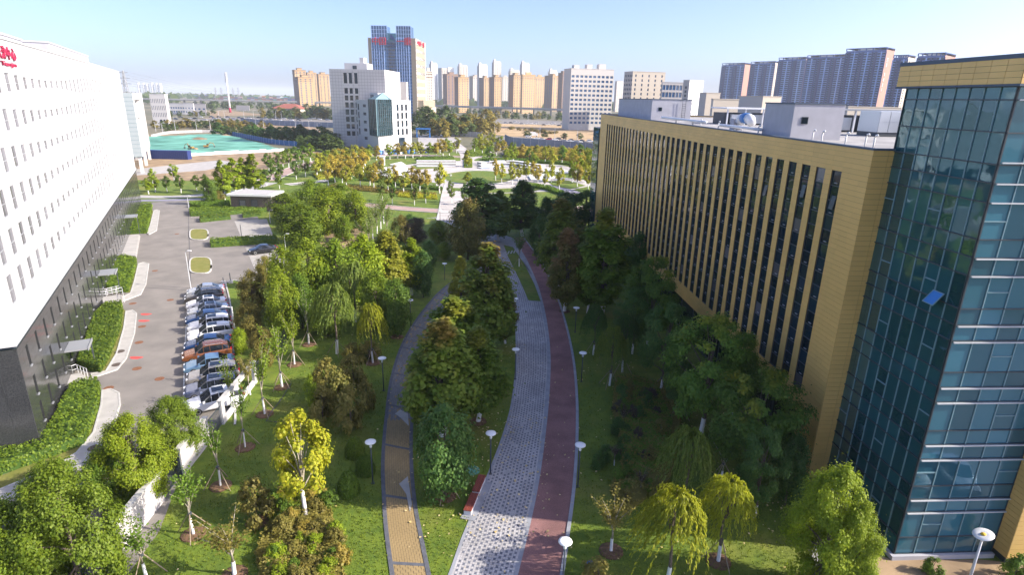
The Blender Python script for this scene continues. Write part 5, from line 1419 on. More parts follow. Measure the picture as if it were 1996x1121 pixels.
cm = []
for i in range(6):
    b = MB(); m = 'container_%d' % i; b.box(0, 12, 0, 2.5, 0, 2.6, m)
    for x in (0, 11.8): b.box(x, x + .2, -.06, 0, 0, 2.6, m)
    for k in range(9): b.box(.6 + k * 1.25, 1.2 + k * 1.25, -.05, 0, .15, 2.45, m)
    cm.append(b.mesh('shipping_container'))
rng = random.Random(5)
for k in range(26):
    x = 378 + k * 7.2 + (10 if k > 12 else 0)
    r0 = ray(x, 190); kk = 2300 / r0.y; px_, py_ = r0.x * kk, 2300
    for z in range(rng.choice((4, 5, 5, 6))):
        o = link('shipping_container', rng.choice(cm), None, (px_, py_, z * 2.62), rng.choice((0, 0, .4)))
        col = o.data.materials[0].name
        tag(o, 'coloured shipping container in the distant stacks below the left horizon', 'container', 'distant container stacks'); o.scale = (1.15, 1.5, 1)
def lattice(name, label, cat, P, H, w0, w1, m, arms=(), rot=0.3):
    t = thing(name, label, cat, (P[0], P[1], 0), rot)
    L = MB()
    for sx in (-1, 1):
        for sy in (-1, 1): L.tube([(sx * w0, sy * w0, 0), (sx * w1, sy * w1, H)], w0 * .07 + .05, m, 4)
    L.obj('leg_frame', t)
    b = MB(); n = 9
    for k in range(n):
        f0, f1 = k / n, (k + 1) / n; a = w0 + (w1 - w0) * f0; c = w0 + (w1 - w0) * f1
        for (s, q) in (((-a, -a), (c, -c)), ((a, -a), (-c, -c)), ((-a, a), (c, c)), ((a, a), (-c, c)), ((-a, -a), (-c, c)), ((-a, a), (-c, -c)), ((a, -a), (c, c)), ((a, a), (c, -c))):
            b.tube([(s[0], s[1], f0 * H), (q[0], q[1], f1 * H)], w0 * .04 + .03, m, 3)
    b.obj('bracing', t)
    for z, l in arms:
        b = MB(); b.tube([(-l, 0, z), (0, 0, z + 1.5), (l, 0, z)], .25, m, 4); b.tube([(-l, 0, z), (l, 0, z)], .25, m, 4); b.obj('cross_arm', t)
    return t
def farpt(x, D): r0 = ray(x, 200); k = D / r0.y; return (r0.x * k, D)
pyl = []
for (x, D, ytop, lab, nm) in ((250, 900, 137, 'tall steel lattice pylon right of the white building', 'power_pylon'), (423, 2300, 170, 'small distant power pylon, left of the striped mast', 'power_pylon'), (434, 2400, 170, 'small distant power pylon just left of the striped mast', 'power_pylon'), (457, 2400, 170, 'small distant power pylon just right of the striped mast', 'power_pylon'), (467, 2300, 170, 'small distant power pylon, farthest right', 'power_pylon')):
    P = farpt(x, D); h = hgt(P, ytop); lattice(nm, lab, 'pylon', P, h, h * .09, .6, 'steel_grey', ((h * .95, h * .12), (h * .8, h * .15), (h * .66, h * .17)), .2); pyl.append((P, h))
wires = thing('power_lines', 'thin power lines sagging from the pylon across the left horizon', 'wires', (0, 0, 0))
for z in (.95, .8, .66):
    for s in (-1, 1):
        a = Vector((pyl[0][0][0] + s * 12, pyl[0][0][1], pyl[0][1] * z)); c = Vector((pyl[4][0][0] + s * 12, pyl[4][0][1], pyl[4][1] * z)); pts = []
        for k in range(13):
            f = k / 12; p = a.lerp(c, f); p.z -= 22 * 4 * f * (1 - f) * .5; pts.append(tuple(p))
        b = MB(); b.tube(pts, .16, 'steel_grey', 3); b.obj('cable', wires)
P = Vector(G2(449, 219)); h = hgt(P, 141)
ms = thing('telecom_mast', 'tall white telecom mast with antennas above the left background', 'mast', (P.x, P.y, 0))
b = MB(); b.tube([(0, 0, 0), (0, 0, h * .97)], [1.5, .75], 'steel_white', 8); b.obj('pole', ms, True)
b = MB(); b.tube([(0, 0, 0.1), (0, 0, h * .12)], [1.6, 1.5], 'sign_crimson', 8); b.obj('red_base', ms, True)
for z in (.99, .93, .86, .80):
    b = MB()
    for k in range(5): b.box(1.3 * cos(k * 1.256) - .3, 1.3 * cos(k * 1.256) + .3, 1.3 * sin(k * 1.256) - .3, 1.3 * sin(k * 1.256) + .3, h * z - 1.6, h * z + 1.2, 'steel_white'); 
    b.lathe([(1.5, -1.7), (1.5, -1.5)], 'steel_grey', 10, (0, 0, h * z)); b.obj('antenna_ring', ms)
P = Vector(G2(474, 217)); m = mpp(P); bl = thing('roadside_billboard', 'blank grey roadside billboard right of the telecom mast', 'billboard', (P.x - 13 * m, P.y, 0))
b = MB(); b.box(0, 26 * m, 0, .8, 1.5, hgt(P, 205), 'apt_grey'); b.obj('panel', bl)
for k in range(4): b = MB(); x = (3 + k * 6.7) * m; b.box(x - .25, x + .25, .8, 1.3, 0, hgt(P, 206), 'steel_grey'); b.obj('post', bl)

# ================================================================== CARS
SED = [(-2.30, .50, .62, .62, .70), (-2.24, .34, .86, .87, .80), (-2.0, .28, .96, .97, .86), (-1.62, .26, .97, 1.0, .89), (-0.88, .24, .96, 1.40, .90), (-0.15, .24, .94, 1.47, .91), (0.30, .24, .93, 1.45, .91), (1.10, .24, .93, .97, .90), (1.60, .26, .86, .87, .88), (2.0, .28, .76, .77, .84), (2.24, .32, .64, .65, .76), (2.32, .42, .52, .53, .66)]
SUVP = [(-2.28, .55, .80, .80, .74), (-2.24, .38, 1.0, 1.04, .84), (-1.98, .32, 1.05, 1.48, .88), (-1.45, .30, 1.05, 1.64, .91), (-0.3, .28, 1.02, 1.69, .92), (0.28, .28, 1.0, 1.64, .92), (1.08, .28, 1.0, 1.06, .91), (1.60, .30, .95, .96, .90), (2.0, .32, .87, .88, .86), (2.22, .36, .74, .75, .78), (2.30, .48, .60, .61, .68)]
def car_meshes(prof):
    def sec(s):
        x, zl, zb, zr, w = s; cab = zr - zb
        wr = w * (0.90 if cab < .1 else (0.80 if cab > .3 else .86))
        return [(0, zl), (w * .9, zl), (w, zl + .18 * (zb - zl)), (w, zb - .20 * (zb - zl)), (w * .94, zb), (wr, zr - .05), (wr * .88, zr - .005), (0, zr + .02)]
    V = []; rows_ = []
    for s in prof:
        h = sec(s); ring = [(s[0], y, z) for y, z in h] + [(s[0], -y, z) for y, z in h[-2:0:-1]]
        rows_.append(ring)
    n = len(rows_[0]); body = MB(); glass = {'windshield': MB(), 'rear_window': MB(), 'side_window': MB(), 'side_window2': MB()}
    for i in range(len(prof) - 1):
        a, c = prof[i], prof[i + 1]; ca, cc = a[3] - a[2], c[3] - c[2]
        for k in range(n):
            k2 = (k + 1) % n; q = (rows_[i][k], rows_[i + 1][k], rows_[i + 1][k2], rows_[i][k2])
            side = (k == 4 or k == n - 5)
            top = k in (5, 6, n - 6, n - 7) or k in (6, 7)
            body.add(q, [(0, 1, 2, 3)], 'PAINT')
            def out(q, d=.012, f=.06):
                A, B, C, D = [Vector(p) for p in q]; nn = (B - A).cross(D - A)
                if nn.length < 1e-9: nn = (C - A).cross(D - B)
                nn.normalize(); ce = (A + B + C + D) / 4
                if nn.dot(ce - Vector((ce.x, 0, .7))) < 0: nn = -nn
                return [tuple(p + (ce - p) * f + nn * d) for p in (A, B, C, D)]
            if side and max(ca, cc) > .3:
                glass['side_window' if k == 4 else 'side_window2'].add(out(q), [(0, 1, 2, 3)], 'car_glass')
            if (ca > .3) != (cc > .3) and k in (5, 6, 7, 8):
                glass['rear_window' if cc > ca else 'windshield'].add(out(q, .012, 0.02), [(0, 1, 2, 3)], 'car_glass')
    body.add(rows_[0], [tuple(range(n))], 'PAINT'); body.add(rows_[-1], [tuple(range(n))[::-1]], 'PAINT')
    return body, glass
CARLIB = {}
def wheelmesh():
    t = MB(); M = Matrix.Rotation(pi / 2, 4, 'X'); t.M = M
    t.lathe([(.2, -.11), (.30, -.11), (.335, -.06), (.335, .06), (.30, .11), (.2, .11)], 'tyre', 16); r = MB(M)
    r.lathe([(.02, .10), (.21, .115), (.215, .09)], 'rim', 10); r.lathe([(.02, -.10), (.21, -.115), (.215, -.09)], 'rim', 10)
    return t.mesh('wheel', True), r.mesh('rim')
WH = wheelmesh()
def make_car(kind, paint, label, loc, rot, group=None, sunroof=False, dark_roof=False, detail=True):
    if kind not in CARLIB:
        body, gl = car_meshes(SED if kind == 'sedan' else SUVP); CARLIB[kind] = (body, {k: v.mesh(k.replace('2', '')) for k, v in gl.items()})
    body, gl = CARLIB[kind]
    key = (kind, paint)
    if key not in CARLIB:
        b = MB(); b.v = body.v; b.f = body.f; b.mi = body.mi; b.mats = ['car_' + paint]; CARLIB[key] = b.mesh('body', True)
    t = thing('parked_car', label, 'car', loc, rot, group)
    link('body', CARLIB[key], t)
    for k, me in gl.items(): link(k.replace('2', ''), me, t)
    for x in (-1.42, 1.42):
        for y in (-.80, .80): w = link('wheel', WH[0], t, (x, y, .335)); link('rim', WH[1], w)
    zt = 1.48 if kind == 'sedan' else 1.70; zh = .64 if kind == 'sedan' else .76
    if not detail: return t
    fx = 2.2
    for s in (-1, 1):
        b = MB(); b.box(fx - .28, fx + .04, s * .60 - .15, s * .60 + .15, zh - .07, zh + .05, 'lamp_lens'); b.obj('headlight', t)
        b = MB(); b.box(-2.30, -2.12, s * .64 - .14, s * .64 + .16, .80 if kind == 'sedan' else .88, .93 if kind == 'sedan' else 1.12, 'tail_red'); b.obj('taillight', t)
        b = MB(); b.box(.80, .98, s * 1.0 - .1, s * 1.0 + .1, 1.0 if kind == 'sedan' else 1.06, 1.13 if kind == 'sedan' else 1.2, 'car_' + paint); b.obj('mirror', t)
    b = MB(); b.box(2.22, 2.345, -.5, .5, .36, .50, 'steel_dark'); b.obj('grille', t)
    if sunroof: b = MB(); b.box(-.75, .15, -.42, .42, zt - .01, zt + .022, 'car_glass'); b.obj('sunroof', t)
    if kind == 'suv':
        for s in (-1, 1): b = MB(); b.tube([(-1.5, s * .62, zt - .04), (.1, s * .62, zt + .02)], .025, 'steel_silver', 5); b.obj('roof_rail', t)
    return t
c0 = Vector(G2(402, 574)); c12 = Vector(G2(417, 795)); 
heading = atan2(NL.y, NL.x) + pi   # fronts point to the road
ROW = [('sedan', 'silver', 'silver sedan, farthest in the parked row', 0), ('suv', 'charcoal', 'dark charcoal SUV, second from the far end of the parked row', 0), ('sedan', 'white', 'white sedan parked just below the charcoal SUV', 1), ('sedan', 'silver', 'silver sedan parked between the white sedan and the navy one', 1),
       ('sedan', 'navy', 'navy sedan parked above the two white SUVs', 0), ('suv', 'white', 'white SUV, upper of the two parked side by side', 1), ('suv', 'white', 'white SUV, lower of the two parked side by side', 1), ('sedan', 'navy', 'navy sedan parked next to the orange brown SUV', 0),
       ('suv', 'orange', 'orange brown SUV in the middle of the parked row', 0), ('sedan', 'lightblue', 'light blue sedan parked below the orange brown SUV', 0), ('suv', 'champagne', 'champagne grey SUV with a dark roof window', 1), ('suv', 'steelblue', 'blue grey SUV, second nearest in the parked row', 1), ('suv', 'white', 'white SUV with a sunroof, nearest the leafy trees', 1)]
rng = random.Random(11)
for i, (k, p, lab, sr) in enumerate(ROW):
    q = c0.lerp(c12, i / 12) - NL * rng.uniform(-.25, .25)
    make_car(k, p, lab, (q.x, q.y, .012), heading + rng.uniform(-.03, .03) + (0.10 if i == 12 else 0), 'cars parked along the kerb', sr)
q = G2(513, 493); make_car('sedan', 'black', 'lone black sedan in the paved bay behind the hedge', (q[0], q[1], .022), heading + .12)
far = [('white', 1030, 268), ('white', 1046, 272), ('silver', 1056, 273), ('red', 1069, 273), ('white', 1082, 274), ('charcoal', 1088, 272), ('white', 1101, 277), ('white', 1111, 277), ('charcoal', 1114, 275), ('silver', 1122, 278), ('white', 1128, 278), ('black', 1133, 276), ('white', 1150, 277), ('silver', 1162, 279), ('black', 1140, 281)]
for i, (p, x, y) in enumerate(far):
    q = G2(x, y); k = 'suv' if i % 3 == 0 else 'sedan'
    make_car(k, p, ranked('small ' + p + ' car in the far row beyond the grey hoarding', sorted(q_[1] for q_ in far).index(x), len(far)), (q[0], q[1], .05), .15 * (i % 3) + (pi if i % 2 else 0), 'cars parked beyond the hoarding', detail=False)
for i in range(34):
    x = 345 + i * 9.2 + rng.uniform(-3, 3); y = 233 + i * .05 + rng.uniform(-2, 2) - (3 if i % 2 else 0)
    q = G2(x, y); make_car('sedan' if i % 2 else 'suv', rng.choice(('white', 'silver', 'black', 'navy', 'white')), 'tiny car on the far road left of the white tiled block', (q[0], q[1], .06), rng.uniform(-.1, .1), 'cars on the far left road', detail=False)
for i in range(22):
    x = 985 + i * 8 + rng.uniform(-3, 3); y = 240 + i * .3 + rng.uniform(-2, 2)
    q = G2(x, y); make_car('sedan' if i % 2 else 'suv', rng.choice(('white', 'silver', 'black', 'white')), 'tiny car parked on the street below the tan estate', (q[0], q[1], .06), rng.uniform(-.1, .1), 'cars below the tan estate', detail=False)
q = G2(1040, 266); t = thing('box_truck', 'small white box truck beyond the grey hoarding', 'truck', (q[0], q[1], .05), .1)
b = MB(); b.box(-2.6, 1.2, -1.1, 1.1, .7, 3.2, 'sign_white'); b.obj('cargo_box', t); b = MB(); b.box(1.35, 2.9, -1, 1, .5, 2.3, 'sign_white'); b.box(2.3, 2.92, -.9, .9, 1.4, 2.1, 'car_glass'); b.obj('cab', t)
for x in (-1.6, 2.1):
    for y in (-.95, .95): link('wheel', WH[0], t, (x, y, .335))
q = G2(833, 262); t = thing('blue_truck', 'blue tipper truck beside the white tiled office', 'truck', (q[0], q[1], .05), .4)
b = MB(); b.box(-3, 1, -1.2, 1.2, .9, 2.4, 'blue_bright'); b.obj('tipper_body', t); b = MB(); b.box(1.3, 2.8, -1.1, 1.1, .6, 2.8, 'blue_bright'); b.box(2.5, 2.83, -1, 1, 1.7, 2.5, 'car_glass'); b.obj('cab', t)
for x in (-2, -1, 2.1):
    for y in (-1, 1): w = link('wheel', WH[0], t, (x, y, .5)); w.scale = (1.5, 1.5, 1.5)
# blue gantry by the office
q = G2(826, 268); t = thing('blue_gantry', 'bright blue steel gate frame beside the white tiled office', 'gate', (q[0], q[1], 0))
b = MB(); b.box(-5, 4.5, -.6, .6, 5.2, 6.2, 'blue_bright'); b.obj('beam', t)
for x in (-4.5, 4): b = MB(); b.box(x - .4, x + .4, -.4, .4, 0, 5.2, 'blue_bright'); b.obj('post', t)
# excavators on the green net
def excavator(x, y, rot, lab):
    q = G2(x, y); t = thing('excavator', lab, 'excavator', (q[0], q[1], .9), rot); t.scale = (.62, .62, .55)
    for s in (-1, 1):
        b = MB(); b.tube([(-1.7, s * 1.1, .45), (-1.3, s * 1.1, .2), (1.3, s * 1.1, .2), (1.7, s * 1.1, .45)], .35, 'steel_dark', 6); b.obj('track', t)
    b = MB(); b.box(-1.9, 1.2, -1.25, 1.25, .8, 1.9, 'machine_yellow'); b.obj('engine_house', t)
    b = MB(); b.box(.2, 1.4, .1, 1.2, 1.9, 3.0, 'car_glass'); b.box(.15, 1.45, .05, 1.25, 3.0, 3.1, 'machine_yellow'); b.obj('cab', t)
    b = MB(); b.tube([(1.1, -.3, 1.5), (3.0, -.3, 4.2), (5.0, -.3, 3.6)], [.3, .32, .2], 'machine_yellow', 5); b.obj('boom', t)
    b = MB(); b.tube([(5.0, -.3, 3.7), (5.8, -.3, 1.2)], [.2, .14], 'machine_yellow', 5); b.obj('stick', t)
    b = MB(); b.prism([(5.2, -.9), (6.2, -.9), (6.2, .3), (5.2, .3)], .3, 1.2, 'steel_dark', bottom=True); b.obj('bucket', t)
excavator(373, 294, 2.9, 'small yellow excavator on the green net, left one'); excavator(403, 291, .3, 'yellow excavator on the green net, right one')
for (x, y, rx, lab) in ((382, 293, 5.5, 'heap of brown earth by the left excavator'), (388, 272, 17, 'long low earth heap in the middle of the green net'), (440, 266, 13, 'reddish earth bank at the right corner of the green net'), (335, 258, 9, 'earth heap at the back of the green net')):
    q = G2(x, y); m = mpp(q); b = MB(); n = 16; pr_ = [(1, 0), (.82, .35), (.5, .8), (.2, 1.0)]
    vs_ = []; fs_ = []
    for j, (r_, z_) in enumerate(pr_):
        for k in range(n):
            a = 2 * pi * k / n; w = 1 + .2 * rng.uniform(-1, 1); vs_.append((q[0] + rx * m * r_ * w * cos(a), q[1] + rx * m * .8 * r_ * w * sin(a), z_ * 1.1 + .25 * rng.random()))
    for j in range(3):
        for k in range(n): fs_.append((j * n + k, j * n + (k + 1) % n, (j + 1) * n + (k + 1) % n, (j + 1) * n + k))
    fs_.append(tuple(3 * n + k for k in range(n))); b.add(vs_, fs_, 'earth'); tag(b.obj('earth_heap', None, True), lab, 'earth heap')
q = G2(313, 310); b = MB(); 
t = thing('blue_site_container', 'dark blue site container at the near left corner of the green net', 'container', (q[0] - 9, q[1], 0))
b = MB(); b.box(0, 20, 0, 3, 0, 3.4, 'blue_navy'); b.obj('body', t); b = MB()
for k in range(26): b.box(k * .76 + .1, k * .76 + .5, -.05, 0, .2, 3.2, 'blue_navy')
stuff(b.obj('ribs', t))
# hoardings -----------------------------------------------------------
def hoarding(name, pts, h, m, lab, seg=3.0, cap=None):
    l = smoothline([G2(*q) for q in pts], 2.0); L = sum((a - c).length for a, c in zip(l, l[1:])); n = max(2, int(L / seg)); l = resample(l, n + 1)
    t = thing(name, lab, 'fence', (l[0].x, l[0].y, 0)); o = l[0]
    w = (l[1] - l[0]).length; pm_ = None
    pb = MB(); pb.box(.04, w - .04, -.03, .03, .05, h, m)
    for k in range(int(w / .5)): pb.box(.1 + k * .5, .32 + k * .5, -.06, -.03, .1, h - .05, m)
    me = pb.mesh('sheet_panel'); po = MB(); po.box(-.06, .06, -.08, .08, 0, h + .1, cap or 'steel_white'); pome = po.mesh('post')
    for i in range(n):
        d = l[i + 1] - l[i]; x = link('sheet_panel', me, t, (l[i].x - o.x, l[i].y - o.y, 0), atan2(d.y, d.x)); x.scale.x = d.length / w
        link('post', pome, t, (l[i].x - o.x, l[i].y - o.y, 0))
hoarding('blue_hoarding', [(445, 263), (490, 272), (535, 281), (600, 287), (655, 291)], 2.6, 'blue_sheet', 'long blue sheet hoarding along the right side of the green net', 4)
hoarding('blue_hoarding', [(296, 268), (330, 261), (400, 258), (445, 260)], 1.7, 'apt_grey', 'grey blue hoarding along the back of the green net', 5)
hoarding('grey_hoarding', [(1001, 284), (1050, 287), (1100, 291), (1172, 298)], 4.6, 'hoarding', 'grey blue hoarding between the reeds and the far car park', 5)
hoarding('grey_hoarding', [(984, 276), (992, 281), (1001, 284)], 4.6, 'hoarding', 'short angled end of the grey hoarding left of the far car park', 5)
hoarding('pale_hoarding', [(868, 265), (900, 266), (940, 268)], 3.5, 'apt_grey', 'pale sheet hoarding below the big orange green trees', 4)
hoarding('blue_hoarding', [(470, 240), (520, 243), (580, 246), (652, 249)], 4.2, 'hoarding', 'dark blue hoarding left of the white tiled block', 6)
hoarding('blue_hoarding', [(520, 262), (580, 265), (650, 268)], 3.0, 'blue_sheet', 'blue hoarding strip in front of the sandy lot, left of the white block', 6)
# blue and pale tarpaulin bundles beside the plaza
for i, (x, y, m) in enumerate(((741, 301, 'blue_bright'), (751, 301, 'sign_white'), (760, 300, 'blue_sheet'), (770, 300, 'blue_bright'), (779, 300, 'apt_pale'), (788, 299, 'blue_bright'), (796, 299, 'blue_sheet'), (805, 299, 'blue_bright'), (813, 299, 'apt_pale'), (822, 298, 'blue_navy'), (829, 298, 'blue_navy'))):
    q = G2(x, y); b = MB(); r_ = 1.15 if i < 9 else 0.9
    b.lathe([(r_, 0), (r_ * 1.03, .1), (r_, 1.0), (r_ * .95, 1.05), (r_, 1.5), (r_ * .9, 1.9), (r_ * .3, 2.0)], m, 12, (q[0], q[1], 0))
    tag(b.obj('covered_stack', None, True), ranked('blue or pale covered drum in front of the white tiled office', i, 11), 'drum', 'covered drums behind the plaza')
# far street lights ------------------------------------------------------
pole_cache = {}
def street_light(x, yb, yt, lab, group, arm=1.6, r=1.0):
    P = G2(x, yb); h = hgt(P, yt); k = round(h)
    t = thing('street_light', lab, 'street light', (P[0], P[1], 0), 0, group)
    b = MB(); b.tube([(0, 0, 0), (0, 0, h)], [.14 * r, .09 * r], 'pole_pale', 6); b.obj('pole', t)
    b = MB(); b.tube([(0, 0, h), (arm, 0, h + .3)], .06 * r, 'pole_pale', 5); b.box(arm - .1, arm + .8 * r, -.15 * r, .15 * r, h + .2, h + .2 + .2 * r, 'lamp_white'); b.obj('lamp_arm', t)
LP = sorted(((342, 254, 228), (317, 257, 240), (304, 256, 239), (384, 257, 236), (411, 257, 235), (427, 231, 215), (438, 231, 216), (476, 231, 215), (495, 233, 215), (514, 250, 235), (499, 245, 233), (538, 233, 216), (549, 233, 217), (577, 258, 235), (586, 258, 238), (603, 255, 235), (619, 257, 240), (628, 225, 214)))
for k_, (x, yb, yt) in enumerate(LP):
    street_light(x, yb, yt, ranked('tall pale street light among the left background roads', k_, len(LP)), 'street lights in the left background')
LP = sorted(((888, 265, 239), (964, 262, 241), (1052, 273, 246), (1081, 270, 250), (1125, 276, 247), (845, 259, 240), (1028, 236, 222), (1030, 236, 222), (1082, 233, 218), (968, 226, 215)))
for k_, (x, yb, yt) in enumerate(LP):
    street_light(x, yb, yt, ranked('tall pale street light in the right background around the sandy field', k_, len(LP)), 'street lights in the right background')
for x, yb, yt, lab in ((372, 562, 492, 'slim grey light pole beside the lower lawn island'), (369, 412, 384, 'slim grey light pole by the gatehouse hedge'), (527, 435, 411, 'light pole with a flood lamp at the corner of the upper paved bay'), (557, 488, 458, 'pale light pole right of the lone black sedan')):
    street_light(x, yb, yt, lab, None, .4, .55)
P = G2(457, 640); 
# car park flood light behind the cars
t = thing('car_park_light', 'white pole light with an arm behind the parked row', 'street light', (P[0], P[1], 0), pi); h = hgt(P, 598)
b = MB(); b.tube([(0, 0, 0), (0, 0, h)], [.1, .07], 'lamp_white', 8); b.obj('pole', t); b = MB(); b.tube([(0, 0, h - .1), (.9, 0, h)], .05, 'lamp_white', 6); b.box(.6, 1.1, -.15, .15, h - .05, h + .08, 'lamp_white'); b.obj('lamp_arm', t)
# bollard posts, small kerb posts
for x, yb, yt, lab in ((436, 553, 541, 'shorter dark post on a white block by the silver sedan'), (450, 552, 532, 'taller dark post on a white block by the silver sedan'), (422, 473, 464, 'dark post at the left end of the long clipped hedge'), (434, 474, 468, 'short dark post in the long clipped hedge'), (472, 470, 438, 'tall thin dark post at the corner of the upper paved bay'), (522, 466, 458, 'dark post at the right of the upper paved bay'), (423, 427, 417, 'thin dark post left of the gatehouse window'), (414, 428, 421, 'short thin dark post at the gatehouse road')):
    P = G2(x, yb); h = hgt(P, yt); t = thing('marker_post', lab, 'post', (P[0], P[1], 0))
    b = MB(); b.box(-.22, .22, -.22, .22, 0, .4, 'bench_white'); b.obj('base_block', t); b = MB(); b.tube([(0, 0, .4), (0, 0, max(h, .8))], .06, 'steel_dark', 6); b.obj('post', t)

# ================================================================== PARK LAMPS
LAMP = None
def park_lamp(x, yb, yt, lab, tall=False):
    global LAMP
    P = G2(x, yb); h = hgt(P, yt)
    t = thing('park_lamp', lab, 'lamp', (P[0], P[1], 0), 0, 'disc headed park lamps')
    if LAMP is None:
        a = MB(); a.tube([(0, 0, 0), (0, 0, 2.95)], [.06, .05], 'lamp_pole', 8); c = MB(); c.lathe([(.09, 2.95), (.11, 3.02), (.09, 3.12), (.04, 3.2), (.04, 3.3)], 'lamp_white', 10)
        d = MB(); d.lathe([(.05, 3.28), (.40, 3.34), (.44, 3.37), (.43, 3.41), (.30, 3.44), (.02, 3.46)], 'lamp_white', 20); e = MB(); e.box(-.12, .12, -.12, .12, 0, .05, 'steel_dark')
        LAMP = [(n, q.mesh(n, s)) for n, q, s in (('pole', a, True), ('collar', c, True), ('disc_head', d, True), ('foot_plate', e, False))]
    for n, me in LAMP: link(n, me, t)
    t.scale = (.86, .86, h / 3.46)
for x, yb, yt, lab in ((727, 943, 860, 'park lamp on the lawn left of the brick path, beside the round bushes'), (748, 762, 697, 'park lamp beside the dark shrubs left of the brick path'), (801, 635, 584, 'park lamp left of the curving end of the brick path'), (867, 545, 513, 'park lamp in the shaded lawn at the head of the brick path'),
                       (956, 925, 843, 'park lamp on the left edge of the cobbled path near the benches'), (1004, 740, 680, 'park lamp on the left edge of the cobbled path below the big plane trees'), (1003, 633, 581, 'park lamp left of the cobbled path, beside the brown plane tree'), (982, 542, 516, 'park lamp at the upper end of the cobbled path'),
                       (1126, 950, 866, 'park lamp right of the red path, in the shade'), (1133, 745, 687, 'park lamp right of the red path, second of the shaded row'), (1121, 648, 599, 'park lamp right of the red path under the tall plane tree'), (1096, 1160, 1054, 'nearest park lamp at the bottom edge, right of the red path'),
                       (879, 364, 340, 'park lamp at the lawn corner of the plaza'), (858, 436, 408, 'park lamp by the path below the plaza'), (741, 540, 517, 'park lamp half hidden among the sunlit trees left of the brick path')):
    park_lamp(x, yb, yt, lab)
P = G2(1883, 1150); h = hgt(P, 1045); t = thing('street_lamp', 'grey street lamp with a tilted white disc head at the bottom right', 'lamp', (P[0], P[1], 0))
b = MB(); b.tube([(0, 0, 0), (0, 0, h - .25)], [.09, .06], 'pole_pale', 10); b.obj('pole', t, True)
b = MB(); b.lathe([(.07, -.35), (.12, -.2), (.13, -.1), (.06, 0)], 'lamp_white', 12, (0, 0, h)); b.obj('collar', t, True)
b = MB(Matrix.Translation((0, 0, h + .02)) @ Matrix.Rotation(radians(-18), 4, 'Y')); b.lathe([(.1, -.02), (.46, .03), (.5, .07), (.47, .1), (.2, .08)], 'lamp_white', 24); b.lathe([(.14, .085), (.1, .13), (.02, .15)], 'yellow_paint', 10); b.obj('disc_head', t, True)

# ================================================================== BENCHES
def bench(pa, pb, lab):
    A = Vector(G2(*pa)); B = Vector(G2(*pb)); d = B - A; L = d.length; ang = atan2(d.y, d.x)
    t = thing('park_bench', lab, 'bench', (A.x, A.y, 0), ang, 'red slatted benches')
    b = MB(); b.box(0, L, -.24, .24, 0, .36, 'bench_white'); b.obj('base', t)
    for k in range(6):
        b = MB(); y = -.27 + k * .092; b.box(-.03, L + .03, y, y + .075, .375, .42, 'wood_red'); b.obj('slat', t)
bench((911, 1006), (925, 972), 'red slatted bench on a white base, nearer of the two by the cobbled path')
bench((927, 968), (940, 936), 'red slatted bench on a white base, farther of the two by the cobbled path')

# ================================================================== METAL FENCE with white wall panels
fl = [Vector(G2(*q)) for q in [(165, 1170), (270, 1062), (420, 870), (535, 705), (560, 668)]]
L = (fl[-1] - fl[0]).length; fa = atan2(fl[-1].y - fl[0].y, fl[-1].x - fl[0].x)
fn = thing('park_fence', 'dark metal bar fence with white wall panels between the park and the car park', 'fence', (fl[0].x, fl[0].y, 0), fa)
def fu(x, y):
    return (Vector(G2(x, y)) - fl[0]).dot(Vector((cos(fa), sin(fa))))
walls = [(fu(258, 1080), fu(335, 975)), (fu(376, 928), fu(428, 862)), (fu(455, 828), fu(508, 745))]
bm_ = MB(); bm_.box(-.014, .014, -.014, .014, .12, 1.78, 'frame_dark'); bme = bm_.mesh('bar')
pm_ = MB(); pm_.box(-.05, .05, -.05, .05, 0, 1.9, 'frame_dark'); pme = pm_.mesh('post')
u = 0
segs_ = []
for a, c in sorted(walls): segs_.append((u, a)); u = c
segs_.append((u, L))
for a, c in segs_:
    n = max(1, int((c - a) / .16))
    for k in range(n): link('bar', bme, fn, (a + (k + .5) * (c - a) / n, 0, 0))
    for z in (.15, 1.7): b = MB(); b.box(a, c, -.02, .02, z - .025, z + .025, 'frame_dark'); b.obj('rail', fn)
    for k in range(int((c - a) / 2.6) + 1): link('post', pme, fn, (a + k * 2.6, 0, 0))
for i, (a, c) in enumerate(sorted(walls)):
    b = MB()
    if i < 2: b.box(a, c, -.13, .13, 0, 2.15, 'tile_white')
    else:
        b.box(a, a + .5, -.13, .13, 0, 2.1, 'tile_bright'); b.box(c - .5, c, -.13, .13, 0, 2.1, 'tile_bright'); b.box(a + .5, c - .5, -.13, .13, 0, .45, 'tile_bright'); b.box(a + .5, c - .5, -.13, .13, 1.75, 2.1, 'tile_bright')
    b.obj('wall_panel', fn)
    b = MB(); b.box(a - .08, c + .08, -.2, .2, 2.15 if i < 2 else 2.1, 2.24 if i < 2 else 2.19, 'kerb'); b.obj('coping', fn)
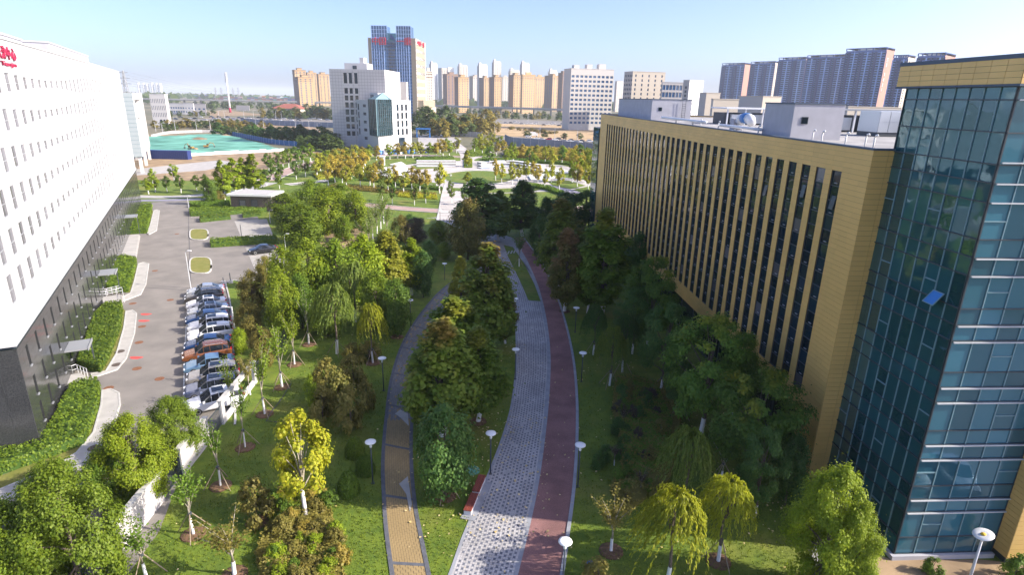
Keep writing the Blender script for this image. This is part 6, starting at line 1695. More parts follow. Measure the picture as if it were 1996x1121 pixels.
# stair rails at the entrances
for i, (pts, lab) in enumerate((([(118, 742), (152, 729), (172, 738)], 'steel handrail on the nearest entrance steps'), ([(188, 585), (240, 574), (243, 590)], 'steel handrail on the entrance steps by the second hedge'), ([(190, 575), (205, 578), (238, 570)], 'upper steel handrail by the third hedge'))):
    l = [Vector(G2(*q)) for q in pts]; t = thing('handrail', lab, 'handrail', (l[0].x, l[0].y, 0)); o = l[0]
    for z in (1.0, .55): b = MB(); b.tube([(p.x - o.x, p.y - o.y, z) for p in l], .03, 'steel_white', 5); b.obj('rail', t)
    l2 = resample(l, 7)
    for p in l2: b = MB(); b.tube([(p.x - o.x, p.y - o.y, 0), (p.x - o.x, p.y - o.y, 1.0)], .025, 'steel_white', 5); b.obj('post', t)
for i, (x, y, p, k, lab) in enumerate(((27, 22.5, 'silver', 'sedan', 'silver sedan on the forecourt seen only as a reflection in the glass tower'), (30.2, 21.8, 'white', 'suv', 'white SUV on the forecourt seen only as a reflection in the glass tower'), (33.5, 22.3, 'silver', 'sedan', 'second silver sedan on the forecourt right of the white SUV'))):
    make_car(k, p, lab, (x, y, .016), 1.9, None, True, detail=False)

hp = [G(*q) for q in ((568, 748), (548, 780), (528, 806), (519, 822), (540, 824), (562, 823))]  # thin dark line bent across the lawn, drawn as a tube
b = MB(); b.tube([(p.x, p.y, .05) for p in hp], .035, 'steel_dark', 6); tag(b.obj('dark_strand', None, True), 'thin black strand lying bent on the lit lawn', 'hose')

# ================================================================== FOLIAGE
def np_mesh(name, V, nq, mname):
    """V: (nq*4,3) quads"""
    me = bpy.data.meshes.new(name)
    me.vertices.add(len(V)); me.vertices.foreach_set('co', np.asarray(V, np.float32).ravel())
    me.loops.add(nq * 4); me.loops.foreach_set('vertex_index', np.arange(nq * 4, dtype=np.int32))
    me.polygons.add(nq); me.polygons.foreach_set('loop_start', np.arange(0, nq * 4, 4, dtype=np.int32))
    try: me.polygons.foreach_set('loop_total', np.full(nq, 4, np.int32))
    except Exception: pass
    me.materials.append(MATS[mname]); me.update(calc_edges=True); return me
def unit(v): return v / np.maximum(1e-9, np.linalg.norm(v, axis=1, keepdims=True))
def leaves(C, N, size, rng, slim=0.36, along=None):
    n = len(C); N = unit(N)
    R = rng.normal(size=(n, 3)) if along is None else along + rng.normal(size=(n, 3)) * .15
    A = unit(R - N * np.sum(R * N, 1, keepdims=True)); B = np.cross(N, A)
    s = (size * rng.uniform(.5, 1.4, (n, 1)))
    V = np.empty((n, 4, 3))
    V[:, 0] = C - A * s * .5; V[:, 2] = C + A * s * .5
    V[:, 1] = C + B * s * slim + N * s * .12; V[:, 3] = C - B * s * slim + N * s * .12
    return V.reshape(-1, 3)
def clusters_to_leaves(cl, n, size, rng, center, slim=.4, flat=1.0, shell=.55):
    """cl: list of (x,y,z,r); leaves scattered in each lump, denser near its skin"""
    cl = np.array(cl); w = cl[:, 3] ** 2; idx = rng.choice(len(cl), n, p=w / w.sum())
    D = unit(rng.normal(size=(n, 3))); r = (rng.uniform(size=(n, 1)) ** shell) * cl[idx, 3:4]
    sp = np.where(rng.uniform(size=(n, 1)) < .14, 1 + rng.exponential(.28, (n, 1)), 1.0); off = D * r * sp; off[:, 2] *= flat
    C = cl[idx, :3] + off
    out = unit(C - np.array(center)); N = D * .5 + out * .7 + np.array([0, 0, .6]) + rng.normal(size=(n, 3)) * .38
    return leaves(C, N, size, rng, slim)
def branch_set(mb, base_z, tops, r0, lean, rng, m='bark', n=6):
    for tx, ty, tz, sr in tops:
        k = Vector((tx * .35, ty * .35, sr + (tz - sr) * .5)); mb.tube([(0, 0, sr), tuple(k), (tx, ty, tz)], [r0 * .5, r0 * .33, r0 * .12], m, n, False)
def trunk_mesh(H, r, white_h, tops, rng, bend=.04, m='bark'):
    b = MB(); zs = [0, white_h, H * .45, H * .75, H]; pts = []; 
    for z in zs: pts.append((bend * H * sin(z * 1.1) * .4, bend * H * cos(z * .9) * .4 - bend * H * .4, z))
    if white_h > .1:
        b.tube([pts[0], pts[1]], [r * 1.22, r * 1.05], 'whitewash', 8, False); b.tube(pts[1:], [r * .95, r * .75, r * .5, r * .2], m, 7, False)
    else:
        b.tube(pts, [r * 1.2, r, r * .75, r * .5, r * .2], m, 7, False)
    branch_set(b, 0, tops, r, 0, rng, m, 5)
    return b.mesh('trunk', True)
LIB = {}
def lump_crown(rng, W, H, zb, prof, K, rl, jitter=.16):
    out = []
    for i in range(K):
        f = (i + rng.uniform()) / K
        z = zb + f * (H - zb); R = W / 2 * prof(f)
        a = rng.uniform(0, 2 * pi); q = rng.uniform(.35, 1.0) ** .6
        rr = rl * W * rng.uniform(.75, 1.3) * (0.55 + .45 * prof(f))
        out.append((cos(a) * max(0, R * q - rr * .6), sin(a) * max(0, R * q - rr * .6), min(z, H - rr * .5) + rng.normal() * jitter * .3, rr))
    return out
def build_tree(kind, seed):
    rng = np.random.RandomState(seed)
    if kind == 'round':
        W, H, zb = 5.0, 6.0, .7
        cl = lump_crown(rng, W, H, zb, lambda f: sqrt(max(.05, 1 - (2 * f - .85) ** 2 * .85)), 62, .15); V = clusters_to_leaves(cl, 11000, .19, rng, (0, 0, 2.6)); tr = (H * .8, .14, 0.0)
    elif kind == 'dense':
        W, H, zb = 6.0, 6.5, .5
        cl = lump_crown(rng, W, H, zb, lambda f: sqrt(max(.05, 1 - (2 * f - .85) ** 2 * .85)), 120, .10, .3); V = clusters_to_leaves(cl, 44000, .125, rng, (0, 0, 2.6), .36); tr = (H * .8, .14, 0.0)
    elif kind == 'plane':
        W, H, zb = 4.6, 9.5, 1.5
        cl = lump_crown(rng, W, H, zb, lambda f: min(1, .5 + 2.4 * f) * (1 - f ** 2.5 * .80), 100, .13); V = clusters_to_leaves(cl, 13500, .235, rng, (0, 0, 4.0), .42); tr = (H * .9, .15, 1.3)
    elif kind == 'broad':
        W, H, zb = 8.0, 8.5, 2.6
        cl = lump_crown(rng, W, H, zb, lambda f: sqrt(max(.06, 1 - (1.6 * f - .6) ** 2)), 70, .105); V = clusters_to_leaves(cl, 15000, .22, rng, (0, 0, 4.0), .32, .55); tr = (H * .75, .17, 1.3)
    elif kind == 'willow':
        W, H = 4.2, 5.6; C = []; N = []; AL = []
        for s in range(230):
            a = rng.uniform(0, 2 * pi); q = rng.uniform(.1, 1) ** .7; R = W / 2 * q * .75
            z0 = H - 1.0 * q ** 2 * 1.9 + rng.normal() * .15; L = rng.uniform(.7, 2.1) * (0.6 + .6 * q)
            dx, dy = cos(a), sin(a); sw = rng.normal() * .25
            for k in range(24):
                f = k / 23; out = R + .75 * f * (1 - .35 * f)
                C.append((dx * out + sw * f * .6 - .35 * f * f, dy * out + sw * f, z0 + .18 * sin(f * 2.5) - L * f ** 1.5)); N.append((dx + rng.normal() * .6, dy + rng.normal() * .6, .5)); AL.append((dx * .4 - .2, dy * .4, -1.0))
        C = np.array(C) + rng.normal(size=(len(C), 3)) * .035; V = leaves(C, np.array(N), .23, rng, .14, np.array(AL)); tr = (H * .86, .11, 1.2)
    elif kind == 'sparse':
        W, H, zb = 2.4, 4.6, 1.7; C = []; N = []; tops = []
        for s in range(9):
            a = rng.uniform(0, 2 * pi); R = rng.uniform(.4, 1.2); zt = rng.uniform(3.4, 4.6); tops.append((cos(a) * R, sin(a) * R, zt, rng.uniform(1.5, 2.0)))
            for k in range(100):
                f = rng.uniform(.3, 1.03); C.append((cos(a) * R * f ** 1.2 + rng.normal() * .14, sin(a) * R * f ** 1.2 + rng.normal() * .14, 1.8 + (zt - 1.8) * f + rng.normal() * .1)); N.append(rng.normal(size=3) + [0, 0, .8])
        V = leaves(np.array(C), np.array(N), .14, rng, .36); LIB[(kind, seed)] = (np_mesh('crown', V, len(V) // 4, 'leaf_green'), trunk_mesh(2.3, .075, 1.1, tops, rng, m='bark_pale'), W, H); return LIB[(kind, seed)]
    elif kind == 'bigleaf':
        W, H, zb = 4.4, 6.6, 2.3
        cl = lump_crown(rng, W, H, zb, lambda f: sqrt(max(.1, 1 - (1.9 * f - .75) ** 2 * .8)), 34, .12); V = clusters_to_leaves(cl, 5600, .19, rng, (0, 0, 3.8), .44); tops = [(c[0], c[1], c[2], 1.9 + .4 * i / 10) for i, c in enumerate(cl[::3])]
        LIB[(kind, seed)] = (np_mesh('crown', V, len(V) // 4, 'leaf_yellow'), trunk_mesh(H * .8, .12, 2.1, tops, rng, m='bark_pale'), W, H); return LIB[(kind, seed)]
    elif kind == 'plaza':
        W, H, zb = 4.2, 7.0, 2.2
        cl = lump_crown(rng, W, H, zb, lambda f: .55 + .45 * sin(pi * min(1, f * 1.1)), 26, .14); V = clusters_to_leaves(cl, 1500, .36, rng, (0, 0, 3.6), .42); tr = (H * .8, .13, 1.7)
    elif kind == 'poplar':
        W, H, zb = 4.0, 9.0, 1.8
        cl = lump_crown(rng, W, H, zb, lambda f: min(1, .5 + 1.8 * f) * (1 - f ** 2.6 * .85), 46, .13); V = clusters_to_leaves(cl, 4200, .30, rng, (0, 0, 4.0), .42); tr = (H * .85, .15, 1.5)
    elif kind == 'far':
        W, H, zb = 7.0, 8.5, 1.0
        cl = lump_crown(rng, W, H, zb, lambda f: sqrt(max(.08, 1 - (1.8 * f - .7) ** 2)), 26, .15); V = clusters_to_leaves(cl, 850, .75, rng, (0, 0, 3.8), .45); tr = (H * .7, .2, 0)
    elif kind == 'shrub':
        W, H, zb = 2.2, 1.8, .15
        cl = lump_crown(rng, W, H, zb, lambda f: sqrt(max(.15, 1 - (1.4 * f - .4) ** 2)), 26, .14); V = clusters_to_leaves(cl, 2300, .14, rng, (0, 0, .6)); tr = (H * .7, .05, 0)
    elif kind == 'ball':
        rngn = 3200; D = unit(rng.normal(size=(rngn, 3))); D[:, 2] = np.abs(D[:, 2]) * 1.05 - .12; r = rng.uniform(.86, 1.0, (rngn, 1)); C = D * r; C[:, 2] = C[:, 2] * .9 + .12
        V = leaves(C, D + rng.normal(size=(rngn, 3)) * .35, .10, rng, .42); W, H, tr = 2.0, 1.02, (.6, .06, 0)
    if kind == 'ball' : tops = []
    else: tops = [(c[0] * .8, c[1] * .8, c[2], tr[0] * (.3 + .35 * i / 12)) for i, c in enumerate(cl[::max(1, len(cl) // 12)])] if kind != 'willow' else [(cos(i) * 1.1, sin(i) * 1.1, H * .93, H * .5) for i in range(7)]
    LIB[(kind, seed)] = (np_mesh('crown', V, len(V) // 4, 'leaf_green'), trunk_mesh(tr[0], tr[1], tr[2], tops, rng), W, H)
    return LIB[(kind, seed)]
_sk = MB(); _sk.tube([(1.05, 0, 0), (.08, 0, 1.55)], .03, 'stake', 5); STAKE = _sk.mesh('support_stake')
_sl = MB(); _sl.lathe([(.75, 0.0), (.7, .05), (.3, .07), (.12, .05)], 'soil', 14); SOIL = _sl.mesh('soil_ring', True)
_cl = MB(); _cl.lathe([(.11, 1.45), (.12, 1.6)], 'steel_dark', 8); COLLAR = _cl.mesh('tie_collar')
SEEDS = {'round': 3, 'dense': 2, 'plane': 4, 'broad': 3, 'willow': 3, 'sparse': 4, 'bigleaf': 1, 'plaza': 4, 'poplar': 2, 'far': 4, 'shrub': 4, 'ball': 2}
ctr = {}
UNDER = []
def tree(kind, x, yb, yt, wpx, leaf, label, group=None, stakes=0, soil=False, name=None, cat='tree', height=None, fat=1.0):
    P = G2(x, yb)
    ctr[kind] = ctr.get(kind, 0) + 1
    seed = 10 + ctr[kind] % SEEDS[kind]
    cme, tme, W, H = LIB.get((kind, seed)) or build_tree(kind, seed)
    h = height or hgt(P, yt); w = wpx * mpp(P, h * .6)
    if kind in ('plane', 'broad', 'bigleaf', 'round', 'dense') and P[1] < 70: UNDER.append((P[0], P[1], w * .5))
    nm = name or {'round': 'leafy_tree', 'dense': 'leafy_tree', 'plane': 'plane_tree', 'broad': 'pagoda_tree', 'willow': 'willow_tree', 'sparse': 'young_tree', 'bigleaf': 'yellow_plane_tree', 'plaza': 'plaza_tree', 'poplar': 'poplar_tree', 'far': 'distant_tree', 'shrub': 'shrub', 'ball': 'clipped_bush'}[kind]
    rz = (x * 0.7 + yb * 1.3) % 6.28
    t = thing(nm, label, cat, (P[0], P[1], 0), rz, group)
    t.scale = (w / W, w / W, h / H)
    c = link('crown', cme, t); c.material_slots[0].link = 'OBJECT'; c.material_slots[0].material = MATS[leaf]
    link('trunk', tme, t)
    if stakes or soil:
        iv = (W / w, W / w, H / h)
        if soil: o = link('soil_ring', SOIL, t); o.scale = iv
        for k in range(stakes): o = link('support_stake', STAKE, t, None, k * 2 * pi / stakes + .5); o.scale = iv
        if stakes: o = link('tie_collar', COLLAR, t); o.scale = iv
    return t

# ---- foreground, left -------------------------------------------------
T = tree
T('dense', 45, 1190, 985, 230, 'leaf_lush', 'large dense green tree filling the bottom left corner')
T('dense', 165, 1170, 905, 215, 'leaf_lush', 'large dense green tree beside the white fence wall, bottom left')
T('dense', 120, 1060, 905, 130, 'leaf_lush', 'bushy green tree at the pavement bend behind the bottom left tree')
T('dense', 275, 975, 812, 150, 'leaf_sunny', 'yellow green tree with a thin white trunk by the fence, bottom left')
T('round', 215, 985, 880, 90, 'leaf_green', 'small dark green tree left of the yellow green fence tree')
T('dense', 345, 900, 778, 118, 'leaf_lush', 'rounded green tree in front of the nearest parked SUVs')
T('sparse', 377, 1042, 905, 78, 'leaf_green', 'staked young tree in front of the middle white fence wall', stakes=3, soil=True)
T('sparse', 430, 948, 812, 55, 'leaf_green', 'slim staked young tree right of the middle white fence wall', stakes=3, soil=True)
T('sparse', 285, 1125, 1010, 90, 'leaf_green', 'young tree in front of the nearest white fence wall', stakes=3)
T('sparse', 457, 1121, 1005, 115, 'leaf_olive', 'multi stemmed thin shrub tree in a square support, bottom left lawn', soil=True)
T('shrub', 502, 1018, 935, 75, 'leaf_olive', 'thin olive shrub left of the bright yellow tree', soil=True)
T('sparse', 478, 873, 745, 40, 'leaf_green', 'thin young tree right of the nearest white SUV', stakes=3, soil=True)
T('sparse', 516, 808, 668, 55, 'leaf_lush', 'staked young tree at the open framed white fence wall', stakes=3, soil=True)
T('sparse', 550, 755, 632, 62, 'leaf_lush', 'staked young tree with a forked crown in the lit lawn', stakes=4, soil=True)
T('sparse', 574, 711, 603, 48, 'leaf_sunny', 'staked young tree with a tuft crown in the lit lawn', stakes=4, soil=True)
T('sparse', 602, 672, 560, 42, 'leaf_green', 'thin staked young tree left of the green willow', stakes=3, soil=True)
T('sparse', 452, 800, 700, 45, 'leaf_lush', 'leafy young tree between the cars and the open framed wall', stakes=0)
T('bigleaf', 597, 1010, 808, 128, 'leaf_yellow', 'bright yellow plane tree with a white trunk on the left lawn')
T('round', 555, 658, 525, 75, 'leaf_sunny', 'yellow green tree with a clear stem behind the young trees', name='leafy_tree')
T('willow', 657, 690, 556, 92, 'leaf_willow', 'green willow with a white trunk left of the brick path', stakes=3)
T('willow', 727, 708, 594, 62, 'leaf_lime', 'small yellow willow left of the brick path', stakes=4, soil=True)
T('willow', 692, 628, 512, 88, 'leaf_willow', 'tall grey green willow behind the small yellow willow')
T('round', 774, 657, 545, 72, 'leaf_green', 'dark green tree with a white trunk beside the brick path', soil=True)
T('round', 490, 660, 590, 60, 'leaf_olive', 'olive brown bush tree behind the parked row')
T('round', 515, 720, 640, 62, 'leaf_olive', 'reddish olive bush beside the fence and young trees')
T('round', 497, 615, 528, 62, 'leaf_olive', 'dark olive tree at the corner by the silver sedan')
T('round', 470, 690, 640, 34, 'leaf_sunny', 'low yellow green bush just behind the orange brown SUV')
T('sparse', 488, 770, 690, 40, 'leaf_olive', 'thin bush at the fence right of the light blue sedan')
# ---- sunlit clump above ------------------------------------------------
for a in ((558, 600, 482, 78, 'leaf_sunny', 'round', 'sunlit yellow green tree at the corner of the lower paved bay'), (608, 620, 470, 105, 'leaf_sunny', 'round', 'sunlit plane tree, left one of the clump below the brown patch'), (662, 615, 470, 110, 'leaf_lush', 'round', 'green plane tree in the middle of the sunlit clump'),
          (714, 600, 460, 110, 'leaf_sunny', 'round', 'bright plane tree in the sunlit clump, right of the middle'), (757, 590, 450, 95, 'leaf_amber', 'plane', 'amber topped plane tree in the sunlit clump'), (803, 575, 466, 68, 'leaf_sunny', 'plane', 'narrow sunlit plane tree at the right end of the clump'),
          (640, 655, 560, 85, 'leaf_lush', 'round', 'green tree in front of the sunlit clump'), (735, 640, 530, 85, 'leaf_lush', 'round', 'green plane tree in front of the amber topped one'), (590, 640, 535, 70, 'leaf_green', 'round', 'shaded tree left of the grey green willow'), (520, 560, 500, 45, 'leaf_olive', 'round', 'low brown bush at the near corner of the lower paved bay')):
    T(a[5], a[0], a[1], a[2], a[3], a[4], a[6])
# ---- trees above the car park -----------------------------------------------
for a in ((592, 478, 398, 108, 'leaf_lush', 'broad green tree right of the upper paved bay'), (560, 432, 378, 80, 'leaf_lush', 'green tree touching the brick gatehouse'), (642, 455, 365, 92, 'leaf_sunny', 'yellow green tree above the brown earth patch'), (695, 445, 372, 62, 'leaf_sunny', 'rounded yellow green tree by the pink cross path'),
          (608, 410, 352, 80, 'leaf_lush', 'green tree behind the gatehouse group, upper left'), (665, 400, 358, 62, 'leaf_lush', 'green tree behind the gatehouse group, upper right'), (620, 440, 385, 70, 'leaf_sunny', 'small yellow topped tree in the middle of the gatehouse group'), (672, 470, 420, 50, 'leaf_lush', 'small green tree at the edge of the brown earth patch')):
    T('round', *a[:5], a[5])
for i, (x, y) in enumerate(((720, 485), (727, 470), (735, 455), (742, 446), (748, 436), (755, 462))):
    T('sparse', x, y, y - 62, 34, 'leaf_willow', ranked('slender young tree with a white stem in the short diagonal row', i, 6), 'diagonal row of slender young trees')
T('sparse', 707, 470, 430, 40, 'leaf_green', 'thin bare young tree propped at the right of the brown earth patch', stakes=3)
# ---- shaded middle -----------------------------------------------------
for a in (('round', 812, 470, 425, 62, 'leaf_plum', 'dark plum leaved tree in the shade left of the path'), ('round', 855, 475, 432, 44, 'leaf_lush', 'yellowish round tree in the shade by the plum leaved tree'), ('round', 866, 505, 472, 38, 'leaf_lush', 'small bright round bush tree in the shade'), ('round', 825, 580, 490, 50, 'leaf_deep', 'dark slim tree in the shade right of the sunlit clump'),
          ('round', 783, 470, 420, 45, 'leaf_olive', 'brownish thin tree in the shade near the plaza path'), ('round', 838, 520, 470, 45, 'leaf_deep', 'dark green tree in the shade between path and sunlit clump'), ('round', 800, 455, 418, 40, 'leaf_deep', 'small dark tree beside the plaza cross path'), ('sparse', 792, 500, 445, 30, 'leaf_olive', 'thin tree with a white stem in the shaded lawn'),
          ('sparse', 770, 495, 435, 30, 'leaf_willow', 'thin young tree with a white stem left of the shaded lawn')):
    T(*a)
# ---- central big plane trees --------------------------------------------
T('plane', 886, 775, 582, 165, 'leaf_plane', 'tall green plane tree behind the rusty one, between the paths')
T('plane', 862, 850, 622, 178, 'leaf_rust', 'big rusty topped plane tree between the two paths')
T('plane', 932, 822, 640, 130, 'leaf_plane', 'green plane tree with a white trunk at the right of the rusty one', soil=True)
T('plane', 948, 690, 478, 148, 'leaf_rust', 'big olive brown plane tree between the paths, upper one')
T('plane', 985, 670, 560, 60, 'leaf_brown', 'brown plane tree at the left edge of the cobbled path')
T('round', 868, 968, 795, 132, 'leaf_deep', 'dark grey green staked tree beside the benches', stakes=4, soil=True)
T('sparse', 866, 966, 880, 40, 'leaf_sunny', 'light green leafy shoots on the stem of the staked tree by the benches')
T('plane', 900, 620, 500, 60, 'leaf_amber', 'small amber plane tree at the head of the brick path')
T('round', 912, 505, 390, 88, 'leaf_brown', 'brownish tree at the end of the axis path')
T('plane', 933, 475, 348, 128, 'leaf_deep', 'dark green tree right of the axis path, left of the pair')
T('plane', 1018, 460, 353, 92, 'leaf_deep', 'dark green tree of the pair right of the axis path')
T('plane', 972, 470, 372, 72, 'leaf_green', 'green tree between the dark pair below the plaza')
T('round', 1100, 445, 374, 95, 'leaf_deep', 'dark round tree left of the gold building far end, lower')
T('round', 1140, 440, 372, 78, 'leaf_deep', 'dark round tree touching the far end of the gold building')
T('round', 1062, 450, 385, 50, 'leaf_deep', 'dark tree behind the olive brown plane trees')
T('plane', 1092, 565, 388, 118, 'leaf_rust', 'olive brown topped plane tree right of the red path')
T('plane', 1100, 607, 446, 88, 'leaf_brown', 'reddish brown plane tree with a white trunk at the red path', soil=True)
T('plane', 1172, 615, 410, 135, 'leaf_plane', 'tallest green plane tree right of the red path')
T('round', 1238, 560, 455, 70, 'leaf_deep', 'dark tree behind the tallest green plane tree, by the gold wall')
T('plane', 1145, 610, 470, 60, 'leaf_plane', 'green plane tree between the brown one and the tallest')
T('sparse', 1012, 520, 450, 34, 'leaf_deep', 'thin staked tree with a white stem in the grass wedge', stakes=3)
T('round', 1050, 500, 420, 45, 'leaf_deep', 'dark tree with a white stem at the upper end of the red path')
# ---- right hand, shaded -----------------------------------------------------
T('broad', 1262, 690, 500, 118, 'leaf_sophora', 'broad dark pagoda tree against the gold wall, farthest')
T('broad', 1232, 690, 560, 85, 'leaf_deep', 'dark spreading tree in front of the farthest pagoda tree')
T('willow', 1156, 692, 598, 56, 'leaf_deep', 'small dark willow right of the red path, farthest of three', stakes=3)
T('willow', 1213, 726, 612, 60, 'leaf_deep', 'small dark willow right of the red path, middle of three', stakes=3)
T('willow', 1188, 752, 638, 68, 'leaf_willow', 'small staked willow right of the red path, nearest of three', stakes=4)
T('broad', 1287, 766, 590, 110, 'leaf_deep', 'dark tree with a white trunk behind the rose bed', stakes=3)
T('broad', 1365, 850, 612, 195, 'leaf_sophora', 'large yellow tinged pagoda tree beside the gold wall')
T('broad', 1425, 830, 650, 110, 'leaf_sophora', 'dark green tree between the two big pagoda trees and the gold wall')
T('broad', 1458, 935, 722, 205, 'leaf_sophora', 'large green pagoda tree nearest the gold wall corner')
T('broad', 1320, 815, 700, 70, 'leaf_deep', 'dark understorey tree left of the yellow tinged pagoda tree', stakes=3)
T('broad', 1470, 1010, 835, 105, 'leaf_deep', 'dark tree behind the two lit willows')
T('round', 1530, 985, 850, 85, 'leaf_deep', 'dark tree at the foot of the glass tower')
T('willow', 1330, 985, 842, 118, 'leaf_willow', 'grey green willow in the shade above the lit willows', stakes=0)
T('willow', 1300, 1140, 960, 150, 'leaf_lime', 'bright yellow willow bending over the lawn, bottom right')
T('willow', 1400, 1095, 935, 125, 'leaf_lime', 'half lit green willow right of the bright yellow willow', stakes=3, soil=True)
T('sparse', 1191, 1075, 972, 88, 'leaf_olive', 'small lit young tree in a square support right of the red path', soil=True)
T('shrub', 1165, 1150, 1095, 80, 'leaf_olive', 'small shrub cut by the bottom edge right of the nearest lamp')
T('dense', 1590, 1160, 915, 170, 'leaf_sunny', 'bright sunlit tree in front of the glass tower')
T('dense', 1640, 1190, 985, 110, 'leaf_sunny', 'lower sunlit tree at the bottom edge in front of the glass tower')
T('sparse', 1405, 940, 850, 60, 'leaf_deep', 'thin staked tree between the grey green willow and the pagoda tree', stakes=3)
T('shrub', 1815, 1120, 1090, 40, 'leaf_green', 'small green shrub on the bare soil below the glass tower')
T('shrub', 1975, 1130, 1082, 50, 'leaf_green', 'dark green shrub at the bottom right corner')
for a in ((1213, 835, 790, 28, 'first white stemmed sapling in the rose bed'), (1197, 908, 862, 28, 'second white stemmed sapling in the rose bed'), (1248, 960, 915, 30, 'third white stemmed sapling in the rose bed')):
    T('sparse', *a[:4], 'leaf_plum', a[4])
# bushes
for (x, y, yt, w, leaf, lab) in ((692, 888, 850, 40, 'leaf_hedge', 'upper clipped round bush beside the park lamp'), (712, 922, 884, 40, 'leaf_green', 'middle clipped round bush beside the park lamp'), (680, 962, 917, 46, 'leaf_green', 'lowest clipped round bush left of the brick path')):
    T('ball', x, y, yt, w, leaf, lab, cat='bush')
for (x, y, yt, w, leaf, lab) in ((640, 775, 700, 60, 'leaf_olive', 'brown dense shrub beside the lit lawn, upper left of its group'), (690, 760, 690, 62, 'leaf_olive', 'brown dense shrub of the group left of the brick path, upper right'), (630, 825, 752, 65, 'leaf_olive', 'brown dense shrub of the group, lower left'), (685, 840, 752, 72, 'leaf_olive', 'dark brown shrub of the group left of the brick path, lower right'),
                         (660, 800, 720, 60, 'leaf_brown', 'reddish shrub in the middle of the brown group'), (715, 800, 740, 45, 'leaf_olive', 'brown shrub nearest the lamp in the brown group'), (610, 790, 735, 40, 'leaf_sunny', 'yellowish thin shrub at the edge of the lit lawn'), (720, 700, 665, 60, 'leaf_olive', 'low brown shrub under the small yellow willow'), (690, 705, 670, 50, 'leaf_olive', 'low brown shrub under the green willow')):
    T('shrub', x, y, yt, w, leaf, lab)
for (x, y, yt, w, lab) in ((1180, 900, 868, 40, 'dark shrub at the left end of the rose bed'), (1165, 915, 885, 30, 'grassy tuft at the left end of the rose bed')):
    T('shrub', x, y, yt, w, 'leaf_deep', lab)

# ---- plaza trees -----------------------------------------------------------
def plaza_rows(pts, leaf, lab, grp, hpx=48, wpx=30, kind='plaza'):
    rg = random.Random(len(pts))
    for i, (x, y) in enumerate(sorted(pts)): T(kind, x, y, y - hpx * rg.uniform(.8, 1.0), wpx * rg.uniform(.72, 1.02), leaf if isinstance(leaf, str) else rg.choice(leaf), ranked(lab, i, len(pts)), grp)
plaza_rows([(653, 356), (667, 357), (686, 353), (702, 362), (721, 361), (729, 368), (744, 364), (757, 373), (771, 365), (787, 376), (803, 368), (818, 372), (832, 371), (640, 362), (676, 364)], ('leaf_orange', 'leaf_amber', 'leaf_orange'), 'orange leaved young tree in the planted arc left of the round lawn', 'orange trees left of the round lawn', 48, 30)
plaza_rows([(618, 345), (633, 342), (648, 340), (663, 338), (678, 337), (693, 336), (708, 335), (625, 333), (655, 330), (685, 328), (712, 325), (740, 340)], ('leaf_orange', 'leaf_amber'), 'orange leaved tree in the second row left of the plaza', 'orange trees, second row left', 42, 30)
plaza_rows([(622, 326), (636, 322), (650, 320), (664, 318), (678, 316), (692, 315), (706, 314), (720, 313), (734, 312), (760, 310), (775, 309), (790, 309), (805, 308), (820, 307), (836, 306), (850, 306), (864, 306), (876, 305)], ('leaf_orange', 'leaf_amber', 'leaf_orange', 'leaf_sunny'), 'orange leaved tree in the back row along the curved plaza path', 'orange trees, back row', 34, 27)
T('plaza', 857, 377, 318, 32, 'leaf_yellow', 'yellow tree at the corner of the planted arc left of the axis path', stakes=3)
T('poplar', 912, 358, 335, 22, 'leaf_lime', 'lime green small tree on the near side of the round lawn')
T('poplar', 911, 325, 292, 26, 'leaf_yellow', 'yellow tree in a square planter on the plaza axis path')
plaza_rows([(966, 352), (978, 356), (999, 360), (1010, 356), (1025, 352), (1062, 368), (1048, 360), (1040, 352), (1090, 372), (1075, 356)], ('leaf_amber', 'leaf_yellow', 'leaf_orange'), 'amber young tree with a white stem right of the round lawn', 'amber trees right of the round lawn', 46, 24)
plaza_rows([(955, 320), (985, 322), (1000, 318), (1032, 324), (1040, 330), (1062, 318), (1095, 320), (1118, 325), (1148, 330), (1078, 325), (1158, 322), (1130, 318)], ('leaf_amber', 'leaf_sunny', 'leaf_green'), 'green amber tree along the stepped seating right of the plaza', 'trees along the right stepped seating', 38, 24)
plaza_rows([(1115, 356), (1128, 352), (1140, 358), (1150, 350), (1162, 356), (1120, 342), (1135, 340), (1150, 340), (1164, 342), (1146, 368), (1160, 372), (1125, 364)], ('leaf_amber', 'leaf_orange', 'leaf_sunny'), 'amber tree in the grove beside the far end of the gold building', 'grove by the gold building end', 48, 27)
plaza_rows([(955, 305), (968, 303), (980, 301), (940, 300), (925, 296), (950, 292), (975, 292), (1000, 306), (1020, 306), (1045, 307), (1070, 308), (1095, 310), (1120, 312), (1145, 314), (890, 298), (872, 294), (858, 298), (935, 286), (960, 284)], ('leaf_amber', 'leaf_sunny', 'leaf_orange'), 'amber tree in the row behind the plaza, toward the sandy field', 'trees behind the plaza', 30, 24)
plaza_rows([(525, 335), (540, 332), (552, 328), (563, 326), (578, 322), (592, 318), (606, 315), (530, 350), (548, 348), (578, 350), (596, 345), (520, 362), (545, 368)], ('leaf_green', 'leaf_lush', 'leaf_green'), 'green young tree with a white stem left of the curved plaza path', 'green trees left of the curved path', 38, 26)
plaza_rows([(765, 398), (830, 396), (808, 400), (745, 392), (905, 400), (880, 395)], ('leaf_green', 'leaf_willow'), 'green young tree in the lawn below the planted arc', 'green trees below the planted arc', 44, 22)
for i, (x, y, yt, w, lab) in enumerate(((438, 390, 313, 46, 'sunlit poplar tree, left of the bright group behind the car park'), (458, 382, 308, 50, 'sunlit poplar tree, second of the bright group behind the car park'), (478, 378, 308, 48, 'sunlit poplar tree, third of the bright group behind the car park'), (499, 378, 300, 58, 'tallest sunlit poplar tree, right end of the bright group'))):
    T('poplar', x, y, yt, w, 'leaf_sunny', lab)
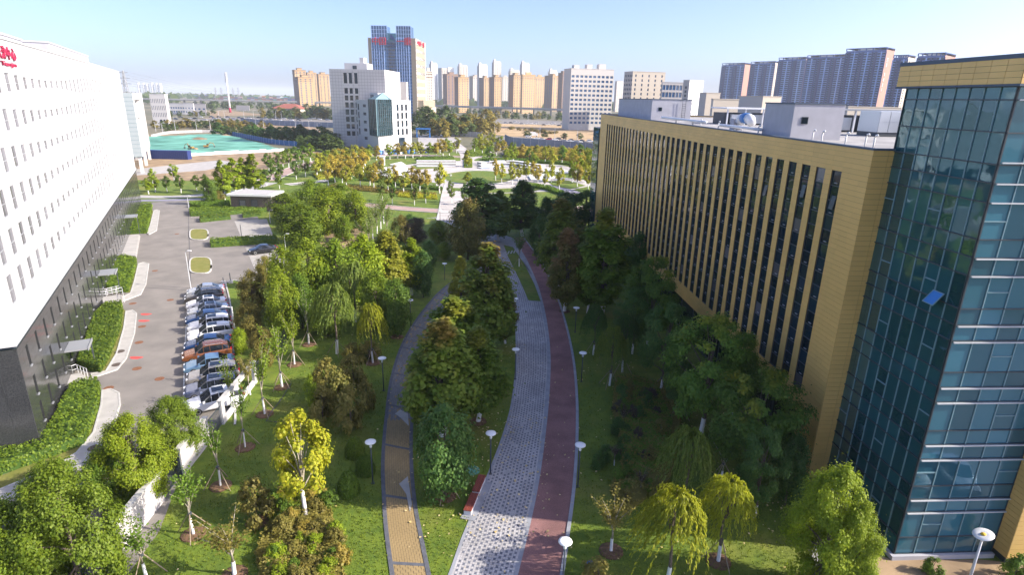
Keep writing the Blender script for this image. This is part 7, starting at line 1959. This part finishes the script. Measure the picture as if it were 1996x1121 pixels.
plaza_rows([(303, 374), (326, 374), (353, 376), (384, 372), (340, 352), (298, 358), (290, 378), (400, 372)], ('leaf_sunny', 'leaf_green', 'leaf_amber'), 'small tree with a white stem behind the car park road end', 'small trees behind the car park', 36, 26)
T('round', 410, 400, 345, 34, 'leaf_green', 'green bush tree just left of the brick gatehouse')
T('round', 428, 395, 372, 26, 'leaf_olive', 'low olive bush beside the gatehouse wall')

# ---- distant trees -----------------------------------------------------------
def far_tree_mesh(seed):
    cme, tme, W, H = LIB.get(('far', seed)) or build_tree('far', seed)
    return cme, W, H
def belt(pts, n, hm, leafs, lab, grp, spread=3, wf=1.15, seed=1):
    made = []; rg = random.Random(seed); l = [Vector(p) for p in pts]; l = resample([Vector((p[0], p[1])) for p in pts], n)
    for i, p in enumerate(l):
        q = G2(p.x + rg.uniform(-spread, spread), p.y + rg.uniform(-.4, .4) * spread * .4)
        cme, W, H = far_tree_mesh(10 + (i + seed) % 4); h = hm * rg.uniform(.75, 1.25); w = h * wf * rg.uniform(.85, 1.2)
        o = link('distant_tree', cme, None, (q[0], q[1], 0), rg.uniform(0, 6.28)); o.scale = (w / W, w / W, h / H)
        o.material_slots[0].link = 'OBJECT'; o.material_slots[0].material = MATS[rg.choice(leafs)]
        made.append((q[0] / q[1], o)); tag(o, lab, 'tree', grp)
    for i, (_, o) in enumerate(sorted(made, key=lambda t: t[0])): o['label'] = ranked(lab, i, n)
belt([(430, 262), (480, 266), (540, 273), (600, 280), (650, 286)], 22, 7, ('leaf_far', 'leaf_deep'), 'dark green tree in the dense belt behind the blue hoarding', 'dark belt behind the blue hoarding', 8, 1.3, 1)
belt([(500, 268), (560, 274), (655, 284)], 12, 8, ('leaf_far', 'leaf_deep'), 'dark green tree in the second line of the dense belt', 'dark belt, second line', 6, 1.3, 2)
belt([(590, 290), (625, 294), (655, 296)], 6, 7, ('leaf_far',), 'green tree at the near end of the dark belt by the plaza', 'near end of the dark belt', 5, 1.2, 3)
belt([(822, 262), (850, 268), (880, 266), (910, 266), (940, 264), (962, 258)], 12, 15, ('leaf_far_warm', 'leaf_far', 'leaf_far_warm'), 'big green and orange tree in the clump left of the sandy field', 'big clump left of the sandy field', 6, 1.15, 4)
belt([(828, 250), (865, 252), (905, 254), (945, 252)], 9, 16, ('leaf_far', 'leaf_far_warm'), 'tall tree at the back of the big clump left of the sandy field', 'back of the big clump', 6, 1.1, 5)
belt([(300, 250), (340, 250), (400, 250), (440, 252), (500, 258)], 16, 6, ('leaf_far', 'leaf_far_warm'), 'roadside tree behind the green net', 'trees behind the green net', 6, 1.3, 6)
belt([(330, 256), (400, 244), (460, 246), (520, 250)], 14, 5, ('leaf_far_warm', 'leaf_far'), 'small roadside tree among the light poles behind the green net', 'small trees among the light poles', 7, 1.3, 16)
belt([(515, 230), (545, 231), (580, 231), (615, 231), (648, 232)], 14, 10, ('leaf_far', 'leaf_far_warm'), 'tree in front of the red roofed house and tan cluster', 'trees before the red roofed house', 6, 1.2, 7)
belt([(580, 222), (610, 222), (650, 223)], 8, 12, ('leaf_far',), 'dark tree at the foot of the left tan towers', 'trees at the foot of the left tan towers', 5, 1.2, 8)
belt([(400, 212), (430, 211), (460, 212), (500, 212), (540, 212), (570, 213)], 20, 10, ('leaf_far',), 'tree in the wood below the elevated road', 'wood below the elevated road', 6, 1.4, 9)
belt([(380, 205), (420, 203), (480, 204), (540, 205), (580, 206)], 18, 8, ('leaf_far',), 'tree in the farther wood below the elevated road', 'farther wood below the elevated road', 7, 1.5, 10)
belt([(950, 232), (985, 231), (1020, 232), (1050, 232), (1085, 233), (1105, 236)], 16, 9, ('leaf_far', 'leaf_far_warm', 'leaf_far'), 'street tree below the tan estate', 'street trees below the tan estate', 5, 1.1, 11)
belt([(840, 222), (880, 222), (930, 222), (990, 221)], 12, 9, ('leaf_far',), 'tree between the shop terrace and the tan estate', 'trees before the shop terrace', 5, 1.2, 12)
belt([(1000, 252), (1040, 258), (1085, 261)], 9, 2.6, ('leaf_far_warm',), 'low yellowish bush on the sandy field', 'low bushes on the sandy field', 6, 2.4, 13)
belt([(1030, 266), (1045, 267), (1150, 271), (1165, 272)], 5, 4, ('leaf_far',), 'dark bush at the edge of the far car park', 'bushes at the far car park', 4, 1.6, 14)
belt([(325, 228), (345, 226), (400, 226), (420, 222)], 8, 6, ('leaf_far', 'leaf_far_warm'), 'small tree around the striped works building', 'trees around the striped works', 6, 1.3, 15)
b_ = T('far', 1101, 272, 262, 10, 'leaf_plum', 'small crimson tree in the far car park')
cme = None
# the last hazy line of woods along the horizon: one mass
rg = np.random.RandomState(3); nL = 5200; ang = rg.uniform(-.75, .78, nL); dist = rg.uniform(1500, 3400, nL)
C = np.stack([np.sin(ang) * dist, np.cos(ang) * dist, rg.uniform(0, 1, nL) ** .6 * 12], 1); keep = ~((ang > -.46) & (ang < -.36) & (dist < 1600)) & ~((ang > -.50) & (ang < -.32) & (dist < 2500)); C = C[keep]
V = leaves(C, rg.normal(size=(len(C), 3)) + np.array([0, -1, .6]), 26.0, rg, .3); o = link('distant_woods', np_mesh('distant_woods', V, len(V) // 4, 'leaf_far')); stuff(o); o['label'] = 'hazy line of woods along the horizon'

# ---- hedges: a clipped core with leaves all over it -----------------------------
def hedge(P, h, label, leaf='leaf_hedge', dens=26, size=.15, world=False, name='hedge', kind=None, rough=.24):
    poly = P if world else px(P)
    poly = [(p[0], p[1]) for p in poly]; n = len(poly)
    area2 = sum(poly[i][0] * poly[(i + 1) % n][1] - poly[(i + 1) % n][0] * poly[i][1] for i in range(n))
    if area2 < 0: poly = poly[::-1]
    area = abs(area2) / 2; rg = np.random.RandomState(int(area * 10) % 9999)
    pa = np.array(poly); lo, hi = pa.min(0), pa.max(0)
    want = int(area * dens); C = np.zeros((0, 2))
    def inside(Q):
        r = np.zeros(len(Q), bool); j = n - 1
        for i in range(n):
            xi, yi = pa[i]; xj, yj = pa[j]; c = ((yi > Q[:, 1]) != (yj > Q[:, 1])) & (Q[:, 0] < (xj - xi) * (Q[:, 1] - yi) / (yj - yi + 1e-12) + xi); r ^= c; j = i
        return r
    for _ in range(60):
        if len(C) >= want: break
        Q = rg.uniform(lo, hi, (want * 3 + 50, 2)); C = np.concatenate([C, Q[inside(Q)]])
    C = C[:want]
    lump = .5 + .25 * np.sin(C[:, 0] * 2.3 + np.sin(C[:, 1] * 1.7)) + .25 * np.sin(C[:, 1] * 2.9 + C[:, 0])
    top = np.stack([C[:, 0], C[:, 1], h - .05 + lump * rough + rg.normal(size=len(C)) * .045], 1)
    N = rg.normal(size=(len(C), 3)) * .5 + [0, 0, 1]
    S = []; SN = []
    for i in range(n):
        a = pa[i]; c = pa[(i + 1) % n]; L = np.linalg.norm(c - a); k = int(L * h * dens * 1.3)
        if k == 0: continue
        f = rg.uniform(size=(k, 1)); q = a + (c - a) * f; nn = np.array([(c - a)[1], -(c - a)[0]]) / (L + 1e-9)
        S.append(np.concatenate([q + nn * rg.normal(size=(k, 1)) * .05, rg.uniform(.05, h, (k, 1))], 1)); SN.append(np.repeat([[nn[0], nn[1], .35]], k, 0) + rg.normal(size=(k, 3)) * .4)
    A = np.concatenate([top] + S); NN = np.concatenate([N] + SN)
    V = leaves(A, NN, size, rg, .42)
    b = MB(); b.prism(poly, 0, h - .16, 'leaf_deep' if leaf == 'leaf_hedge' else leaf)
    o = link(name, np_mesh(name, V, len(V) // 4, leaf))
    if kind: stuff(o); o['label'] = label
    else: tag(o, label, 'hedge')
    b.obj('core', o)
    return o
hedge([(195, 757), (192, 800), (165, 868), (100, 893), (0, 928), (-120, 955), (-120, 905), (0, 884), (84, 868), (112, 830), (140, 768), (160, 756)], 1.0, 'nearest clipped hedge along the dark base of the white building', dens=70, size=.17)
hedge([(239, 600), (236, 640), (213, 700), (196, 728), (153, 719), (168, 680), (187, 625), (208, 602)], 1.0, 'second clipped hedge along the white building, beside the entrance rails', dens=60, size=.18)
hedge([(267, 513), (256, 552), (250, 570), (212, 572), (207, 562), (224, 520), (240, 507)], 1.0, 'third clipped hedge along the white building', dens=45, size=.2)
hedge([(297, 404), (287, 455), (254, 457), (273, 405)], 1.0, 'farthest clipped hedge along the white building', dens=32, size=.24)
hedge([(411, 474), (538, 466), (541, 474), (412, 483)], .9, 'long clipped hedge between the two paved bays', dens=40, size=.22)
hedge([(391, 427), (448, 422), (449, 428), (391, 434)], .8, 'short clipped hedge at the top of the car park', dens=30, size=.24)
hedge([(474, 419), (508, 416), (509, 421), (474, 425)], .8, 'short clipped hedge in front of the gatehouse, right one', dens=30, size=.24)
hedge([(370, 413), (400, 410), (450, 411), (530, 405), (530, 411), (450, 419), (372, 422)], .9, 'low clipped hedge in front of the brick gatehouse', dens=30, size=.24)
hedge([(370, 404), (410, 396), (448, 398), (448, 406), (400, 408)], 1.0, 'loose hedge left of the gatehouse', 'leaf_green', dens=24, size=.28)
hedge([(640, 353), (700, 347), (745, 350), (810, 360), (862, 369), (862, 372), (800, 366), (745, 356), (700, 352), (642, 357)], .8, 'dark clipped hedge along the arc path left of the round lawn', 'leaf_green', dens=10, size=.35)
hedge([(812, 310), (880, 307), (885, 310), (815, 313)], .8, 'clipped hedge behind the left stepped seating', 'leaf_green', dens=8, size=.4)
hedge([(940, 310), (1000, 312), (1090, 317), (1165, 325), (1165, 328), (1090, 320), (1000, 316), (940, 313)], .9, 'long clipped hedge behind the right stepped seating', 'leaf_green', dens=8, size=.4)
hedge([(1040, 362), (1070, 366), (1100, 378), (1095, 381), (1060, 370), (1038, 366)], .8, 'clipped hedge beside the violet side path', 'leaf_green', dens=12, size=.35)
hedge([(905, 311), (920, 311), (920, 327), (905, 327)], .5, 'square green planter hedge on the plaza axis path', 'leaf_lush', dens=12, size=.35)
# planted beds nobody could count
hedge([(780, 377), (850, 382), (853, 389), (800, 386), (775, 383)], .4, 'yellow ground cover bed in the lawn below the planted arc', 'leaf_yellow', dens=14, size=.32, name='yellow_ground_cover', kind=1)
hedge([(650, 362), (720, 366), (800, 376), (850, 379), (850, 381), (780, 379), (700, 372), (640, 366)], .5, 'yellow brown ground cover among the orange trees', 'leaf_gold', dens=9, size=.35, name='ground_cover', kind=1)
hedge([(610, 340), (680, 330), (735, 325), (735, 330), (690, 338), (620, 350)], .6, 'yellow green ground cover below the second row of orange trees', 'leaf_amber', dens=6, size=.45, name='ground_cover', kind=1)
hedge([(525, 975), (565, 955), (600, 950), (640, 965), (645, 1000), (655, 1050), (670, 1121), (690, 1180), (520, 1180), (500, 1080), (530, 1020)], .38, 'yellow brown low shrub bed around the bright yellow tree', 'leaf_olive', dens=80, size=.15, name='shrub_bed', kind=1, rough=.55)
hedge([(530, 960), (570, 950), (590, 1000), (560, 1050), (525, 1040)], .5, 'green patches in the yellow brown shrub bed', 'leaf_lush', dens=40, size=.15, name='shrub_bed', kind=1, rough=.6)
hedge([(1200, 740), (1290, 755), (1325, 800), (1322, 880), (1300, 950), (1250, 985), (1215, 1000), (1190, 960), (1215, 900), (1195, 800)], .6, 'dark rose bed in the shade right of the red path', 'leaf_olive', dens=60, size=.15, name='rose_bed', kind=1, rough=.6)
hedge([(1200, 745), (1280, 760), (1310, 830), (1300, 900), (1230, 960), (1215, 900), (1205, 820)], .7, 'green leaves and pale blooms in the rose bed', 'leaf_green', dens=22, size=.15, name='rose_bed', kind=1, rough=.7)
hedge([(985, 298), (1040, 293), (1172, 302), (1172, 318), (1060, 313), (985, 307)], 1.6, 'golden reeds in front of the grey hoarding', 'leaf_orange', dens=4, size=.9, name='golden_reeds', kind=1, rough=1.0)
hedge([(905, 300), (935, 283), (955, 285), (950, 303), (920, 306)], .3, 'bright green ground cover behind the plaza axis', 'leaf_lush', dens=5, size=.4, name='ground_cover', kind=1)
rgb_ = random.Random(21)
for i in range(46):
    u, v = rgb_.random(), rgb_.random()
    yy = 965 + v * 165; xa = 528 - (yy - 965) * .10; xb = 640 + (yy - 965) * .22
    T('shrub', xa + u * (xb - xa), yy + 8, yy - rgb_.uniform(12, 26), rgb_.uniform(34, 56), rgb_.choice(('leaf_gold', 'leaf_olive', 'leaf_olive', 'leaf_green', 'leaf_sunny', 'leaf_gold')), 'loose yellow brown shrub in the bed under the bright yellow tree', 'shrubs of the yellow brown bed')
for i in range(34):
    u, v = rgb_.random(), rgb_.random()
    yy = 760 + v * 215; xa = 1203; xb = 1300 - (yy - 760) * .12
    T('shrub', xa + u * (xb - xa), yy + 8, yy - rgb_.uniform(12, 26), rgb_.uniform(24, 40), rgb_.choice(('leaf_green', 'leaf_plum', 'leaf_olive', 'leaf_deep')), 'low rose shrub in the shaded bed right of the red path', 'shrubs of the shaded rose bed')
# earth patches in the park
sheet('earth_patch', px([(620, 470), (650, 440), (700, 435), (712, 455), (690, 480), (640, 490)]), 0.012, 'earth')
sheet('bare_soil', px([(1690, 1121), (1650, 1060), (1738, 1092), (1912, 1092), (1990, 1100), (2050, 1160), (1700, 1170)]), 0.014, 'earth')
sheet('concrete_walk', px([(1600, 1121), (1570, 1060), (1610, 1050), (1690, 1121), (1700, 1150), (1620, 1150)]), 0.018, 'paving_light')
# lawn: grass blades where the camera is near, fallen leaves
rg = np.random.RandomState(8)
def scatter(n, x0, x1, y0, y1, bad):
    Q = rg.uniform((x0, y0), (x1, y1), (n, 2)); return Q[~bad(Q)]
pl = np.array([(p.x, p.y) for p in tl]); pr = np.array([(p.x, p.y) for p in tr]); ql = np.array([(p.x, p.y) for p in cl_]); qr = np.array([(p.x, p.y) for p in rr])
def onpath(Q):
    def between(A, B):
        xa = np.interp(Q[:, 1], A[:, 1], A[:, 0]); xb = np.interp(Q[:, 1], B[:, 1], B[:, 0]); return (Q[:, 0] > np.minimum(xa, xb) - .25) & (Q[:, 0] < np.maximum(xa, xb) + .25)
    return between(pl, pr) | between(ql, qr) | ((Q[:, 0] > 19) & (Q[:, 1] < 36)) | (Q[:, 0] < -22.0)
Q = scatter(60000, -22, 21, 25, 62, onpath); keep = rg.uniform(size=len(Q)) < np.clip((75 - Q[:, 1]) / 45, .2, 1); Q = Q[keep]
C = np.concatenate([Q, np.full((len(Q), 1), .06)], 1); N = rg.normal(size=(len(Q), 3)); N[:, 2] = np.abs(N[:, 2]) * .3
V = leaves(C, N, .13, rg, .22, np.repeat([[0, 0, 1.0]], len(Q), 0) + rg.normal(size=(len(Q), 3)) * .4)
o = link('lawn_grass', np_mesh('lawn_grass', V, len(V) // 4, 'blade')); stuff(o); o['label'] = 'short lawn grass in the park'
Q = np.concatenate([scatter(260, -8, 12, 25, 60, lambda q: np.zeros(len(q), bool)), scatter(260, -4, 3, 30, 45, lambda q: np.zeros(len(q), bool))])
for (ux_, uy_, ur_) in UNDER: Q = np.concatenate([Q, rg.normal((ux_, uy_), ur_ * .8, (26, 2))])
Q = Q[(Q[:, 0] > -21.5) & (Q[:, 0] < 20)]
C = np.concatenate([Q, np.full((len(Q), 1), .085)], 1); V = leaves(C, rg.normal(size=(len(Q), 3)) * .3 + [0, 0, 1], .15, rg, .42)
o = link('fallen_leaves', np_mesh('fallen_leaves', V, len(V) // 4, 'leaf_fallen')); stuff(o); o['label'] = 'scattered yellow fallen leaves on grass and paths'

# ================================================================== AIR: one closed box of thin even haze
HAZE = 0.00013
hb = MB(); hb.box(-15600, 15600, -600, 15600, -2.2, 135, 'steel_white')
ho = hb.obj('haze'); ho['kind'] = 'stuff'; ho['label'] = 'thin pale haze over the far city'
hm = bpy.data.materials.new('haze_air'); hm.use_nodes = True
nt = hm.node_tree; nt.nodes.remove(nt.nodes['Principled BSDF'])
pv = nt.nodes.new('ShaderNodeVolumePrincipled'); pv.inputs['Color'].default_value = (0.88, 0.95, 1.0, 1); pv.inputs['Density'].default_value = HAZE; pv.inputs['Anisotropy'].default_value = 0.0
nt.links.new(pv.outputs[0], nt.nodes['Material Output'].inputs['Volume'])
ho.data.materials.clear(); ho.data.materials.append(hm)
